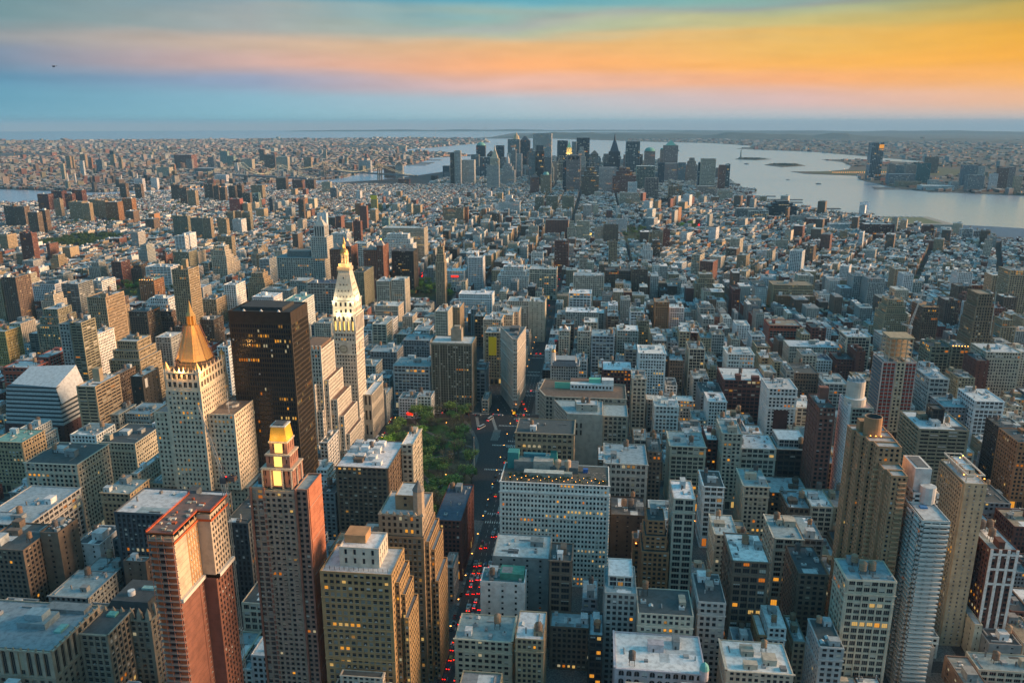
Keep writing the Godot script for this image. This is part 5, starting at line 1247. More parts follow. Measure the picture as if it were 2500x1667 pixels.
func landmarks() -> void:
	for c in CUSTOM: rects.append(c)
	var col: Color
	# arcaded loft, bottom corner
	var b := begin(-300, -342, true)
	col = Color(.37, .32, .25)
	mass(b, rc(-331, -268, -363, -322), 0, 46, sty("P", {"bay": 4.4, "pw": .42, "sf": .36, "dp": .6}), col, ROOFS.blue)
	mass(b, rc(-330.8, -268.2, -363, -322.2), 46, 62, sty("T"), col * 1.1, Color(.26, .32, .36), {"cornice": true})
	for i in 16: b.piece("finial", "stone").box(-330 + i * 4.1, -329.2 + i * 4.1, 62.2, 63.4, -322.4, -321.6, col)
	for i in 10: b.piece("finial", "stone").box(-268.6, -267.8, 62.2, 63.4, -362 + i * 4, -361.2 + i * 4, col)
	b.piece("roof_room", "roof").box(-300, -284, 61.1, 64.5, -352, -340, ROOFS.blue * .8)
	b.piece("roof_room", "roof").box(-297, -287, 64.5, 68, -349.5, -342.5, ROOFS.blue * 1.1)
	b.piece("roof_room", "roof").box(-295, -272, 61.1, 63.5, -362, -355, ROOFS.grey)
	b.piece("skylight", "roof").box(-278, -274, 61.1, 62.3, -345, -338, Color(.2, .45, .42))
	dressed(b, -328, -302, -360, -328, 62, col, 5, 0)
	finish(b, "arcaded_loft", "stone loft with tall arched windows under a finialed cornice", "loft building")
	b = begin(-260, -356, true)
	mass(b, rc(-268, -252, -372, -343.4), 0, 58, sty("V", {"bay": 3.6, "pw": .3}), col * .9, ROOFS.dark, {"cornice": true})
	b.piece("skylight", "roof").box(-263, -258, 57, 58.4, -364, -360, Color(.12, .4, .38))
	finish(b, "loft_building", "narrow stone loft with sunken dark roof behind arcaded loft", "loft building")
	# gabled gothic loft
	b = begin(-255, -380, true)
	col = Color(.33, .29, .23)
	mass(b, rc(-269, -240.5, -396, -364.6), 0, 53, sty("P", {"bay": 3.6}), col, ROOFS.dark, {"cornice": true})
	b.g("roof").ring(-254.7, -380.3, 19.2, 53, 15.5, 61, 4, Color(.05, .055, .06), PI / 4)
	b.g("roof").box(-265.5, -244, 60.9, 61.2, -391, -369.5, Color(.07, .075, .08))
	for i in 6:
		var x := -267.0 + i * 5
		b.piece("gable", "stone").ring(x, -365.5, 1.9, 53, 1.5, 56.5, 4, col * 1.1, PI / 4)
		b.piece("pinnacle", "stone", "gable").ring(x, -365.5, 1.7, 56.5, 0, 60.5, 4, col, PI / 4)
	for i in 5:
		b.piece("gable", "stone").ring(-241.5, -394.0 + i * 5.6, 1.9, 53, 1.5, 56.5, 4, col * 1.1, PI / 4)
		b.piece("pinnacle", "stone", "gable").ring(-241.5, -394.0 + i * 5.6, 1.7, 56.5, 0, 60.5, 4, col, PI / 4)
	b.piece("roof_tank", "roof").ring(-257, -376, 2, 61, 2, 64, 12, ROOFS.white)
	b.piece("roof_tank", "roof").disc(-257, -376, 2, 64, 12, ROOFS.white)
	b.piece("skylight", "roof").box(-254, -246, 61.2, 62.4, -384, -381, Color(.25, .45, .45))
	finish(b, "gothic_loft", "stone loft with steep dark roof and row of pointed gables", "loft building")
	construction_tower()
	lantern_tower()
	setback_blocks()
	roof_garden()
	wedge()
	clock_tower()
	gold_tower()
	west_towers()
	mid_landmarks()

func construction_tower() -> void:
	var b := begin(-188, -325, true)
	var brick := Color(.24, .105, .072); var conc := Color(.60, .50, .37)
	var s := sty("P", {"bay": 2.9, "fh": 3.1, "pw": .5, "lit": .0})
	# slab: blank front half, windowed back half on the west side
	mass(b, rc(-197, -186, -346, -307), 0, 107, s, brick, ROOFS.grey, {"bare": [0, 1]})
	mass(b, rc(-186.3, -185.8, -346, -324), 0, 106, s, brick, ROOFS.grey, {"bare": [0]})
	mass(b, rc(-197, -186, -346, -307), 107, 139, s, conc, ROOFS.grey, {"bare": [0, 1]})
	mass(b, rc(-186.3, -185.8, -328, -318), 107, 139, sty("P", {"bay": 2.2, "fh": 3.1, "lit": 0.0}), Color(.52, .30, .14), ROOFS.grey, {"bare": [0]})
	# wing
	mass(b, rc(-186, -179.3, -345, -328.3), 0, 107, s, brick * .95, ROOFS.grey, {"bare": [0]})
	mass(b, rc(-186, -179.3, -345, -328.3), 107, 140, sty("P", {"bay": 2.4, "fh": 3.1, "lit": 0.0}), Color(.50, .42, .33), ROOFS.grey, {"bare": [0]})
	# scaffold ledge wrapping the sides
	b.piece("ledge", "slab").box(-186, -184.4, 106.2, 108, -328, -306.4, Color(.62, .60, .55))
	b.piece("ledge", "slab").box(-186, -177.8, 106.2, 108, -329.6, -328.3, Color(.62, .60, .55))
	b.piece("ledge", "slab").box(-179.3, -177.8, 106.2, 108, -346, -328.3, Color(.62, .60, .55))
	# north face: open floors, floor slabs and orange netting
	for k in 45:
		var y := 2.0 + k * 3.1
		if y > 138: break
		var orange := Color(.70, .15, .04)
		b.piece("floor_slab", "slab").box(-197.6, -185.4, y + 2.75, y + 3.02, -307, -305.2, Color(.30, .22, .19))
		b.piece("netting_panel", "net").box(-190, -186.3, y + .1, y + 2.5, -306.6, -306.4, orange)
		b.piece("netting_panel", "net").box(-196.8, -193.6, y + .1, y + 2.5, -306.7, -306.5, orange)
		b.g("glass").q(Vector3(-193.4, y + 2.6, -306.9), Vector3(-190.2, y + 2.6, -306.9), Vector3(-190.2, y, -306.9), Vector3(-193.4, y, -306.9), Color(.05, .03, .03))
	for x in [-197.4, -193.5, -190.1, -185.8]:
		b.g("metal").bar(Vector3(x, 0, -305.4), Vector3(x, 141, -305.4), .22, Color(.45, .18, .12))
	# blank concrete side: form joints and tie holes
	for k in 10: b.piece("form_joint", "slab").box(-186, -185.93, 108 + k * 3.1, 108.12 + k * 3.1, -318, -307, Color(.34, .28, .21))
	for k in 34: b.g("slab").box(-186, -185.94, 2.2 + k * 3.1, 2.34 + k * 3.1, -324, -307, Color(.17, .075, .055))
	for k in 34: b.g("slab").box(-186, -179.3, 2.2 + k * 3.1, 2.34 + k * 3.1, -328.3, -328.24, Color(.17, .075, .055))
	# unfinished top
	b.piece("top_deck", "roof").box(-198, -185, 141.2, 141.7, -346, -305.5, Color(.20, .13, .11))
	b.piece("top_deck", "roof").box(-187, -178.5, 141.2, 141.6, -346, -328, Color(.17, .12, .11))
	for i in 9:
		for x in [-197.2, -191.5, -185.7]:
			b.g("metal").bar(Vector3(x, 138, -306.5 - i * 4.8), Vector3(x, 141.2, -306.5 - i * 4.8), .45, conc * .7)
	for i in 22:
		var x := rng.randf_range(-196.5, -187); var z := rng.randf_range(-344, -308)
		b.piece("building_material", "roof").box(x, x + rng.randf_range(.6, 2.4), 141.7, 141.8 + rng.randf_range(.1, .9), z, z + rng.randf_range(.5, 2), [Color(.6, .58, .52), Color(.3, .22, .17), Color(.5, .45, .36), Color(.45, .1, .04)][rng.randi_range(0, 3)])
	for e in [[-198, -305.5, -198, -346], [-198, -305.5, -185, -305.5], [-185, -305.5, -185, -328], [-185, -328, -178.5, -328], [-178.5, -328, -178.5, -346]]:
		var a := Vector3(e[0], 0, e[1]); var d := Vector3(e[2], 0, e[3])
		for y in [142.4, 143.0]: b.g("net").bar(a + UP * y, d + UP * y, .12, Color(.75, .13, .06))
		b.g("net").q(a + UP * 142.4, d + UP * 142.4, d + UP * 141.2, a + UP * 141.2, Color(.70, .15, .04))
		b.g("net").q(a + UP * 137.8, d + UP * 137.8, d + UP * 136.6, a + UP * 136.6, Color(.70, .15, .04))
	finish(b, "construction_tower", "unfinished brick and concrete tower with orange netting and rough top deck", "tower")
	# tower crane behind it
	var c := begin(-181, -349)
	crane(c, Vector3(-181, 0, -349), 147, Vector3(-192, 186, -352), Vector3(-175.5, 151.5, -348), Color(.5, .47, .42), Color(.10, .09, .09))
	c.piece("cab", "roof").box(-182.6, -179.4, 147, 150, -350.5, -347.5, Color(.12, .10, .10))
	c.piece("counterweight", "roof").box(-178, -174.5, 148.6, 151, -350, -347, Color(.16, .10, .09))
	c.g("red").box(-179, -178.6, 151, 151.4, -347.4, -347, Color.WHITE)
	finish(c, "tower_crane", "grey luffing crane standing behind the orange-netted tower", "crane")

func crane(b: Bd, foot: Vector3, top: float, tip: Vector3, tail: Vector3, col: Color, dark: Color) -> void:
	var m := b.piece("mast", "metal")
	for q in [[-1, -1], [1, -1], [1, 1], [-1, 1]]:
		m.bar(foot + Vector3(q[0], 0, q[1]), Vector3(foot.x + q[0], top, foot.z + q[1]), .25, col)
	for k in int((top - foot.y) / 3.0):
		var y := foot.y + k * 3.0
		m.bar(Vector3(foot.x - 1, y, foot.z + 1), Vector3(foot.x + 1, y + 3, foot.z + 1), .14, col)
		m.bar(Vector3(foot.x + 1, y, foot.z + 1), Vector3(foot.x + 1, y + 3, foot.z - 1), .14, col)
	var j := b.piece("jib", "metal")
	var r := Vector3(foot.x, top + 2, foot.z)
	var d := (tip - r); var n := int(d.length() / 2.6)
	var s := d.normalized().cross(UP).normalized() * .8; var u := s.cross(d.normalized()).normalized() * 1.3
	for e in [s, -s, u]: j.bar(r + e, tip + e * .25, .2, col)
	for k in n:
		var f := float(k) / n; var g := float(k + 1) / n
		j.bar(r + d * f + s * (1 - f * .75), r + d * g + u * (1 - g * .75), .12, col)
		j.bar(r + d * f - s * (1 - f * .75), r + d * g + u * (1 - g * .75), .12, col)
		j.bar(r + d * f + s * (1 - f * .75), r + d * g - s * (1 - g * .75), .1, col)
	b.piece("counter_jib", "metal").bar(r, tail, 1.2, dark)
	b.piece("stay", "metal").bar(Vector3(foot.x, top + 9, foot.z), tip, .12, dark)
	b.piece("stay", "metal").bar(Vector3(foot.x, top + 9, foot.z), tail, .15, dark)
	b.piece("apex", "metal").bar(r, Vector3(foot.x, top + 9, foot.z), .4, dark)

func lantern_tower() -> void:
	var b := begin(-154, -359, true)
	var red := Color(.30, .145, .105); var pale := Color(.33, .285, .235)
	var s := sty("P", {"bay": 3.1, "fh": 2.95, "pw": .42, "sf": .42, "lit": .018})
	mass(b, rc(-169, -161.5, -370, -350.4), 0, 144.5, sty("P", {"bay": 3.7, "fh": 2.95, "pw": .3, "lit": .02}), pale * .95, ROOFS.blue)
	mass(b, rc(-161.5, -145.4, -369.8, -349.6), 0, 143.5, s, pale, ROOFS.blue)
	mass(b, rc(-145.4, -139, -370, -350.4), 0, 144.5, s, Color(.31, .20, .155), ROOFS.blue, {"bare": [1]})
	# plain pink-brick flank
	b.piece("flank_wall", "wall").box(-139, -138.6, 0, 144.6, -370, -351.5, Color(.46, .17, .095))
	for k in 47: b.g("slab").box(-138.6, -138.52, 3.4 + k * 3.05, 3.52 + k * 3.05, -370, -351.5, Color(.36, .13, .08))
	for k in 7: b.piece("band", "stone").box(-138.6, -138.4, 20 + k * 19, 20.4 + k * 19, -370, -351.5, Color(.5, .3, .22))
	# projecting balconies stacked on the front
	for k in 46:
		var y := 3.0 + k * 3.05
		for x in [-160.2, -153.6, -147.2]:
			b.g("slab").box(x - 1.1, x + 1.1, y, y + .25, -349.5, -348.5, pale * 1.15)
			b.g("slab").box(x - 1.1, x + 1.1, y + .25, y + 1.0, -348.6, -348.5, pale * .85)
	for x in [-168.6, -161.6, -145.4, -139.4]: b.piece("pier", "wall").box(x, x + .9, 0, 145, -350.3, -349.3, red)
	# crown: three brick tiers, glowing windows, gold painted roof
	var tiers := [[-162.5, -146.5, 144.5, 154.0, -352.0, -366.0], [-160.3, -148.0, 154.0, 161.0, -353.5, -364.5], [-158.3, -149.3, 161.0, 167.6, -354.5, -363.5]]
	for t in tiers:
		mass(b, rc(t[0], t[1], t[5], t[4]), t[2], t[3], sty("P", {"bay": 2.4, "fh": 5.0, "pw": .75, "lit": 0.0}), red * 1.1, ROOFS.pale)
		b.piece("band", "stone").box(t[0] - .4, t[1] + .4, t[3] - .5, t[3] + .3, t[5] - .4, t[4] + .4, Color(.5, .42, .34))
		b.piece("lantern_window", "lantern").box((t[0] + t[1]) / 2 - 2.0, (t[0] + t[1]) / 2 + 2.0, t[2] + .8, t[3] - .8, t[4] - .2, t[4] + .15, Color.WHITE)
	for q in [[-162, -351.4], [-157.6, -351.4], [-151.5, -351.4], [-147, -351.4], [-146.2, -357], [-146.2, -363]]:
		b.piece("column", "stone").ring(q[0], q[1], .5, 144, .45, 154, 8, Color(.5, .42, .34))
	var gp := b.piece("gilded_roof", "gold_paint")
	gp.ring(-153.8, -359, 6.3, 167.8, 5.0, 175, 4, Color.WHITE, PI / 4)
	b.piece("rim", "stone").box(-157.6, -150, 175, 175.7, -362.8, -355.2, Color(.62, .62, .6))
	b.piece("roof_well", "roof").box(-156.6, -151, 175.7, 176.3, -361.8, -356.2, Color(.1, .1, .1))
	dressed(b, -168, -163, -369, -352, 144.5, red, 2, 0)
	var r := finish(b, "lantern_tower", "tall red and grey brick tower crowned by a glowing golden lantern", "tower")
	omni(r, Vector3(-154.5, 150, -346.5), Color(1, .75, .4), 18)
	for q in [[-157.0, 169.0, -350.5], [-150.5, 169.0, -350.5], [-146.0, 169.0, -358.0]]: omni(r, Vector3(q[0], q[1], q[2]), Color(1, .80, .48), 11)

func setback_blocks() -> void:
	# tan stepped block
	var b := begin(-114, -358, true)
	var col := Color(.42, .275, .135)
	var s := sty("P", {"bay": 3.0, "fh": 3.55, "pw": .36, "sf": .46, "lit": .07})
	mass(b, rc(-133.5, -96.6, -372, -345), 0, 103, s, col, Color(.50, .53, .56))
	var st := [[-94.4, 95.0, -351.0], [-92.4, 86.0, -354.5], [-90.2, 75.0, -350.5]]
	var px := -96.6
	for q in st:
		mass(b, rc(px, q[0], -373, q[2]), 0, q[1], s, col, Color(.42, .42, .42))
		px = q[0]
	mass(b, rc(-125.2, -104.5, -369, -352), 102, 113, sty("P", {"bay": 4.2, "fh": 5.0, "pw": .7, "lit": 0.0}), Color(.60, .55, .47), ROOFS.white)
	b.piece("roof_room", "wall").box(-124, -113, 112, 116.5, -368, -358, Color(.44, .26, .13))
	for i in 14: b.piece("vent_stack", "roof").box(-132 + i * 2.5, -131.8 + i * 2.5, 102, 104, -348.5, -348.3, Color(.1, .1, .1))
	for k in 5: b.piece("band", "stone").box(-133.7, -96.4, 88 - k * 18, 88.5 - k * 18, -345.1, -344.7, col * 1.15)
	finish(b, "stepped_block", "tan brick office block with white penthouse and stepped terraces on avenue", "office building")
	# brown stepped tower with an eight-sided turret
	b = begin(-101, -410, true)
	col = Color(.34, .235, .145)
	s = sty("P", {"bay": 2.8, "fh": 3.5, "pw": .36, "lit": .05})
	mass(b, rc(-118, -91.2, -427, -395), 0, 96, s, col, ROOFS.blue)
	mass(b, rc(-117, -92, -426, -396.5), 96, 109, sty("P", {"bay": 3.4, "fh": 4.2, "pw": .5, "lit": .02}), Color(.42, .33, .24), Color(.45, .48, .5))
	var q2 := [[-88.8, 92.0, -398.0], [-86.6, 85.0, -402.0], [-84.4, 66.0, -400.0]]
	px = -91.2
	for q in q2:
		mass(b, rc(px, q[0], -427, q[2]), 0, q[1], s, Color(.42, .27, .14), ROOFS.pale)
		px = q[0]
	mass(b, rc(-109, -97.5, -422, -404), 108, 117, sty("N"), Color(.36, .24, .14), ROOFS.pale)
	var tr := b.piece("turret", "stone")
	tr.ring(-94.6, -400.5, 3.3, 106, 3.2, 122.5, 8, Color(.46, .36, .26))
	b.piece("turret_roof", "roof", "turret").ring(-94.6, -400.5, 3.6, 122.5, 0, 129, 8, Color(.20, .19, .18))
	for i in 7: b.piece("pediment", "stone").ring(-116.0 + i * 4, -396.2, 1.5, 109, 0, 111.2, 4, Color(.46, .37, .28), PI / 4)
	finish(b, "turreted_tower", "brown stepped office tower with pointed eight-sided roof turret", "tower")

func roof_garden() -> void:
	var b := begin(-24, -523)
	var col := Color(.84, .82, .76)
	var s := sty("P", {"bay": 2.55, "fh": 3.75, "pw": .44, "sf": .42, "lit": .05, "dp": .5})
	mass(b, rc(-62, 14.2, -540, -507), 0, 72, s, col, ROOFS.dark)
	mass(b, rc(-61.8, 14, -540, -507.2), 72, 79.6, s, col * 1.05, Color(.10, .10, .09), {"cornice": true, "cc": Color(.74, .73, .70)})
	b.piece("band", "stone").box(-62.5, 14.8, 71.6, 72.4, -507.2, -506.3, Color(.72, .71, .68))
	b.piece("band", "stone").box(-62.4, 14.6, 53, 53.6, -507.2, -506.5, Color(.70, .69, .66))
	for i in 30: b.piece("corner_stone", "stone").box(13.6, 14.6, 2 + i * 2.4, 3.6 + i * 2.4, -508, -506.8, col * 1.08)
	# roof garden: planters, tables, lamps, parasol
	for i in 90:
		var x := rng.randf_range(-59, 12); var z := rng.randf_range(-521, -509) if rng.randf() < .75 else rng.randf_range(-536, -510)
		if z < -522 and x < 2: continue
		var g := b.g("green")
		for k in 9:
			var c := Vector3(x + rng.randf_range(-.9, .9), 79.2 + rng.randf_range(0, 1.6), z + rng.randf_range(-.7, .7))
			var e := Vector3(rng.randf_range(-.6, .6), rng.randf_range(.1, .6), rng.randf_range(-.6, .6)); var f := Vector3(rng.randf_range(-.6, .6), rng.randf_range(-.2, .5), rng.randf_range(-.6, .6))
			g.q(c - e, c + f, c + e, c - f, Color(.05, .075, .035) * rng.randf_range(.6, 1.6))
	for i in 26: b.g("lamp").box(-58 + i * 2.7, -57.75 + i * 2.7, 80.6, 80.85, -509.5 - (i % 3) * 3, -509.25 - (i % 3) * 3, Color.WHITE)
	for i in 40:
		var x := rng.randf_range(-4, 12); var z := rng.randf_range(-530, -509)
		b.piece("cafe_table", "roof").ring(x, z, .5, 79.5, .5, 79.6, 6, Color(.6, .6, .58))
	for i in 9: b.piece("planter_post", "wood").box(-58 + i * 7.5, -57.6 + i * 7.5, 78.7, 82, -508.6, -508.2, Color(.5, .36, .2))
	b.piece("roof_room", "roof").box(-44, -12, 78.7, 82.4, -522, -518, Color(.30, .36, .33))
	b.piece("canopy", "roof").box(-46, -18, 82.4, 82.7, -523, -517, Color(.5, .55, .52))
	b.piece("roof_room", "roof").box(-54, -36, 78.7, 86, -538, -528, Color(.20, .22, .22))
	b.piece("roof_room", "roof").box(-40, -26, 78.7, 87, -538, -527, Color(.42, .40, .36))
	b.piece("roof_room", "roof").box(-28, -8, 78.7, 83.5, -539, -526, Color(.13, .16, .17))
	b.piece("netting_screen", "net").box(-59, -51, 78.7, 91, -539.5, -531, Color(.05, .33, .34))
	b.piece("netting_screen", "net").box(-48, -32, 78.7, 88.5, -539.5, -536, Color(.04, .25, .33))
	b.piece("netting_screen", "net").ring(-26, -536, 4.5, 78.7, 3.2, 91, 4, Color(.05, .36, .36), PI / 4)
	b.piece("blue_tarp", "net").box(-4.5, -1, 78.7, 81.7, -531, -528, Color(.04, .17, .55))
	for x in [-22.5, -15.5]:
		var tk := b.piece("water_tank", "roof")
		tk.ring(x, -528, 2.3, 80.5, 2.3, 88, 14, Color(.50, .36, .25)); tk.ring(x, -528, 2.3, 88, 0, 89, 14, Color(.5, .38, .28))
		tk.box(x - 1.8, x + 1.8, 78.7, 80.5, -529.8, -526.2, Color(.1, .1, .1))
	b.near = false
	finish(b, "roof_garden_building", "big white office building with busy roof garden and teal roof screens", "office building")

func wedge() -> void:
	var b := begin(-94, -893)
	var col := Color(.56, .51, .45)
	var pts := [Vector2(-89.4, -861.5), Vector2(-84.6, -861.5), Vector2(-80.0, -919), Vector2(-110.5, -919)]
	var s := sty("F")
	mass(b, pts, 0, 14, sty("F", {"fh": 5.0, "sf": .3}), col * .95, ROOFS.grey)
	mass(b, pts, 14, 70, s, col, ROOFS.grey)
	mass(b, pts, 70, 86, sty("F", {"arch": 2}), col * 1.08, Color(.17, .19, .20), {"cornice": true, "cc": Color(.5, .47, .42)})
	for i in 4:
		var y: float = [14.0, 26.0, 58.0, 70.0][i]
		b.piece("band", "stone").bar(Vector3(-89.6, y, -861.2), Vector3(-84.4, y, -861.2), .7, col * 1.1)
		b.piece("band", "stone").bar(Vector3(-84.4, y, -861.2), Vector3(-79.8, y, -919), .7, col * 1.1)
		b.piece("band", "stone").bar(Vector3(-89.6, y, -861.2), Vector3(-110.7, y, -919), .7, col * 1.1)
	b.piece("roof_room", "roof").box(-97, -86, 85, 89.5, -910, -897, Color(.12, .12, .12))
	b.piece("roof_room", "roof").box(-90, -86, 85, 88, -890, -880, Color(.2, .2, .2))
	finish(b, "wedge_building", "narrow wedge-shaped stone building pointing at the crossing", "office building")
	var k := begin(-87, -853)
	k.piece("glass_prow", "glass").box(-89.5, -84.5, 0, 4.5, -861, -850, Color(.05, .06, .06))
	k.piece("lamp_panel", "sign_yellow").box(-88.5, -85.5, 1, 4, -850, -849.7, Color.WHITE)
	finish(k, "shop_kiosk", "low glass shop prow with yellow light at the wedge tip", "kiosk")

func clock_tower() -> void:
	# stepped white block
	var b := begin(-247, -714)
	var col := Color(.70, .65, .57)
	var s := sty("V", {"bay": 2.7, "pw": .46, "fh": 3.7, "lit": .05, "sb": -.2, "dp": .45})
	for m in [[-272.0, -250.6, -728.0, -690.0, 117.0], [-271.6, -246.0, -735.0, -692.5, 87.0], [-271.2, -239.5, -738.0, -695.0, 67.0], [-270.8, -234.5, -740.0, -697.0, 50.0], [-270.4, -230.5, -741.0, -699.0, 31.0], [-271.8, -257.0, -690.0, -685.0, 84.0], [-266.0, -251.5, -690.0, -686.5, 58.0]]:
		mass(b, rc(m[0], m[1], m[2], m[3]), 0, m[4], s, col, Color(.24, .15, .12))
	for i in 6: b.piece("crown_slot", "wall").box(-271.5 + i * 3.8, -269.6 + i * 3.8, 117, 120.5, -691.5, -690.3, col)
	b.piece("crown_wall", "wall").box(-270, -252.5, 116, 119.5, -726, -694, Color(.18, .12, .09))
	for i in 4: b.g("lit2").q(Vector3(-269, 118.7 - i * .9, -693.9), Vector3(-253.5, 118.7 - i * .9, -693.9), Vector3(-253.5, 118.4 - i * .9, -693.9), Vector3(-269, 118.4 - i * .9, -693.9), Color.WHITE)
	b.piece("archway", "stone").box(-236, -228, 0, 16, -697, -694, col * .9)
	finish(b, "stepped_office_tower", "white stone office tower stepping down in many setbacks beside clock tower", "office building")
	# clock tower
	b = begin(-245, -758)
	col = Color(.66, .61, .53)
	s = sty("P", {"bay": 2.75, "fh": 3.85, "pw": .46, "sf": .46, "lit": .004, "dp": .5})
	mass(b, rc(-256.5, -234, -772, -745), 0, 97, s, col, ROOFS.pale)
	mass(b, rc(-256.4, -234.1, -772, -745.1), 97, 109, sty("P", {"bay": 3.2, "fh": 3.9, "pw": .55, "lit": 0.0}), col, ROOFS.pale, {"bare": [0]})
	for x in [-255.9, -253.2, -238.2, -235.5]:
		for k in 3: b.piece("window", "pane0").box(x, x + 1.3, 98 + k * 3.8, 100.2 + k * 3.8, -745.2, -745.02, Color.WHITE)
	mass(b, rc(-256.5, -234, -772, -745), 109, 119, s, col, ROOFS.pale)
	mass(b, rc(-257.3, -233.2, -772.8, -744.2), 119, 137, sty("T", {"bay": 4.2, "fh": 13.0, "lit": 0.0, "dp": 1.5}), col * 1.08, ROOFS.pale, {"cornice": true})
	for i in 5: b.g("lantern").box(-254.5 + i * 4.4, -252.1 + i * 4.4, 121.5, 130.5, -745.65, -745.4, Color.WHITE)
	for y in [118.6, 96.6, 30.0]: b.piece("band", "stone").box(-257.4, -233.1, y, y + .8, -772.5, -744.3, col * 1.12)
	# clock dials
	var dial := b.piece("clock_face", "stone")
	for k in 24:
		var p := TAU * k / 24; var q := TAU * (k + 1) / 24
		dial.t(Vector3(-247, 102.6, -744.7), Vector3(-247 + 3.3 * cos(q), 102.6 + 3.3 * sin(q), -744.7), Vector3(-247 + 3.3 * cos(p), 102.6 + 3.3 * sin(p), -744.7), Color(.66, .60, .47))
		var rim := b.piece("clock_rim", "stone", "clock_face") if k == 0 else b.pieces[-1][2] as MB
		rim.q(Vector3(-247 + 4.2 * cos(p), 102.6 + 4.2 * sin(p), -744.5), Vector3(-247 + 4.2 * cos(q), 102.6 + 4.2 * sin(q), -744.5), Vector3(-247 + 3.3 * cos(q), 102.6 + 3.3 * sin(q), -744.5), Vector3(-247 + 3.3 * cos(p), 102.6 + 3.3 * sin(p), -744.5), Color(.36, .31, .23))
	for k in 12:
		var a := TAU * k / 12
		b.piece("hour_mark", "metal", "clock_face").bar(Vector3(-247 + 2.5 * cos(a), 102.6 + 2.5 * sin(a), -744.62), Vector3(-247 + 3.1 * cos(a), 102.6 + 3.1 * sin(a), -744.62), .22, Color(.1, .08, .06))
	b.piece("hour_hand", "metal", "clock_face").bar(Vector3(-247, 102.6, -744.55), Vector3(-245.4, 103.4, -744.55), .3, Color(.05, .04, .03))
	b.piece("minute_hand", "metal", "clock_face").bar(Vector3(-247, 102.6, -744.5), Vector3(-249.5, 102.0, -744.5), .22, Color(.05, .04, .03))
	var dw := b.piece("clock_face", "stone")
	for k in 24:
		var p := TAU * k / 24; var q := TAU * (k + 1) / 24
		dw.t(Vector3(-233.7, 102.6, -758.5), Vector3(-233.7, 102.6 + 4 * sin(q), -758.5 - 4 * cos(q)), Vector3(-233.7, 102.6 + 4 * sin(p), -758.5 - 4 * cos(p)), Color(.5, .46, .36))
	# belfry, pyramid with dormers, balustrade, lantern, gilded cupola
	mass(b, rc(-256, -234.5, -771.5, -745.5), 137, 151, sty("P", {"bay": 5.2, "fh": 5.6, "pw": .55, "lit": 0.0}), Color(.68, .62, .52), ROOFS.pale, {"cornice": true})
	var pyr := b.piece("spire_roof", "stone")
	pyr.ring(-245.2, -758.5, 15.0, 151.2, 7.6, 180, 4, Color(.66, .60, .50), PI / 4)
	for k in 4:
		var n: int = [5, 4, 3, 1][k]
		var y: float = [154.0, 159.5, 165.5, 172.0][k]
		var half := (15.0 - (y - 151.2) / 28.8 * 7.4) * .7071
		for i in n:
			var x := -245.2 + (i - (n - 1) / 2.0) * 3.4
			b.piece("dormer", "stone").box(x - .9, x + .9, y, y + 2.2, -758.5 + half - 1.2, -758.5 + half + .25, Color(.62, .56, .46))
			b.piece("dormer_window", "pane0", "dormer").box(x - .5, x + .5, y + .3, y + 1.8, -758.5 + half + .2, -758.5 + half + .3, Color.WHITE)
			var z := -758.5 + (i - (n - 1) / 2.0) * 3.4
			b.piece("dormer", "stone").box(-245.2 + half - 1.2, -245.2 + half + .25, y, y + 2.2, z - .9, z + .9, Color(.62, .56, .46))
	b.piece("balustrade", "stone").box(-251.4, -239, 180, 183.4, -764.7, -752.3, Color(.62, .50, .34))
	b.piece("balustrade", "stone").box(-250.4, -240, 183.4, 186.4, -763.7, -753.3, Color(.66, .56, .40))
	for k in 8:
		var a := TAU * k / 8 + .39
		b.piece("lantern_column", "stone").ring(-245.2 + 3.3 * cos(a), -758.5 + 3.3 * sin(a), .55, 186.4, .5, 195, 6, Color(.66, .58, .44))
	b.piece("lantern_core", "stone").ring(-245.2, -758.5, 2.4, 186.4, 2.2, 195, 8, Color(.6, .45, .25))
	b.piece("lantern_cornice", "stone").ring(-245.2, -758.5, 4.3, 195, 4.3, 196.2, 16, Color(.66, .55, .36))
	var dome := b.piece("gilded_dome", "gold")
	for k in 5: dome.ring(-245.2, -758.5, 4.2 * cos(k * PI / 10), 196.2 + 5.4 * sin(k * PI / 10), 4.2 * cos((k + 1) * PI / 10), 196.2 + 5.4 * sin((k + 1) * PI / 10), 16, Color.WHITE)
	b.piece("gilded_finial", "gold").ring(-245.2, -758.5, 1.5, 201.2, 1.3, 206, 8, Color.WHITE)
	b.piece("gilded_finial", "gold").ring(-245.2, -758.5, 1.7, 206, 0, 213, 8, Color.WHITE)
	b.g("lantern").box(-246, -244.4, 202, 205.5, -757.1, -756.6, Color.WHITE)
	var r := finish(b, "clock_tower", "white stone clock tower with floodlit pyramid roof and gilded cupola", "tower")
	for q in [[-254.5, 152.5, -741.5], [-236.0, 152.5, -741.5], [-230.5, 152.5, -758.0]]: omni(r, Vector3(q[0], q[1], q[2]), Color(1, .90, .72), 150.0 * .36)
	for q in [[-250.5, 187.5, -750.5], [-240.0, 187.5, -750.5], [-238.0, 197, -751.0]]: omni(r, Vector3(q[0], q[1], q[2]), Color(1, .76, .42), 150.0 * .22)
	for q in [[-250, 137.6, -741.5], [-240, 137.6, -741.5]]: omni(r, Vector3(q[0], q[1], q[2]), Color(1, .88, .66), 150.0 * .24)
	# annex with tall pilasters
	b = begin(-229, -780)
	mass(b, rc(-234, -225.2, -805, -760), 0, 50, sty("V", {"bay": 4.4, "pw": .42, "fh": 14.0, "dp": .8, "lit": .0}), Color(.52, .48, .41), ROOFS.white, {"cornice": true})
	finish(b, "annex_building", "white stone annex with tall pilasters at clock tower foot", "office building")
	# dark glass tower
	b = begin(-256, -593)
	b.lit = .75
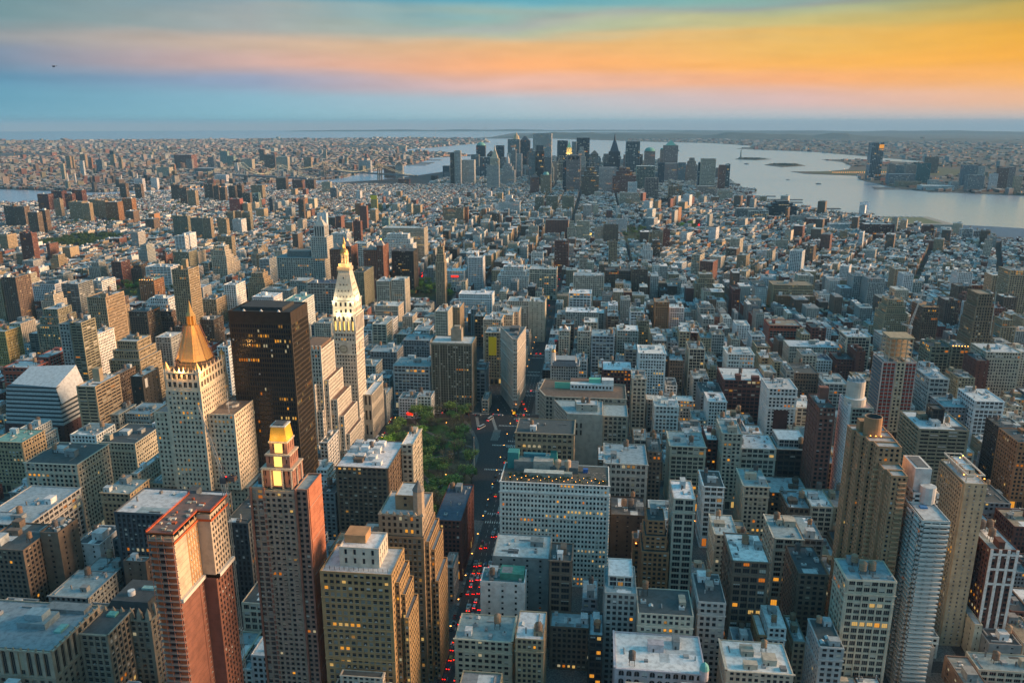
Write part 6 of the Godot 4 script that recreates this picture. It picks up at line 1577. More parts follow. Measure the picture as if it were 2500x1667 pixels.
	var dk := Color(.050, .036, .026)
	mass(b, rc(-281, -231, -612, -575), 0, 171, sty("V", {"bay": 1.9, "pw": .3, "fh": 3.95, "sf": .34, "dp": .3, "sb": -.12, "lit": .045, "blinds": .01}), dk, ROOFS.dark)
	mass(b, rc(-280.8, -231.2, -612, -575.2), 171, 180, sty("N", {"fh": 9.0, "pw": .97, "lit": 0.0}), dk * .8, Color(.05, .05, .05))
	b.piece("roof_room", "roof").box(-274, -240, 178, 182, -606, -582, Color(.05, .05, .05))
	for i in 3: b.piece("roof_dome", "roof").ring(-270 + i * 14, -579, 1.6, 179, .4, 180.8, 10, Color(.6, .6, .6))
	finish(b, "dark_glass_tower", "dark bronze glass slab tower with scattered amber windows", "tower")

func gold_tower() -> void:
	var b := begin(-301, -560)
	var col := Color(.66, .57, .44)
	var s := sty("P", {"bay": 3.0, "fh": 3.9, "pw": .50, "sf": .44, "lit": .05, "dp": .5})
	b.lit = .9
	mass(b, rc(-344.6, -257, -601, -546), 0, 46, s, col, ROOFS.blue)
	mass(b, rc(-331, -316.2, -585, -541), 46, 108, s, col, ROOFS.grey)
	mass(b, rc(-288.2, -267.2, -585, -541), 46, 108, s, col * 1.03, Color(.2, .17, .15))
	mass(b, rc(-316, -288.4, -580, -535), 46, 128, s, col, ROOFS.grey)
	mass(b, rc(-315.6, -288.8, -579.6, -535.4), 128, 142, sty("C", {"bay": 4.4, "fh": 6.0, "arch": 1, "lit": 0.0}), col * 1.05, Color(.07, .07, .07), {"cornice": true})
	for i in 8:
		b.piece("pinnacle", "stone").ring(-315 + i * 3.7, -535.6, .8, 142, 0, 146, 4, col * 1.1, PI / 4)
		b.piece("pinnacle", "stone").ring(-288.8, -579 + i * 6.0, .8, 142, 0, 146, 4, col * 1.1, PI / 4)
	for q in [[-314.4, -537.2], [-290.4, -537.2], [-290.4, -577], [-314.4, -577]]:
		b.piece("corner_turret", "stone").ring(q[0], q[1], 2.2, 136, 2.1, 144.5, 8, col)
		b.piece("gilded_cap", "gold", "corner_turret").ring(q[0], q[1], 2.3, 144.5, 0, 149.5, 8, Color.WHITE)
	b.piece("drum", "roof").ring(-302.2, -557.5, 14.2, 141, 14.2, 146.5, 8, Color(.05, .045, .04), PI / 8)
	# gilded eight-sided pyramid, panel courses standing slightly proud of each other
	for k in 9:
		var f := k / 9.0; var g := (k + 1) / 9.0
		b.piece("gilded_course", "gold").ring(-302.2, -557.5, 12.4 - 8.5 * f + .32, 146.5 + 26 * f, 12.4 - 8.5 * g, 146.5 + 26 * g, 8, Color.WHITE, PI / 8)
	for k in 8:
		var a := TAU * k / 8 + PI / 8
		b.piece("gilded_rib", "gold").bar(Vector3(-302.2 + 12.6 * cos(a), 146.5, -557.5 + 12.6 * sin(a)), Vector3(-302.2 + 4.1 * cos(a), 172.5, -557.5 + 4.1 * sin(a)), .9, Color.WHITE)
		b.piece("lantern_post", "gold").ring(-302.2 + 3.1 * cos(a), -557.5 + 3.1 * sin(a), .45, 172.5, .4, 180, 6, Color.WHITE)
	b.piece("lantern_window", "lit2").ring(-302.2, -557.5, 2.3, 173, 2.2, 179, 8, Color.WHITE)
	b.piece("gilded_lantern", "gold").ring(-302.2, -557.5, 3.9, 172.3, 3.9, 173, 8, Color.WHITE, PI / 8)
	b.piece("gilded_lantern", "gold").ring(-302.2, -557.5, 3.6, 180, 2.0, 183, 8, Color.WHITE, PI / 8)
	b.piece("gilded_spire", "gold").ring(-302.2, -557.5, 2.0, 183, 0, 192, 8, Color.WHITE, PI / 8)
	# scaffold round the roof
	var sc := b.piece("scaffold", "metal")
	for k in 24:
		var a := TAU * k / 24
		sc.bar(Vector3(-302.2 + 15.4 * cos(a), 142, -557.5 + 15.4 * sin(a)), Vector3(-302.2 + 6 * cos(a), 173, -557.5 + 6 * sin(a)), .1, Color(.35, .16, .12))
	for k in 9:
		var f := k / 9.0
		for i in 24:
			var a := TAU * i / 24; var e := TAU * (i + 1) / 24; var rr := 15.4 - 9.4 * f
			sc.bar(Vector3(-302.2 + rr * cos(a), 142 + 31 * f, -557.5 + rr * sin(a)), Vector3(-302.2 + rr * cos(e), 142 + 31 * f, -557.5 + rr * sin(e)), .09, Color(.4, .2, .15))
	b.piece("flagpole", "metal").bar(Vector3(-273, 108, -545), Vector3(-273, 126, -545), .25, Color(.6, .6, .6))
	b.piece("roof_frame", "metal").ring(-277, -560, 5, 108, 5, 110, 10, Color(.4, .4, .38))
	for i in 4: b.piece("skylight", "roof").box(-343 + i * 3, -341.5 + i * 3, 45.2, 47, -595, -550, ROOFS.white)
	var r := finish(b, "gilded_pyramid_tower", "cream stone tower with scaffolded gilded pyramid roof and lantern", "tower")
	for q in [[-320.5, 144, -538.0], [-283.5, 144, -538.0], [-302, 144, -533.5]]: omni(r, Vector3(q[0], q[1], q[2]), Color(1, .72, .38), 150.0 * .8)
	omni(r, Vector3(-296, 172, -548), Color(1, .65, .25), 150.0 * .3)

func west_towers() -> void:
	# brown zigzag tower with cylinder
	var b := begin(167, -455, true)
	var col := Color(.50, .285, .16)
	var s := sty("P", {"bay": 3.0, "fh": 2.95, "pw": .45, "sf": .42, "lit": .012, "dp": .6})
	var seg := [[157.0, 178.0, -480.0, -471.0, 141.0], [159.4, 178.3, -471.0, -462.0, 141.0], [161.8, 178.0, -462.0, -454.0, 141.0], [164.2, 177.6, -454.0, -446.0, 141.0], [165.8, 177.2, -446.0, -437.0, 131.0], [167.2, 175.8, -437.0, -428.5, 131.0]]
	for q in seg: mass(b, rc(q[0], q[1], q[2], q[3]), 0, q[4], s, col, Color(.42, .44, .45))
	for k in 42:
		for q in [[163.0, 166.6, -446.0], [171.0, 175.0, -428.5]]:
			b.g("slab").box(q[0], q[1], 4 + k * 2.98, 5.0 + k * 2.98, q[2], q[2] + 1.3, col * 1.15)
	var cy := b.piece("roof_drum", "wall")
	cy.ring(167, -466, 5.0, 140, 5.0, 152, 20, Color(.42, .23, .115)); cy.ring(167, -466, 5.0, 152, 4.5, 152, 20, Color(.5, .32, .2)); cy.ring(167, -466, 4.5, 152, 4.5, 149.5, 20, Color(.1, .1, .1))
	b.piece("fan_deck", "roof", "roof_drum").disc(167, -466, 4.5, 149.5, 20, Color(.08, .09, .1))
	b.piece("roof_room", "wall").box(161, 166, 140, 147, -476, -470, Color(.40, .22, .11))
	for i in 3: b.g("lamp").box(164 + i * 3, 164.35 + i * 3, 142, 142.35, -459.5, -459.2, Color.WHITE)
	dressed(b, 158, 176, -479, -472, 141, col, 3, 0)
	finish(b, "zigzag_tower", "tall brown brick apartment tower with folded sides and round roof drum", "apartment tower")
	# white balcony tower
	b = begin(187, -436, true)
	col = Color(.60, .60, .57)
	s = sty("R", {"bay": 5.2, "fh": 2.9, "sf": .36, "pw": .14, "dp": 1.1, "lit": .02, "sb": .0})
	mass(b, rc(180.0, 194.6, -436, -413), 0, 112.5, s, col, ROOFS.pale)
	mass(b, rc(183.0, 197.0, -460, -436), 0, 118, s, col, ROOFS.pale)
	for k in 38:
		var y := 3.0 + k * 2.88
		b.piece("balcony", "slab").box(181.2, 194.2, y, y + .95, -413.1, -411.7, col * 1.05)
		b.g("slab").box(178.9, 180, y, y + .95, -433, -427, col * 1.05); b.g("slab").box(178.9, 180, y, y + .95, -422, -416, col * 1.05)
		b.g("slab").box(181.9, 183, y, y + .95, -457, -451, col * 1.05); b.g("slab").box(181.9, 183, y, y + .95, -446, -440, col * 1.05)
	b.piece("roof_room", "wall").box(184, 193, 117, 131, -459, -440, Color(.66, .66, .64))
	b.piece("roof_well", "roof", "roof_room").box(185.5, 191.5, 131, 131.4, -457, -442, Color(.12, .14, .15))
	b.piece("roof_room", "wall").ring(191, -437, 4.2, 112, 4.2, 122, 14, Color(.6, .6, .58)); b.piece("roof_deck", "roof").disc(191, -437, 4.2, 122, 14, ROOFS.pale)
	b.piece("pool_cover", "roof").box(185, 189, 111.7, 112.4, -432, -429, Color(.05, .22, .5))
	finish(b, "balcony_tower", "white concrete apartment tower striped with balconies", "apartment tower")
	# beige slab tower with a lit roof terrace
	b = begin(230, -483, true)
	col = Color(.44, .37, .255)
	mass(b, rc(224, 236.5, -501, -465), 0, 112, sty("N", {"bay": 4.1, "pw": .70, "fh": 2.95, "sf": .55, "lit": .0}), col, ROOFS.pale, {"bare": [3]})
	mass(b, rc(223.2, 224, -501, -466), 0, 111, sty("P", {"bay": 2.8, "fh": 2.95, "lit": .02}), col * .8, ROOFS.pale, {"bare": [0]})
	for q in [[226, -470], [226, -482], [234, -470], [234, -496], [226, -496]]:
		b.piece("terrace_post", "stone").box(q[0], q[0] + .6, 111, 117, q[1], q[1] + .6, Color(.6, .55, .48))
	for x in [224.6, 234.4]: b.piece("terrace_beam", "stone").box(x, x + .7, 116.4, 117.2, -500, -466, Color(.62, .58, .5))
	for z in [-500.0, -483.0, -467.0]: b.piece("terrace_beam", "stone").box(224.6, 235.1, 116.5, 117.1, z, z + .7, Color(.62, .58, .5))
	mass(b, rc(228, 233.5, -497, -476), 111, 116, sty("N"), Color(.6, .52, .42), ROOFS.white)
	for q in [[227, 113, -475.6], [232, 115, -470], [235.4, 114, -468], [226.2, 115, -488], [230, 118, -490], [233, 118, -493]]: b.g("lamp").box(q[0], q[0] + .45, q[1], q[1] + .45, q[2], q[2] + .45, Color.WHITE)
	finish(b, "terrace_tower", "beige slab apartment tower with lamp-lit roof terrace", "apartment tower")
	# red netted frame tower
	b = begin(254, -680)
	col = Color(.55, .19, .13)
	mass(b, rc(241, 268.4, -692, -668), 0, 66, sty("G", {"bay": 3.4, "fh": 3.3}), WALLS.dark, ROOFS.grey)
	mass(b, rc(241, 252, -692, -667.6), 66, 128, sty("K", {"bay": 3.6, "fh": 3.2}), Color(.60, .50, .46), ROOFS.pale)
	mass(b, rc(252, 259, -692, -667), 66, 128, sty("P", {"bay": 3.4, "fh": 3.2, "pw": .42, "lit": 0.0}), Color(.55, .46, .33), ROOFS.pale)
	mass(b, rc(259, 268.4, -692, -667.6), 66, 128, sty("K", {"bay": 3.1, "fh": 3.2}), Color(.60, .50, .46), ROOFS.pale)
	for k in 19:
		var y := 66.6 + k * 3.2
		for q in [[241.2, 251.8], [259.2, 268.2]]:
			b.piece("netting_panel", "net").box(q[0], q[1], y + .5, y + 2.3, -668.5, -668.4, Color(.62, .10, .07) * rng.randf_range(.7, 1.15))
		b.piece("netting_panel", "net").box(240.7, 240.8, y + .5, y + 2.3, -691, -669, Color(.13, .19, .24))
	for k in 5:
		var y := 128.0 + k * 3.9
		b.piece("floor_slab", "slab").box(245, 263.6, y + 3.5, y + 3.9, -688, -668, Color(.42, .36, .26))
		for i in 5:
			for j in 3: b.g("metal").bar(Vector3(245.4 + i * 4.45, y, -668.4 - j * 9.4), Vector3(245.4 + i * 4.45, y + 3.6, -668.4 - j * 9.4), .6, Color(.44, .38, .28))
	b.piece("formwork", "roof").box(244.6, 264, 147.5, 148.6, -688.5, -667.5, Color(.40, .33, .22))
	finish(b, "netted_frame_tower", "unfinished tower wrapped in red netting with bare concrete frame on top", "tower")
	b = begin(270, -696)
	crane(b, Vector3(270, 0, -696), 150, Vector3(279, 189, -698), Vector3(262, 154, -695), Color(.58, .57, .54), Color(.4, .4, .4))
	b.piece("cab", "roof").box(268.5, 271.5, 150, 152.5, -697, -694.5, Color(.6, .6, .58))
	finish(b, "tower_crane", "pale luffing crane beside the red-netted tower", "crane")
	# drum-topped tower
	b = begin(206, -613)
	mass(b, rc(198, 214.4, -627, -600), 0, 110, sty("G", {"bay": 2.6, "fh": 3.1, "sf": .3}), Color(.26, .32, .29), Color(.45, .34, .34))
	mass(b, rc(196.4, 198, -626.5, -601), 0, 112, sty("P", {"bay": 3.2, "fh": 3.1, "lit": .02}), WALLS.white, ROOFS.white, {"bare": [0]})
	var dr := b.piece("roof_drum", "wall")
	dr.ring(203.5, -611, 7.8, 109, 7.8, 115, 20, Color(.66, .60, .52)); dr.ring(203.5, -613, 6.8, 115, 6.8, 128, 20, Color(.60, .55, .48)); dr.disc(203.5, -611, 7.8, 115, 20, ROOFS.white)
	b.piece("roof_deck", "roof").disc(203.5, -613, 6.8, 128, 20, Color(.3, .38, .44))
	for i in 4: b.piece("roof_fin", "roof").box(198 + i * 3, 199 + i * 3, 128, 130.5, -617, -609, Color(.4, .46, .5))
	finish(b, "drum_topped_tower", "green glass and white tower with pale round roof drum", "apartment tower")
	# stepped brown telephone tower
	b = begin(492, -1056)
	col = Color(.27, .20, .135)
	s = sty("V", {"bay": 3.2, "lit": .02})
	for q in [[482.0, 500.0, 112.0, -1044.0], [480.0, 502.0, 96.0, -1041.5], [478.4, 504.0, 78.0, -1039.0], [477.0, 506.0, 56.0, -1036.5]]: mass(b, rc(q[0], q[1], -1075, q[3]), 0, q[2], s, col, ROOFS.tan)
	b.piece("mast", "metal").bar(Vector3(500.5, 60, -1038), Vector3(500.5, 116, -1040), .6, Color(.6, .58, .5))
	finish(b, "stepped_brown_tower", "tall brown stepped telephone tower with a pale corner strip", "tower")

func mid_landmarks() -> void:
	# grey slab on the square
	var b := begin(-158, -866)
	var col := Color(.20, .185, .145)
	b.lit = .7
	mass(b, rc(-181, -134, -882, -850), 0, 82.5, sty("V", {"bay": 2.9, "pw": .42, "fh": 2.95, "sf": .40, "lit": .03, "dp": .6, "sb": -.3}), col, ROOFS.pale)
	for i in 6: b.piece("pilaster", "wall").box(-181 + i * 9.2, -179.9 + i * 9.2, 0, 83, -850, -849.2, Color(.32, .30, .25))
	b.piece("roof_room", "wall").box(-160, -148, 81.6, 95, -874, -862, Color(.33, .29, .23))
	b.piece("roof_room", "wall").box(-157, -150, 95, 98, -872, -864, Color(.33, .29, .23))
	b.piece("tower_beam", "stone").box(-181.4, -133.6, 80.5, 82.6, -850.2, -849, Color(.34, .32, .27))
	finish(b, "grey_apartment_slab", "grey brown apartment slab with light pilasters facing the park", "apartment tower")
	# double store block with mint penthouse
	b = begin(-8, -784)
	col = Color(.40, .37, .31)
	mass(b, [Vector2(-46, -756), Vector2(-38, -754), Vector2(34.6, -754), Vector2(34.6, -800), Vector2(-50, -812), Vector2(-53.6, -776)], 0, 57, sty("C", {"bay": 4.2, "arch": 1, "lit": .02}), col, Color(.16, .115, .09), {"cornice": true})
	b.piece("penthouse", "wall").box(-22, 22, 56, 62, -788, -780, WALLS.white)
	for i in 12: b.piece("window", "pane0", "penthouse").box(-20.5 + i * 3.5, -18.6 + i * 3.5, 58, 60.4, -780, -779.9, Color.WHITE)
	b.piece("penthouse", "wall").box(10, 22, 62, 67, -790, -781, WALLS.white)
	b.piece("mint_wall", "paint").box(-38, -22, 56, 62.5, -784, -783, Color(.16, .52, .38))
	b.piece("mint_wall", "paint").box(-3, 9, 62, 66, -792, -786, Color(.16, .52, .38))
	b.piece("roof_deck", "roof").box(-22, 8, 62, 62.3, -800, -788, Color(.2, .13, .1))
	finish(b, "corner_store_building", "wide beige corner block with white and mint penthouses", "loft building")
	b = begin(-8, -731)
	mass(b, [Vector2(-22, -712), Vector2(11, -712), Vector2(11, -751), Vector2(-37, -751)], 0, 55, sty("P", {"bay": 4.0, "lit": .015}), Color(.45, .43, .38), ROOFS.blue, {"bare": [0]})
	mass(b, [Vector2(-14, -722), Vector2(6, -722), Vector2(6, -736), Vector2(-16, -736)], 54, 61, sty("N"), Color(.42, .40, .35), ROOFS.pale)
	for i in 4: b.piece("window", "pane0").box(-14 + (i % 2) * 4, -12.4 + (i % 2) * 4, 34 + (i / 2) * 7, 39 + (i / 2) * 7, -712, -711.9, Color.WHITE)
	water_tank(b, -8, 60.5, -729, 1.9, .6); water_tank(b, -3, 60.5, -729, 1.9, .6)
	mass(b, rc(11, 35, -752, -718), 0, 52, sty("C", {"bay": 4.0}), Color(.40, .36, .28), ROOFS.blue)
	finish(b, "blank_front_building", "pale building with blank front wall and slanted flank before store block", "loft building")
	# arcaded store with gold cupola
	b = begin(-33, -927)
	mass(b, rc(-50, -15.8, -940, -915), 0, 40, sty("P", {"bay": 2.9, "pw": .4, "lit": .02}), Color(.46, .48, .47), ROOFS.slate, {"cornice": true})
	b.g("roof").ring(-32.9, -927.5, 20.5, 40, 17.5, 46, 4, Color(.16, .19, .22), PI / 4)
	b.g("roof").box(-45, -20.8, 45.9, 46.1, -938, -919, Color(.3, .36, .4))
	for i in 7: b.piece("dormer", "stone").box(-48 + i * 4.6, -45.6 + i * 4.6, 40.2, 44.4, -918, -914.8, WALLS.white)
	for i in 7: b.piece("dormer_window", "pane0", "dormer").box(-47.4 + i * 4.6, -46.2 + i * 4.6, 40.8, 43.6, -914.8, -914.7, Color.WHITE)
	var cu := b.piece("cupola", "stone")
	cu.ring(-46.5, -918, 3.0, 40, 2.8, 50, 8, WALLS.white); cu.ring(-46.5, -918, 2.3, 50, 2.2, 56, 8, WALLS.white)
	var gd := b.piece("gilded_dome", "gold")
	for k in 4: gd.ring(-46.5, -918, 2.6 * cos(k * PI / 8), 56 + 3.2 * sin(k * PI / 8), 2.6 * cos((k + 1) * PI / 8), 56 + 3.2 * sin((k + 1) * PI / 8), 12, Color.WHITE)
	b.piece("flagpole", "metal").bar(Vector3(-46.5, 59, -918), Vector3(-45, 72, -918), .25, Color(.6, .6, .6))
	b.piece("flag", "paint").box(-46, -42.5, 69, 71, -918.1, -918, Color(.6, .03, .03))
	finish(b, "gold_cupola_building", "pale store building with gilded corner cupola on the avenue", "loft building")
	# white utility block with clock-like tower
	b = begin(-566, -1510)
	col = Color(.52, .52, .47)
	mass(b, rc(-619, -518, -1541, -1480), 0, 68, sty("P", {"bay": 4.4, "fh": 4.2, "pw": .44, "lit": .02}), col, ROOFS.grey, {"cornice": true})
	mass(b, rc(-545.5, -513, -1520, -1484), 68, 108, sty("P", {"bay": 4.0, "fh": 4.2, "pw": .56, "lit": .0}), Color(.56, .55, .50), ROOFS.pale)
	mass(b, rc(-540, -518.5, -1514, -1490), 108, 129, sty("T", {"bay": 5.0, "fh": 16.0, "lit": 0.0}), Color(.58, .57, .53), ROOFS.pale, {"cornice": true})
	b.piece("pyramid_cap", "stone").ring(-529.2, -1502, 13, 129, 5, 139, 4, Color(.5, .5, .46), PI / 4)
	b.piece("lantern", "stone").ring(-529.2, -1502, 3, 139, 2.4, 146, 8, Color(.55, .53, .48))
	b.piece("roof_room", "roof").box(-600, -555, 67, 78, -1530, -1500, Color(.2, .21, .2))
	finish(b, "colonnaded_tower", "white office block with columned tower and pyramid cap", "office building")
	# brick towers with glowing pyramid tops
	var i := 0
	for q in [[-494.0, -472.0, 92.0], [-470.0, -452.0, 98.0], [-429.0, -405.0, 92.0], [-403.5, -391.5, 100.0]]:
		b = begin((q[0] + q[1]) / 2, -1460)
		mass(b, rc(q[0], q[1], -1481, -1440), 0, q[2], sty("P", {"bay": 3.6, "fh": 3.1, "lit": .015}), Color(.27, .125, .08), ROOFS.grey)
		var cx: float = (q[0] + q[1]) / 2
		b.piece("pyramid_roof", "roof").ring(cx, -1450, 9, q[2], 0, q[2] + 11, 4, Color(.42, .36, .33), PI / 4)
		if i == 1 or i == 3: b.piece("lamp", "lamp").ring(cx, -1450, 1.2, q[2] + 10, 0, q[2] + 13, 4, Color.WHITE)
		finish(b, "pyramid_topped_tower", ["wide brick tower with pale pyramid roof", "brick tower with glowing pyramid tip behind clock cupola", "wide brick tower beside the slim glowing one", "slim brick tower with bright glowing pyramid tip"][i], "apartment tower")
		i += 1
	# college block: slanting white glass wedge over brick base
	b = begin(-548, -712)
	mass(b, rc(-579, -516, -736, -687), 0, 32, sty("N"), Color(.12, .06, .055), ROOFS.grey)
	for k in 9:
		var y := 32.0 + k * 4.0; var f := k / 10.0
		var zf := -689.0 - f * 10; var xr := -517.0 - f * 10
		b.piece("wall_band", "stone").box(-578.5, xr, y, y + 2.3, -735, zf, Color(.46, .49, .50))
		b.piece("window_band", "glass").box(-578.0, xr - .5, y + 2.3, y + 4.0, -735, zf - .6, Color(.05, .06, .07))
	b.piece("sloped_roof", "roof").q(Vector3(-578.5, 77, -735), Vector3(-528, 80, -735), Vector3(-526, 68, -698), Vector3(-578.5, 66, -698), Color(.60, .63, .65))
	b.piece("sloped_roof", "roof").q(Vector3(-528, 80, -735), Vector3(-520, 55, -735), Vector3(-520, 52, -694), Vector3(-526, 68, -698), Color(.60, .63, .65))
	b.piece("end_wall", "wall").q(Vector3(-578.5, 66, -698), Vector3(-526, 68, -698), Vector3(-526, 60, -697.9), Vector3(-578.5, 60, -697.9), Color(.5, .52, .52))
	finish(b, "slanted_college_block", "white banded building with huge sloping roof over brick base", "college building")
	# twin poles on a park gate etc.
	finish_arch()

func finish_arch() -> void:
	var b := begin(-20, -2255)
	var c := Color(.62, .55, .42)
	b.piece("arch_leg", "stone").box(-29, -23, 0, 14, -2260, -2254, c)
	b.piece("arch_leg", "stone").box(-17, -11, 0, 14, -2260, -2254, c)
	b.piece("arch_top", "stone").box(-29, -11, 14, 22, -2260, -2254, c * 1.05)
	var r := finish(b, "marble_arch", "floodlit marble arch at the square down the avenue", "arch")
	omni(r, Vector3(-20, 5, -2245), Color(1, .8, .3), 500)

# ------------------------------------------------------------------ the rest of the city
var MARKS := [[-86, -862, "wedge building"], [-245, -745, "clock tower"], [-300, -540, "gilded pyramid tower"], [-24, -510, "roof garden building"], [168, -450, "brown zigzag tower"], [187, -420, "white balcony tower"], [230, -470, "beige terrace tower"], [254, -670, "red-netted tower"], [206, -600, "drum-topped tower"], [-256, -580, "dark glass tower"], [-158, -850, "grey apartment slab"], [-33, -915, "gold cupola building"], [-566, -1480, "colonnaded tower"], [-450, -1440, "brick pyramid towers"], [492, -1040, "stepped brown tower"], [-548, -690, "slanted college block"], [-310, -1510, "leafy square"], [-870, -1430, "small eastern park"], [-560, -900, "tan stepped office block"], [-440, -2510, "big tan slab"], [340, -1400, "long tan store building"], [-1400, -2050, "dark eastern park"], [120, -2400, "green-roofed school hall"], [30, -1170, "pale avenue lofts"], [700, -1380, "western tan tower"], [-700, -1100, "banded hospital"], [140, -830, "big brick store"], [-60, -400, "avenue of tail lights"]]

func mark(x: float, z: float) -> String:
	var best := ""; var bd := 1e12
	for m in MARKS:
		var d := (x - float(m[0])) ** 2 + (z - float(m[1])) ** 2
		if d < bd: bd = d; best = m[2]
	return best

var PARKS := [[-212.0, -95.0, -842.0, -560.0], [-372.0, -262.0, -1600.0, -1435.0], [-940.0, -800.0, -1520.0, -1350.0], [-1500.0, -1320.0, -2160.0, -1950.0], [-150.0, -60.0, -2400.0, -2260.0], [70.0, 160.0, -2480.0, -2230.0], [-880.0, -760.0, -3050.0, -2800.0], [240.0, 330.0, -2620.0, -2500.0]]

func blocked(x0: float, x1: float, z0: float, z1: float) -> bool:
	for r in rects:
		if x0 < r[1] - .2 and x1 > r[0] + .2 and z0 < r[3] - .2 and z1 > r[2] + .2: return true
	for r in PARKS:
		if x0 < r[1] and x1 > r[0] and z0 < r[3] and z1 > r[2]: return true
	if z0 > -1600:
		var bx := bway((z0 + z1) / 2)
		if x0 < bx + 15 and x1 > bx - 15: return true
	return false

func zone(x: float, u: float) -> Array:   # name, height, width
	var p := rng.randf()
	if u < 1620:
		if x > -420 and x < 260:
			if p < .33: return ["loft_building", rng.randf_range(30, 52), rng.randf_range(11, 22)]
			if p < .8: return ["store_building", rng.randf_range(14, 32), rng.randf_range(7, 14)]
			return ["tenement_house", rng.randf_range(14, 20), rng.randf_range(7, 10)]
		if x >= 260 and x < 540:
			if p < .2: return ["loft_building", rng.randf_range(26, 46), rng.randf_range(11, 24)]
			if p < .55: return ["store_building", rng.randf_range(11, 26), rng.randf_range(7, 15)]
			return ["tenement_house", rng.randf_range(13, 20), rng.randf_range(7.5, 11)]
		if p < .05: return ["apartment_house", rng.randf_range(32, 54), rng.randf_range(15, 28)]
		if p < .18: return ["apartment_house", rng.randf_range(17, 25), rng.randf_range(12, 20)]
		if p < .6: return ["tenement_house", rng.randf_range(14, 21), rng.randf_range(7.5, 13)]
		if p < .75: return ["store_building", rng.randf_range(9, 22), rng.randf_range(10, 26)]
		return ["row_house", rng.randf_range(10, 15), rng.randf_range(6, 7.5)]
	if u < 2900:
		if x < -1500 or x > 820: return ["row_house", rng.randf_range(7, 13), rng.randf_range(8, 18)]
		if x > -470 and x < -60 and p < .4: return ["loft_building", rng.randf_range(20, 38), rng.randf_range(11, 26)]
		if p < .025: return ["apartment_house", rng.randf_range(34, 56), rng.randf_range(16, 28)]
		if p < .14: return ["apartment_house", rng.randf_range(16, 24), rng.randf_range(12, 22)]
		if p < .55: return ["tenement_house", rng.randf_range(13, 19), rng.randf_range(7, 12)]
		if p < .65: return ["store_building", rng.randf_range(7, 18), rng.randf_range(9, 22)]
		return ["row_house", rng.randf_range(9, 14), rng.randf_range(6, 8.5)]
	if u < 4200:
		if x < -1500 or x > 700: return ["row_house", rng.randf_range(7, 12), rng.randf_range(10, 22)]
		if p < .02 and u < 3500: return ["apartment_house", rng.randf_range(28, 44), rng.randf_range(16, 28)]
		if x > -500 and x < 450 and p < .5: return ["loft_building", rng.randf_range(13, 23), rng.randf_range(9, 20)]
		return ["tenement_house", rng.randf_range(10, 16), rng.randf_range(7, 14)]
	if u > 4600 and p < .25: return ["office_building", rng.randf_range(40, 80), rng.randf_range(24, 45)]
	return ["loft_building", rng.randf_range(14, 26), rng.randf_range(12, 28)]

var PICK := {
	"loft_building": [["cream", 4], ["greycream", 5], ["tan", 3], ["brown", 3], ["grey", 3], ["white", 3], ["darkred", 1], ["olive", 2], ["dark", 1]],
	"store_building": [["greycream", 4], ["white", 3], ["grey", 4], ["brown", 3], ["brick", 2], ["cream", 2], ["dark", 1], ["paleblue", 1]],
	"tenement_house": [["brick", 4], ["brown", 4], ["tan", 2], ["grey", 3], ["greycream", 3], ["cream", 2], ["darkred", 2], ["white", 2]],
	"row_house": [["brick", 4], ["brown", 4], ["grey", 3], ["white", 2], ["cream", 2], ["darkred", 2]],
	"apartment_house": [["tan", 4], ["brick", 3], ["white", 3], ["cream", 3], ["brown", 3], ["greycream", 2], ["orange", 1]],
	"office_building": [["grey", 4], ["pale", 4], ["mauve", 2], ["steel", 2], ["cream", 2], ["navy", 1]]}
var WORD := {"cream": "cream stone", "greycream": "pale grey stone", "tan": "tan brick", "brown": "brown brick", "grey": "grey", "white": "white", "darkred": "dark red brick", "olive": "olive", "dark": "dark", "brick": "red brick", "paleblue": "pale blue", "orange": "orange brick", "pale": "pale", "mauve": "mauve", "steel": "blue-grey", "navy": "navy"}

func pick(k: String) -> String:
	var n := 0
	for q in PICK[k]: n += q[1]
	var r := rng.randi_range(0, n - 1)
	for q in PICK[k]:
		r -= q[1]
		if r < 0: return q[0]
	return "grey"

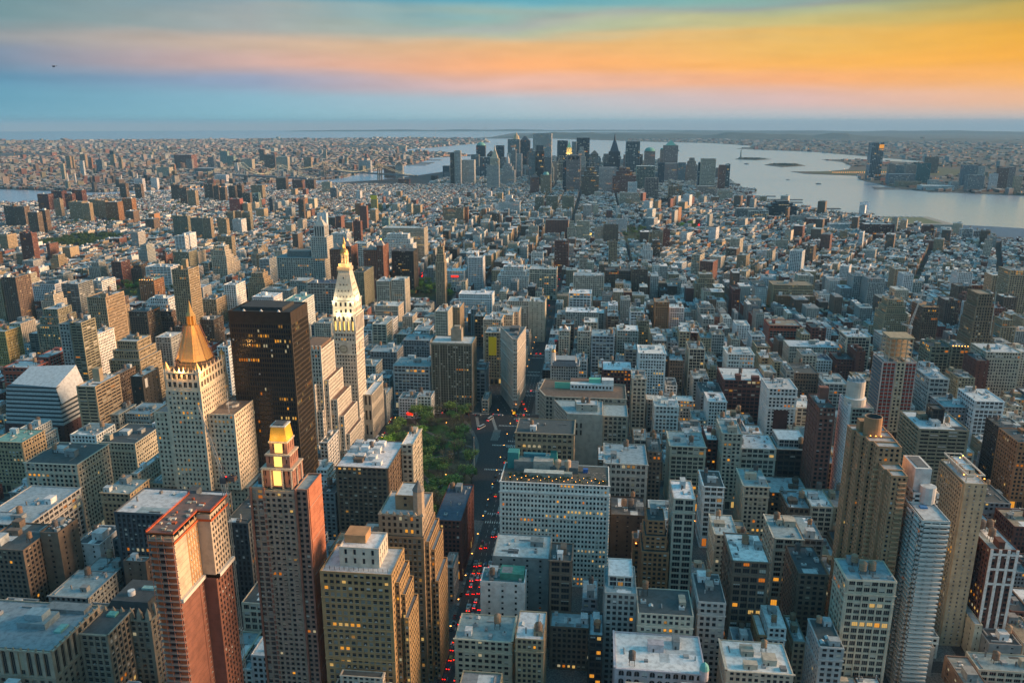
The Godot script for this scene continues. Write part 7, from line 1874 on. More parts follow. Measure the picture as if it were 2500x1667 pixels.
func fill_city() -> void:
	# the crowd of lesser office towers downtown
	for k in 46:
		var x := rng.randfn(-170, 300); var z := -rng.randf_range(3950, 5300)
		if not Geometry2D.is_point_in_polygon(Vector2(x, z), MANHATTAN) or x > 560: continue
		var w := rng.randf_range(32, 62)
		if blocked(x - w / 2 - 3, x + w / 2 + 3, z - w * .4, z + w * .4): continue
		var h := rng.randf_range(75, 150)
		var ck := pick("office_building")
		var cap: String = ["", "", "tiers", "pyr", "tiers"][rng.randi_range(0, 4)]
		far_tower(["skyscraper", "%s %s office tower of %d storeys in the downtown crowd" % [WORD[ck], {"": "flat-topped", "tiers": "stepped", "pyr": "peaked"}[cap], roundi(h / 4)], x - w / 2, x + w / 2, z - w * .4, z + w * .4, h, ["P", "V", "G"][rng.randi_range(0, 2)], ck, cap, "downtown crowd of office towers"])
	var lots: Array = []
	var slant := Vector2(520, -2250)
	for quarter in 2:   # the regular grid, then the older quarter whose streets run askew
		var sk := quarter == 1
		for i in range(3 if not sk else 0, 78 if not sk else 26):
			var z1 := st_z(i) - 8.5; var z0 := st_z(i + 1) + 8.5
			if sk: z1 = 1000.0 - i * 78.0 - 5.0; z0 = z1 - 68.0
			var u := -(z0 + z1) / 2
			if sk: u = 2200.0
			elif u > 1620: z1 = st_z(i) - 5; z0 = st_z(i + 1) + 5
			for j in (AVE.size() - 1 if not sk else 19):
				var xa: float = AVE[mini(j, 17)] + 14; var xb: float = AVE[mini(j, 17) + 1] - 14
				if sk: xa = -1000.0 + j * 150.0 + 7; xb = xa + 136
				elif u > 1620: xa = AVE[j] + 8; xb = AVE[j + 1] - 8
				var cuts := [[xa, xb]]
				if u > 1620 and not sk and xb - xa > 120: cuts = [[xa, (xa + xb) / 2 - 5], [(xa + xb) / 2 + 5, xb]]
				for cu in cuts:
					for row in 2:
						var x: float = cu[0]
						var zm := (z0 + z1) / 2
						while x < cu[1] - 4:
							var a := zone(x if not sk else 300.0, u)
							var w: float = minf(a[2], cu[1] - x)
							if cu[1] - x - w < 5: w = cu[1] - x
							var f: float = rng.randf_range(.02, .25) if a[0] in ["row_house", "tenement_house"] else rng.randf_range(0, .08)
							var za := zm + .4 + (z1 - zm) * f if row == 0 else z0
							var zb := z1 if row == 0 else zm - .4 - (zm - z0) * f
							var c := Vector2(x + w / 2, (za + zb) / 2)
							var an := 0.0
							var skip := false
							if sk:
								c = slant + c.rotated(.42); an = .42
								skip = c.x < 158 or c.y > -1640 or c.y < -3350
							elif c.x > 150 and c.y < -1620 and c.y > -3360: skip = true
							if not skip and not Geometry2D.is_point_in_polygon(c, MANHATTAN): skip = true
							if not skip and not in_view(c.x, a[1] as float, c.y, 60): skip = true
							if not skip and blocked(c.x - w / 2, c.x + w / 2, c.y - (zb - za) / 2, c.y + (zb - za) / 2): skip = true
							if not skip and c.x < -880 and c.y < -4150: skip = true
							if not skip and -c.y > 5600 and rng.randf() < .3: skip = true
							if not skip and a[1] as float < 30 and rng.randf() < .03: skip = true
							if not skip:
								var h: float = a[1]
								if u < 700: h = minf(h, 44.0)
								if u < 560 and c.x > 190: h = minf(h, 15.0)
								if u > 1180 and u < 1440 and c.x > -390 and c.x < -240: h = minf(h, 13.0)
								lots.append([c.length(), a[0], c.x, c.y, w, zb - za, h, an])
							x += w + .15
	lots.sort_custom(func(p, q): return p[0] < q[0])
	var quota := {"loft_building": 180, "store_building": 260, "tenement_house": 290, "row_house": 260, "apartment_house": 270, "office_building": 60}
	var made := {}
	var far := begin(0, 0)
	var mid := begin(0, 0)
	for l in lots:
		var n: int = made.get(l[1], 0)
		if n < quota[l[1]] and l[0] < 2600:
			made[l[1]] = n + 1
			lot_building(l)
		else: lot_mass(l, mid if l[0] < 2700 else far)
	print("lots ", lots.size(), " ", made)
	mass_finish(mid, "city_blocks", "packed low houses and flat roofs of the old quarter", "houses")
	mass_finish(far, "distant_city_blocks", "far packed roofs and walls toward the downtown towers", "houses")

func mass_finish(b: Bd, called: String, label: String, cat: String) -> void:
	var r := finish(b, called, label, cat)
	r.set_meta("kind", "stuff")
	for c in r.get_children(): c.set_meta("kind", "stuff")

const ROOFW := {"dark": "dark", "blue": "blue-grey", "white": "white", "pale": "pale", "grey": "grey", "tan": "tan"}
func lot_building(l: Array) -> void:
	var kind: String = l[1]; var w: float = l[4]; var d: float = l[5]; var H: float = l[6]
	var ck := pick(kind); var col := wall_col(ck)
	var rk: String = ["dark", "blue", "blue", "white", "pale", "grey", "grey", "blue", "tan"][rng.randi_range(0, 8)]
	var b := begin(l[2], l[3])
	b.lit = .8
	var s: Dictionary = STYLES.P.duplicate()
	match kind:
		"loft_building": s = STYLES[["P", "L", "L", "C", "P"][rng.randi_range(0, 4)]].duplicate()
		"store_building": s = STYLES[["P", "L", "N", "P", "L"][rng.randi_range(0, 4)]].duplicate()
		"apartment_house": s = STYLES[["P", "P", "P", "R", "P"][rng.randi_range(0, 4)]].duplicate(); s.fh = 3.0
		"row_house", "tenement_house": s.bay = 2.4; s.fh = 3.2; s.pw = .5
	if kind in ["loft_building", "store_building"] and l[0] < 1300: s["maj"] = [0, 0, 2, 3][rng.randi_range(0, 3)]
	if l[0] < 1300: s["belts"] = [[], [], [.85], [.3, .9]][rng.randi_range(0, 3)]
	s.bay *= rng.randf_range(.85, 1.2); s.fh *= rng.randf_range(.93, 1.1); s.pw = clampf(s.pw * rng.randf_range(.8, 1.2), .05, .9)
	if l[0] > 1300: s.mu = 0
	var feature := ""
	var an: float = l[7]
	var pts := turned(l[2], l[3], w, d, an)
	var x0 := float(l[2]) - w / 2; var x1 := x0 + w; var z0 := float(l[3]) - d / 2; var z1 := z0 + d
	if kind == "apartment_house" and H > 34 and rng.randf() < .5 and an == 0.0:
		mass(b, pts, 0, H * .8, s, col, roof_col(rk))
		mass(b, rc(x0 + w * .15, x1 - w * .15, z0 + 2, z1 - d * .15), H * .8, H, s, col, roof_col(rk))
		feature = "stepped top"
		roof_things(b, x0 + w * .2, x1 - w * .2, z0 + 3, z1 - d * .2, H, col, 2, .4)
	else:
		mass(b, pts, 0, H, s, col, roof_col(rk), {"cornice": rng.randf() < .3 and kind != "apartment_house", "cc": col * rng.randf_range(.6, 1.3)})
		var np := b.pieces.size()
		if kind in ["loft_building", "store_building", "apartment_house"]: roof_things(b, x0, x1, z0, z1, H, col, (4 if w > 15 else 2) if l[0] < 1100 else 0, .45 if H > 22 else .1)
		else: roof_things(b, x0, x1, z0, z1, H, col, 1 if l[0] < 1100 else -1, .04)
		for q in b.pieces.slice(np):
			if q[0] == "water_tank": feature = "water tank"
			elif feature == "" and q[0] == "skylight": feature = "skylight"
	if feature == "": feature = ["plain parapet", "small roof room"][0 if b.pieces.size() < 2 else 1]
	var st := roundi(H / (s.fh as float))
	var nm: String = {"loft_building": "loft", "store_building": "store building", "tenement_house": "tenement", "row_house": "row house", "apartment_house": "apartment house", "office_building": "office block"}[kind]
	finish(b, kind, "%s %d-storey %s, %s roof, %s, by %s" % [WORD[ck], st, nm, ROOFW[rk], feature, mark(l[2], l[3])], nm, nm + "s of the side streets")

# Buildings past the count, as one mass: walls, flat roofs, roof rooms, window rows.
func lot_mass(l: Array, b: Bd) -> void:
	var kind: String = l[1]; var w: float = l[4]; var d: float = l[5]; var H: float = l[6]; var an: float = l[7]
	var col := wall_col(pick(kind)); var rf := roof_col(["dark", "blue", "grey", "white", "pale", "grey", "dark", "blue", "tan", "blue"][rng.randi_range(0, 9)] if l[0] < 2400 else ["dark", "blue", "grey", "pale", "grey", "blue"][rng.randi_range(0, 5)])
	var pts := turned(l[2], l[3], w, d, an)
	var far: bool = l[0] > 3300
	var wl := b.g("wall"); var gl := b.g("glass"); var rr := b.g("roof")
	for i in 4:
		var a: Vector2 = pts[i]; var e: Vector2 = pts[(i + 1) % 4]
		var p := Vector3(a.x, 0, a.y); var dd := Vector3(e.x - a.x, 0, e.y - a.y); var L := dd.length(); var t := dd / L; var nrm := t.cross(UP)
		if nrm.dot(Vector3(CAM.x - p.x, 0, CAM.z - p.z)) <= 0: continue
		wl.q(p + UP * H, p + dd + UP * H, p + dd, p, col)
		if i != 0 and rng.randf() < .45: continue
		var fh := 3.5 if not far else 5.2
		var nf := int((H - 1.2) / fh); var bay := 3.0 if not far else 5.5
		var nb := maxi(1, int(L / bay)); var cw := L / nb
		var q := p + nrm * .06
		for j in nf:
			var y0 := 1.3 + j * fh + fh * .3; var y1 := y0 + fh * .52
			for k in nb:
				if rng.randf() < .06: continue
				var a0 := k * cw + cw * .24; var a1 := k * cw + cw * .76
				var x := rng.randf()
				var m := gl
				var c := Color(.03, .034, .04)
				if x < .012: m = b.g("lit1")
				elif x < .15: c = Color(.13, .13, .12)
				m.q(q + t * a0 + UP * y1, q + t * a1 + UP * y1, q + t * a1 + UP * y0, q + t * a0 + UP * y0, c)
	var c0 := Vector3(l[2], 0, l[3])
	rr.q(Vector3(pts[3].x, H, pts[3].y), Vector3(pts[2].x, H, pts[2].y), Vector3(pts[1].x, H, pts[1].y), Vector3(pts[0].x, H, pts[0].y), rf)
	for k in (2 if w > 9 else 1):
		var bw := rng.randf_range(2, minf(6, w * .4)); var bd := rng.randf_range(2, minf(7, d * .4))
		var x := float(l[2]) + rng.randf_range(-.3, .3) * w; var z := float(l[3]) + rng.randf_range(-.3, .3) * d
		rr.box(x - bw / 2, x + bw / 2, H, H + rng.randf_range(1.5, 4.0), z - bd / 2, z + bd / 2, [ROOFS.white, ROOFS.pale, col, ROOFS.grey][rng.randi_range(0, 3)])

# ------------------------------------------------------------------ far shores
func far_shores() -> void:
	var b := begin(0, 0)
	var n := 0
	for i in 32000:
		var r := pow(rng.randf(), 1.35) * 13500.0 + 3900.0 if i < 25000 else rng.randf_range(4200, 5600)
		var a := deg_to_rad(rng.randf_range(-42, 0.0))
		var x := sin(a) * r; var z := -cos(a) * r
		if not Geometry2D.is_point_in_polygon(Vector2(x, z), BROOKLYN): continue
		if not in_view(x, 10, z, 40): continue
		if r > 6500 and sin(x * .0011 + 2.0) * cos(z * .0009 + .6) > .78: continue
		n += 1
		shore_block(b, x, z, r)
	mass_finish(b, "far_shore_houses", "low houses of the far shore across the east river", "houses")
	b = begin(0, 0)
	for i in 5200:
		var r := pow(rng.randf(), 1.2) * 14000.0 + 4300.0
		var a := deg_to_rad(rng.randf_range(2, 30))
		var x := sin(a) * r; var z := -cos(a) * r
		if not Geometry2D.is_point_in_polygon(Vector2(x, z), JERSEY): continue
		if not in_view(x, 10, z, 40): continue
		if z < -5350 and z > -6400 and x < 2700: continue
		if rng.randf() < .35: continue
		shore_block(b, x, z, r)
	mass_finish(b, "west_shore_houses", "low sheds and houses of the far western shore", "houses")
	# woods and dark parks on the far shores
	var g := MB.new()
	for i in 900:
		var q: Array = [[-4300.0, -8200.0, 1500.0, 500.0], [-2600.0, -12800.0, 900.0, 500.0], [2600.0, -6600.0, 500.0, 200.0], [3800.0, -9500.0, 1200.0, 900.0], [-3300.0, -10500.0, 700.0, 300.0], [1395.0, -7640.0, 110.0, 90.0], [1450.0, -6570.0, 90.0, 130.0], [900.0, -15500.0, 1300.0, 800.0]][i % 8]
		var x: float = q[0] + rng.randfn(0, .5) * q[2]; var z: float = q[1] + rng.randfn(0, .5) * q[3]
		if i % 8 in [5, 6] and Vector2(x - q[0], z - q[1]).length() > 110: continue
		for k in 7:
			var c := Vector3(x + rng.randf_range(-9, 9), rng.randf_range(2, 11), z + rng.randf_range(-9, 9))
			var e := Vector3(rng.randf_range(-5, 5), rng.randf_range(1, 4), rng.randf_range(-5, 5)); var f := Vector3(rng.randf_range(-5, 5), rng.randf_range(-2, 3), rng.randf_range(-5, 5))
			g.q(c - e, c + f, c + e, c - f, Color(.04, .055, .03) * rng.randf_range(.6, 1.5))
	var o := inst("woodland", g.mesh(), M.leaf, self)
	tag(o, "dark woods and park trees on the far shores", "woods"); o.set_meta("kind", "stuff")
	# street lights of the far shores
	var lm := MB.new()
	for i in 300:
		var r := rng.randf_range(2000, 12500); var a := deg_to_rad(rng.randf_range(-40, 28))
		var x := sin(a) * r; var z := -cos(a) * r
		var p := Vector2(x, z)
		if not (Geometry2D.is_point_in_polygon(p, BROOKLYN) or Geometry2D.is_point_in_polygon(p, JERSEY) or (Geometry2D.is_point_in_polygon(p, MANHATTAN) and rng.randf() < .4)): continue
		var s := r * .00018; var y := rng.randf_range(9, 26)
		lm.box(x - s, x + s, y - s, y + s, z - s, z + s, Color.WHITE)
	for i in 26:   # pier lights
		for q in [[-1500.0 + i * 9, -7900.0], [-2050.0 + i * 26, -3800.0 - i * 10], [1500.0 + i * 14, -5420.0 - i * 3]]:
			lm.box(q[0] - 1.5, q[0] + 1.5, 10, 13, q[1] - 1.5, q[1] + 1.5, Color.WHITE)
	o = inst("street_lights", lm.mesh(), M.far_lamp, self)
	tag(o, "scattered warm street lights across the far quarters", "lights"); o.set_meta("kind", "stuff")
	# white chimneys across the river
	for q in [[-2790.0, -4040.0, 62.0], [-2760.0, -4060.0, 62.0], [-2370.0, -3990.0, 66.0], [-2440.0, -3960.0, 60.0]]:
		var c := begin(q[0], q[1])
		c.piece("stack", "stone").ring(q[0], q[1], 5, 0, 3.6, q[2], 12, Color(.62, .6, .57))
		c.piece("rim", "stone").ring(q[0], q[1], 4.0, q[2], 4.0, q[2] + 3, 12, Color(.35, .2, .18))
		finish(c, "power_station_chimney", "tall pale power station chimney across the river", "chimney", "power station chimneys")
	var s := begin(1300, -7700)
	s.piece("pedestal", "stone").ring(1300, -7700, 20, 0, 16, 14, 8, Color(.3, .3, .27))
	s.piece("pedestal", "stone").ring(1300, -7700, 9, 14, 7, 44, 4, Color(.34, .33, .3), PI / 4)
	s.piece("figure", "stone").ring(1300, -7700, 5.5, 44, 3.6, 68, 10, Color(.16, .28, .25)); s.piece("head", "stone").ring(1300, -7700, 2.4, 68, 1.5, 76, 8, Color(.16, .28, .25))
	s.piece("raised_arm", "stone").bar(Vector3(1303, 66, -7700), Vector3(1306, 86, -7700), 2.4, Color(.16, .28, .25))
	s.piece("torch", "gold").ring(1306, -7700, 2.0, 86, 0, 93, 6, Color.WHITE)
	finish(s, "island_statue", "tall robed statue with raised torch on its small island", "statue")

func shore_block(b: Bd, x: float, z: float, r: float) -> void:
	var k := 1.0 + maxf(0, r - 5000) / 6500.0
	var w := rng.randf_range(9, 34) * k; var d := rng.randf_range(10, 30) * k
	var h := rng.randf_range(6, 15) * (1.0 + .25 * (k - 1))
	var p := rng.randf()
	if p < .03: h = rng.randf_range(22, 50)
	elif p < .12: w *= 1.9; h *= .9
	var col := wall_col(["brick", "brown", "grey", "olive", "dark", "brown", "mauve", "greycream"][rng.randi_range(0, 7)])
	var rf := roof_col(["dark", "grey", "blue", "pale", "dark", "grey"][rng.randi_range(0, 5)])
	var pts := turned(x, z, w, d, .5 if x < 0 else -.4)
	var wl := b.g("wall"); var gl := b.g("glass")
	for i in 4:
		var a: Vector2 = pts[i]; var e: Vector2 = pts[(i + 1) % 4]
		var q := Vector3(a.x, 0, a.y); var dd := Vector3(e.x - a.x, 0, e.y - a.y); var nrm := dd.normalized().cross(UP)
		if nrm.dot(-q) <= 0: continue
		wl.q(q + UP * h, q + dd + UP * h, q + dd, q, col)
		if r < 6500:
			for j in int(h / 4.5):
				var y := 2.0 + j * 4.5
				var o := q + nrm * .1 + dd * .08
				gl.q(o + UP * (y + 1.8), o + dd * .84 + UP * (y + 1.8), o + dd * .84 + UP * y, o + UP * y, Color(.05, .05, .055))
	b.g("roof").q(Vector3(pts[3].x, h, pts[3].y), Vector3(pts[2].x, h, pts[2].y), Vector3(pts[1].x, h, pts[1].y), Vector3(pts[0].x, h, pts[0].y), rf)

# ------------------------------------------------------------------ bridges
func span_bridge(called: String, label: String, A: Vector3, T1: Vector3, T2: Vector3, B: Vector3, top: float, deck: float, col: Color, stone: bool, lit: bool) -> void:
	var b := begin(T1.x, T1.z)
	var dir := (T2 - T1); dir.y = 0; dir = dir.normalized()
	var side := dir.cross(UP)
	for T in [T1, T2]:
		var tw := b.piece("bridge_tower", "stone" if stone else "metal")
		var wd := 6.0 if stone else 3.2
		for s in [-15.0, 0.0, 15.0] if stone else [-15.0, 15.0]:
			tw.bar(T + side * s, T + side * s + UP * top, wd, col)
		for y in [top - 2.0, top * .72, deck - 3.0]: tw.bar(T - side * 15 + UP * y, T + side * 15 + UP * y, wd * .8, col)
	var dk := b.piece("bridge_deck", "metal")
	for s in [-13.0, 0.0, 13.0]: dk.bar(A + side * s + UP * deck, B + side * s + UP * deck, 6.5, Color(.13, .15, .17))
	var beads := b.g("bead")
	for s in [-14.0, 14.0]:
		for e in [[A, T1, 0], [T1, T2, 1], [T2, B, 2]]:
			var ca := b.piece("cable", "metal")
			var hgr := b.piece("hangers", "metal"); b.pieces[-1][0] = "hanger"
			var n := 28 if e[2] == 1 else 14
			var prev := Vector3.ZERO
			for i in n + 1:
				var f := float(i) / n
				var y: float
				if e[2] == 1: y = deck + 4 + (top - deck - 4) * pow(2 * f - 1, 2)
				elif e[2] == 0: y = deck + (top - deck) * pow(f, 1.6)
				else: y = deck + (top - deck) * pow(1 - f, 1.6)
				var p: Vector3 = (e[0] as Vector3).lerp(e[1], f) + side * s + UP * y
				if i > 0: ca.bar(prev, p, 1.1, col * .9)
				hgr.bar(p, Vector3(p.x, deck, p.z), .35, col * .8)
				if lit: beads.box(p.x - .8, p.x + .8, p.y + .6, p.y + 2.2, p.z - .8, p.z + .8, Color.WHITE)
				if lit and i > 0:
					var m := (prev + p) / 2
					beads.box(m.x - .8, m.x + .8, m.y + .6, m.y + 2.2, m.z - .8, m.z + .8, Color.WHITE)
				prev = p
	finish(b, called, label, "bridge")

func bridges() -> void:
	span_bridge("suspension_bridge", "blue steel suspension bridge strung with lights over the river", Vector3(-2330, 0, -4560), Vector3(-2060, 0, -4560), Vector3(-1735, 0, -4330), Vector3(-1450, 0, -4130), 96, 34, Color(.22, .30, .34), false, true)
	span_bridge("suspension_bridge", "stone-towered suspension bridge strung with lights beside red housing tower", Vector3(-1900, 0, -4990), Vector3(-1640, 0, -4800), Vector3(-1240, 0, -4560), Vector3(-1000, 0, -4420), 88, 36, Color(.30, .26, .21), true, true)
	span_bridge("suspension_bridge", "pale far suspension bridge at the harbour mouth", Vector3(-3300, 0, -13100), Vector3(-2640, 0, -13240), Vector3(-1854, 0, -13372), Vector3(-1150, 0, -13500), 238, 68, Color(.35, .40, .43), false, false)

# ------------------------------------------------------------------ trees and parks
var tree_kinds: Array = []
func tree_kind(h: float, leaves: int, col: Color, bare: bool) -> Array:
	var tr := MB.new(); var cr := MB.new()
	var bk := Color(.09, .075, .06)
	tr.ring(0, 0, .38, 0, .22, h * .42, 6, bk)
	var tips := []
	for k in 7:
		var a := TAU * k / 7 + rng.randf()
		var p := Vector3(0, h * rng.randf_range(.28, .42), 0)
		var q := Vector3(cos(a) * h * rng.randf_range(.18, .34), h * rng.randf_range(.55, .92), sin(a) * h * rng.randf_range(.18, .34))
		tr.bar(p, q, .18, bk)
		tips.append(q)
		for m in 3:
			var e := q + Vector3(rng.randf_range(-1, 1), rng.randf_range(.2, 1.2), rng.randf_range(-1, 1)) * h * .13
			tr.bar(p.lerp(q, rng.randf_range(.5, .9)), e, .09, bk * 1.2)
			tips.append(e)
	for i in leaves:
		var c: Vector3 = tips[rng.randi_range(0, tips.size() - 1)]
		c += Vector3(rng.randfn(0, .075), rng.randfn(0, .06), rng.randfn(0, .075)) * h
		var s := h * (.028 if bare else .042)
		var e := Vector3(rng.randf_range(-1, 1), rng.randf_range(-.4, .8), rng.randf_range(-1, 1)).normalized() * s
		var f := e.cross(Vector3(rng.randf_range(-1, 1), 1, rng.randf_range(-1, 1))).normalized() * s * .8
		cr.q(c - e, c + f, c + e, c - f, col * rng.randf_range(.6, 1.45))
	return [tr.mesh(), cr.mesh()]

func tree_at(k: int, x: float, z: float, s: float, y := .15) -> void:
	var r := Node3D.new()
	r.name = numbered("park_tree"); add_child(r)
	r.position = Vector3(x, y, z); r.rotation.y = rng.randf() * TAU; r.scale = Vector3(s, s * rng.randf_range(.9, 1.15), s)
	inst("trunk", tree_kinds[k][0], M.bark, r)
	inst("crown", tree_kinds[k][1], M.leaf, r)
	var where := mark(x, z) if x < -230 or z < -1000 else "lawns of the park before the clock tower"
	tag(r, ["bright spring-green tree", "olive-green tree", "nearly bare brown twiggy tree", "dark green leafy tree"][k] + " by the " + where, "tree", "park trees")

func parks() -> void:
	tree_kinds = [tree_kind(15, 900, Color(.17, .32, .035), false), tree_kind(14, 720, Color(.135, .22, .05), false), tree_kind(15, 330, Color(.11, .10, .055), true), tree_kind(14, 560, Color(.07, .125, .04), false)]
	# park lawn with winding paths
	var poly := PackedVector2Array([Vector2(-206, -566), Vector2(-112, -566), Vector2(-103, -640), Vector2(-118, -738), Vector2(-134, -832), Vector2(-208, -832)])
	sheet("park_ground", poly, .16, Color(.085, .09, .055), M.ground)
	for e in [[-160, -650, 26, 40], [-165, -770, 24, 40], [-128, -640, 13, 46], [-150, -712, 16, 18], [-190, -700, 12, 60]]:
		var el := PackedVector2Array()
		for k in 20: el.append(Vector2(e[0] + e[2] * cos(TAU * k / 20) * (1 + .15 * sin(k * 1.7)), e[1] + e[3] * sin(TAU * k / 20)))
		sheet("lawn", el, .168, Color(.05, .13, .03), M.ground)
	var pm := MB.new()
	for e in [[-204, -600, -110, -700], [-112, -580, -196, -735], [-206, -712, -122, -745], [-200, -825, -120, -752], [-112, -690, -140, -825], [-204, -660, -150, -675]]:
		var a := Vector3(e[0], .176, e[1]); var c := Vector3(e[2], .176, e[3])
		var prev := a
		for k in 13:
			var f := k / 12.0
			var p := a.lerp(c, f) + (c - a).cross(UP).normalized() * sin(f * PI) * 10
			if k > 0:
				var s := (p - prev).cross(UP).normalized() * 1.9
				pm.q(prev - s, p - s, p + s, prev + s, Color(.17, .165, .155))
			prev = p
	structure("path", pm, M.asphalt)
	var n := 0
	while n < 112:
		var x := rng.randf_range(-206, -100); var z := rng.randf_range(-832, -566)
		if not Geometry2D.is_point_in_polygon(Vector2(x, z), poly): continue
		if Vector2((x + 160) / 22, (z + 650) / 34).length() < 1 and rng.randf() < .9: continue
		if Vector2((x + 160) / 18, (z + 770) / 30).length() < 1 and rng.randf() < .8: continue
		var k := 2 if rng.randf() < .7 else 1
		if x < -172 and z > -790 and z < -660: k = 0 if rng.randf() < .6 else 1
		elif x < -150 and rng.randf() < .55: k = 1 if rng.randf() < .6 else 3
		elif rng.randf() < .2: k = 1
		tree_at(k, x, z, rng.randf_range(.85, 1.3))
		n += 1
	n = 0
	for pk in [[PARKS[1], 46], [PARKS[2], 34], [PARKS[4], 16], [PARKS[5], 22], [PARKS[7], 12]]:
		var q: Array = pk[0]
		var sq := PackedVector2Array([Vector2(q[0] + 6, q[2] + 6), Vector2(q[1] - 6, q[2] + 6), Vector2(q[1] - 6, q[3] - 6), Vector2(q[0] + 6, q[3] - 6)])
		sheet("lawn", sq, .17, Color(.05, .075, .03), M.ground)
		for i in pk[1]: tree_at([1, 3, 3, 0][rng.randi_range(0, 3)], rng.randf_range(q[0] + 8, q[1] - 8), rng.randf_range(q[2] + 8, q[3] - 8), rng.randf_range(.95, 1.3))
	# farther groves read as one mass
	var spots: Array = []
	for i in 420:
		var q: Array = PARKS[3] if i < 170 else (PARKS[6] if i < 215 else [-1700.0, -1000.0, -3300.0, -2300.0])
		spots.append(Transform3D(Basis(UP, rng.randf() * TAU).scaled(Vector3.ONE * rng.randf_range(.9, 1.3)), Vector3(rng.randf_range(q[0], q[1]), 0, rng.randf_range(q[2], q[3]))))
	for i in 260:
		var x := rng.randf_range(200, 900); var z := rng.randf_range(-2300, -1300)
		spots.append(Transform3D(Basis(UP, rng.randf() * TAU).scaled(Vector3.ONE * rng.randf_range(.6, .9)), Vector3(x, 0, z)))
	var mm := MultiMesh.new()
	mm.transform_format = MultiMesh.TRANSFORM_3D
	mm.mesh = tree_kinds[3][1]
	mm.instance_count = spots.size()
	for i in spots.size(): mm.set_instance_transform(i, spots[i])
	var mi := MultiMeshInstance3D.new()
	mi.name = "distant_foliage"; mi.multimesh = mm; mi.material_override = M.leaf
	add_child(mi)
	tag(mi, "dark tree tops of the far eastern park and side streets", "foliage"); mi.set_meta("kind", "stuff")
	var fp := begin(-110, -700)
	fp.piece("pole", "metal").ring(-110, -700, .35, 0, .15, 32, 8, Color(.6, .6, .58)); fp.piece("finial", "gold").ring(-110, -700, .5, 32, 0, 33, 8, Color.WHITE)
	finish(fp, "flagpole", "tall white flagpole at the park edge", "flagpole")

# ------------------------------------------------------------------ traffic
var car_mesh := {}
func car_body(kind: String) -> Array:
	if car_mesh.has(kind): return car_mesh[kind]
	var L: float = {"car": 4.6, "taxi": 4.8, "van": 5.6, "bus": 11.5, "truck": 7.5}[kind]
	var hh: float = {"car": .75, "taxi": .78, "van": .95, "bus": 1.3, "truck": 1.0}[kind]
	var H: float = {"car": 1.42, "taxi": 1.5, "van": 2.2, "bus": 3.1, "truck": 3.1}[kind]
	var W: float = .92 if kind in ["car", "taxi"] else (1.02 if kind == "van" else 1.25)
	var body := MB.new(); var cab := MB.new(); var tail := MB.new(); var head := MB.new(); var wh := MB.new()
	var c := Color.WHITE
	body.box(-W, W, .3, hh + .1, -L / 2, L / 2, c)
	var f := .24 if kind in ["car", "taxi"] else .04
	var z0 := -L / 2 + L * (f if kind != "truck" else .32); var z1 := L / 2 - L * (f * .55)
	cab.q(Vector3(-W * .95, hh + .1, z1), Vector3(-W * .8, H - .08, z1 - .5), Vector3(W * .8, H - .08, z1 - .5), Vector3(W * .95, hh + .1, z1), c)
	cab.q(Vector3(W * .95, hh + .1, z0), Vector3(W * .8, H - .08, z0 + .6), Vector3(-W * .8, H - .08, z0 + .6), Vector3(-W * .95, hh + .1, z0), c)
	cab.q(Vector3(W * .95, hh + .1, z1), Vector3(W * .8, H - .08, z1 - .5), Vector3(W * .8, H - .08, z0 + .6), Vector3(W * .95, hh + .1, z0), c)
	cab.q(Vector3(-W * .95, hh + .1, z0), Vector3(-W * .8, H - .08, z0 + .6), Vector3(-W * .8, H - .08, z1 - .5), Vector3(-W * .95, hh + .1, z1), c)
	body.box(-W * .82, W * .82, H - .09, H, z0 + .6, z1 - .5, c)
	if kind == "truck": body.box(-W, W, .6, H, -L / 2 + 2.4, L / 2, c)
	for s in [-1, 1]:
		tail.box(s * W * .75 - .28, s * W * .75 + .28, .55, .95, L / 2 - .02, L / 2 + .06, c)
		head.box(s * W * .75 - .22, s * W * .75 + .22, .5, .8, -L / 2 - .06, -L / 2 + .02, c)
		for e in [-.3, .3]:
			for k in 8:
				var a := TAU * k / 8; var b2 := TAU * (k + 1) / 8
				wh.t(Vector3(s * (W + .01), .33, e * L), Vector3(s * (W + .01), .33 + .33 * sin(a), e * L + .33 * cos(a)), Vector3(s * (W + .01), .33 + .33 * sin(b2), e * L + .33 * cos(b2)), c)
	car_mesh[kind] = [body.mesh(), cab.mesh(), tail.mesh(), head.mesh(), wh.mesh()]
	return car_mesh[kind]

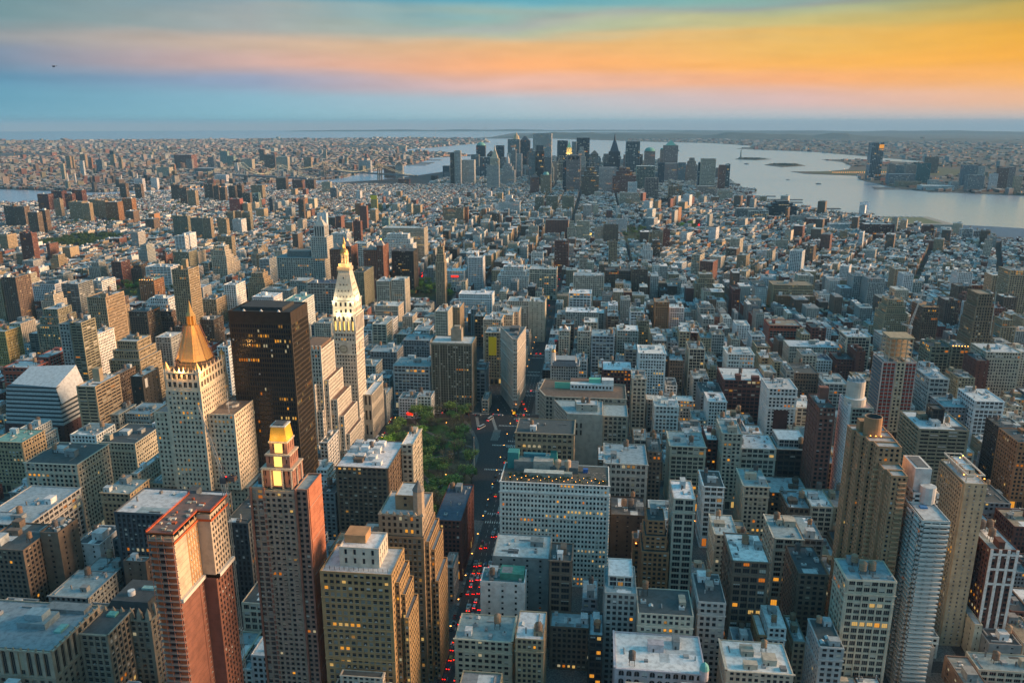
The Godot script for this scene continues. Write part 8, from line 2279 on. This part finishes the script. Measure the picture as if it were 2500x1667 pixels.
var car_paints := {}
func car_at(kind: String, x: float, z: float, yaw: float, where: String, brake := true) -> void:
	var paints := {"black": Color(.015, .015, .017), "white": Color(.6, .6, .6), "silver": Color(.3, .31, .32), "red": Color(.25, .02, .015), "blue": Color(.03, .05, .12), "grey": Color(.1, .1, .105)}
	var pn: String = ["black", "black", "white", "silver", "grey", "red", "blue", "silver"][rng.randi_range(0, 7)]
	var pc: Color = paints[pn]
	if kind == "taxi": pn = "yellow"; pc = Color(.62, .30, .01)
	if kind == "bus": pn = "white"; pc = Color(.6, .62, .63)
	if kind == "truck": pn = ["white", "silver"][rng.randi_range(0, 1)]; pc = paints[pn]
	if not car_paints.has(pn): car_paints[pn] = mat(.25, pc, false)
	var r := Node3D.new()
	r.name = numbered({"car": "car", "taxi": "taxi", "van": "van", "bus": "bus", "truck": "delivery_truck"}[kind]); add_child(r)
	r.position = Vector3(x, .012, z); r.rotation.y = yaw
	var m := car_body(kind)
	inst("body", m[0], car_paints[pn], r); inst("window", m[1], M.pane0, r)
	inst("tail_lamp", m[2], M.red if brake else M.pane0, r); inst("head_lamp", m[3], M.head, r); inst("wheel", m[4], M.tyre, r)
	tag(r, "%s %s %s" % [pn, "city bus" if kind == "bus" else ("delivery truck" if kind == "truck" else kind), where], "car" if kind == "taxi" else ("truck" if kind == "truck" else kind), "traffic " + where)

func traffic() -> void:
	M.head = glow(Color(1, .9, .7), 6.0)
	M.tyre = mat(.9, Color(.02, .02, .02), false)
	# queue on the avenue, heading away
	var z := -402.0
	while z > -900:
		var dense := .72 if z > -530 else (.22 if z > -700 else .28)
		for lane in [-82.6, -79.2, -75.6, -72.2]:
			if rng.randf() < dense:
				if z < -690 and z > -775 and rng.randf() < .5: continue
				var kd: String = ["taxi", "taxi", "taxi", "car", "car", "car", "van", "truck"][rng.randi_range(0, 7)]
				car_at(kd, lane + rng.randf_range(-.4, .4), z + rng.randf_range(-1.5, 1.5), 0.0, "queuing on the avenue beside the roof garden building" if z > -580 else "driving on the avenue beside the park", z > -560 or rng.randf() < .5)
		z -= 9.0
	while z > -1750:
		for lane in [-80.5, -74.5]:
			if rng.randf() < .25: car_at(["taxi", "car", "car"][rng.randi_range(0, 2)], lane, z, 0.0, "driving down the avenue past the wedge building", rng.randf() < .35)
		z -= 15.0
	for k in 9: car_at("car", -87.3, -410.0 - k * 13, 0.0, "parked at the kerb below the stepped tan block", false)
	for k in 8: car_at("car", -87.3, -600.0 - k * 12, 0.0, "parked at the kerb along the park", false)
	for k in 10:
		z = -560.0 - k * 31 + rng.randf_range(-8, 8)
		car_at(["car", "taxi", "van"][rng.randi_range(0, 2)], bway(z) + rng.randf_range(-4, 4), z, -.34, "on the diagonal avenue beside the park")
	car_at("bus", -112, -832, -.34, "turning at the crossing before the wedge building"); car_at("bus", -118, -806, -.5, "waiting at the crossing by the park")
	car_at("bus", -175, -846, PI / 2, "standing by the red neon shop"); car_at("bus", -222, -762, PI, "beside the clock tower annex")
	car_at("bus", -69.0, -470, 0, "in the queue on the avenue", false); car_at("truck", -86.0, -452, 0.0, "parked at the avenue kerb", false); car_at("bus", -69.2, -540, 0, "at the avenue kerb near the dark red block")
	for k in 12: car_at(["car", "taxi"][rng.randi_range(0, 1)], -215 - rng.randf_range(0, 10), -700.0 - k * 11, PI, "on the street between park and clock tower")
	for k in 10: car_at(["car", "taxi", "van"][rng.randi_range(0, 2)], -205.0 + k * 13 + rng.randf_range(-3, 3), -845 + rng.randf_range(-5, 3), PI / 2 if k % 2 else -PI / 2, "on the cross street behind the park")
	# western avenue, coming towards us
	for k in 16: car_at(["car", "taxi", "truck", "bus"][rng.randi_range(0, 3)] if k % 4 == 0 else ["car", "taxi"][rng.randi_range(0, 1)], 236.0 + (k % 3) * 3.6, -392.0 - k * 9.5, PI, "on the dark western avenue by balcony tower")
	for k in 14: car_at(["car", "taxi"][rng.randi_range(0, 1)], 236.0 + (k % 3) * 3.6, -680.0 - k * 26, PI if k % 2 else 0.0, "far up the western avenue")
	for i in range(5, 9):
		for k in 6: car_at(["car", "taxi", "van"][rng.randi_range(0, 2)], -20.0 + k * 38 + rng.randf_range(-9, 9), st_z(i) + rng.randf_range(-2, 2), PI / 2, "in the side street west of the avenue")
	# far avenues: tail lights only
	var tl := MB.new()
	for q in [[-370.0, -1650.0, -640.0, -3100.0, 150], [515.0, -1000.0, 560.0, -1700.0, 34], [-500.0, -1900.0, -560.0, -2300.0, 26], [-73.0, -1750.0, -60.0, -2240.0, 40], [300.0, -2200.0, 340.0, -2800.0, 36], [-40.0, -2500.0, 60.0, -4000.0, 50], [-640.0, -1400.0, -640.0, -1700.0, 14], [790.0, -1150.0, 800.0, -1700.0, 16]]:
		for k in q[4]:
			var f := rng.randf()
			var x := lerpf(q[0], q[2], f) + rng.randf_range(-5, 5); z = lerpf(q[1], q[3], f)
			var s := .42 + absf(z) * .00016
			tl.box(x - s, x + s, 1.0, 1.0 + s * 1.4, z - s, z + s, Color.WHITE)
	var o := inst("tail_lights", tl.mesh(), M.red, self)
	tag(o, "red tail lights of far traffic down the avenues", "lights"); o.set_meta("kind", "stuff")

func lamps() -> void:
	var pole := MB.new(); var head := MB.new()
	pole.ring(0, 0, .11, 0, .07, 8.5, 6, Color(.08, .09, .09)); pole.bar(Vector3(0, 8.4, 0), Vector3(1.8, 8.9, 0), .1, Color(.08, .09, .09))
	head.box(1.4, 2.1, 8.6, 8.85, -.22, .22, Color.WHITE)
	var pm := pole.mesh(); var hm := head.mesh()
	var sp := []
	for k in 26: sp.append([-87.6, -410.0 - k * 30, 0.0, "along the busy avenue"])
	for k in 16: sp.append([-206.0 + rng.randf_range(0, 95), -570.0 - k * 16, rng.randf() * TAU, "in the park by the clock tower"])
	for k in 12: sp.append([-211.0, -580.0 - k * 28, PI, "on the street before the clock tower"])
	for k in 12: sp.append([-200.0 + k * 16, -838.0, PI / 2, "on the cross street behind the park"])
	for k in 14: sp.append([230.0, -400.0 - k * 34, 0.0, "along the dark western avenue"])
	for i in range(4, 14):
		for k in 5: sp.append([-30.0 + k * 58, st_z(i) + 6.2, PI / 2, "in the side streets west of the avenue"])
	for q in sp:
		if not in_view(q[0], 8, q[1], 10): continue
		var r := Node3D.new()
		r.name = numbered("street_lamp"); add_child(r)
		r.position = Vector3(q[0], .15, q[1]); r.rotation.y = q[2]
		inst("pole", pm, M.metal, r); inst("lamp", hm, M.lamp, r)
		tag(r, "lit street lamp " + q[3], "street lamp", "street lamps " + q[3])

func boats() -> void:
	var hb := begin(-1076, -1566)
	var hc := Vector3(-1076, 427, -1566)
	var fus := hb.piece("fuselage", "metal")
	fus.bar(hc - Vector3(7, 0, 1) * .5, hc + Vector3(3, 0, .4) * .5, 1.70, Color(.06, .07, .09))
	hb.piece("tail_boom", "metal").bar(hc + Vector3(3, .6, .4) * .5, hc + Vector3(14, 1.6, 2) * .5, 0.45, Color(.06, .07, .09))
	hb.piece("tail_fin", "metal").bar(hc + Vector3(13.6, 1.4, 2) * .5, hc + Vector3(14.6, 4.2, 2) * .5, 0.40, Color(.06, .07, .09))
	hb.piece("rotor_mast", "metal").bar(hc + Vector3(-2, 1.6, 0) * .5, hc + Vector3(-2, 3.2, 0) * .5, .5, Color(.05, .05, .05))
	for k in 4: hb.piece("rotor_blade", "metal").bar(hc + Vector3(-2, 3.2, 0) * .5, hc + Vector3(-2 + 8.5 * cos(k * PI / 2 + .4), 3.2, 8.5 * sin(k * PI / 2 + .4)) * .5, .4, Color(.05, .05, .05))
	for e in [-1.4, 1.4]: hb.piece("skid", "metal").bar(hc + Vector3(-6, -2.6, e) * .5, hc + Vector3(2, -2.6, e) * .5, .25, Color(.05, .05, .05))
	for e in [-4.0, 0.0]: hb.piece("skid_strut", "metal").bar(hc + Vector3(e, -2.6, -1.4) * .5, hc + Vector3(e, -1.5, 0) * .5, .2, Color(.05, .05, .05)); hb.piece("skid_strut", "metal").bar(hc + Vector3(e, -2.6, 1.4) * .5, hc + Vector3(e, -1.5, 0) * .5, .2, Color(.05, .05, .05))
	finish(hb, "helicopter", "small dark helicopter high in the blue eastern sky", "helicopter")
	for q in [[1190.0, -4550.0, .4, 14.0, "small ferry crossing the wide river"], [1100.0, -4870.0, .2, 10.0, "small white motor boat on the river"], [1500.0, -4310.0, 1.0, 9.0, "tug beside the tall glass tower shore"], [1180.0, -6700.0, .9, 22.0, "ferry nearing the wooded island"], [900.0, -9800.0, 1.3, 90.0, "long dark freighter in the bay"], [300.0, -9000.0, 1.5, 60.0, "low barge in the bay"], [1050.0, -11500.0, 1.4, 110.0, "tanker far out in the bay"]]:
		var b := begin(q[0], q[1])
		var L: float = q[3]
		var d := Vector3(cos(q[2]), 0, sin(q[2])); var c := Vector3(q[0], 0, q[1])
		b.piece("hull", "metal").bar(c - d * L + UP * .5, c + d * L + UP * .5, L * .28, Color(.10, .09, .09))
		b.piece("cabin", "stone").bar(c - d * L * .5 + UP * (L * .2), c + d * L * .15 + UP * (L * .2), L * .2, Color(.5, .5, .5))
		finish(b, "boat", q[4], "boat")
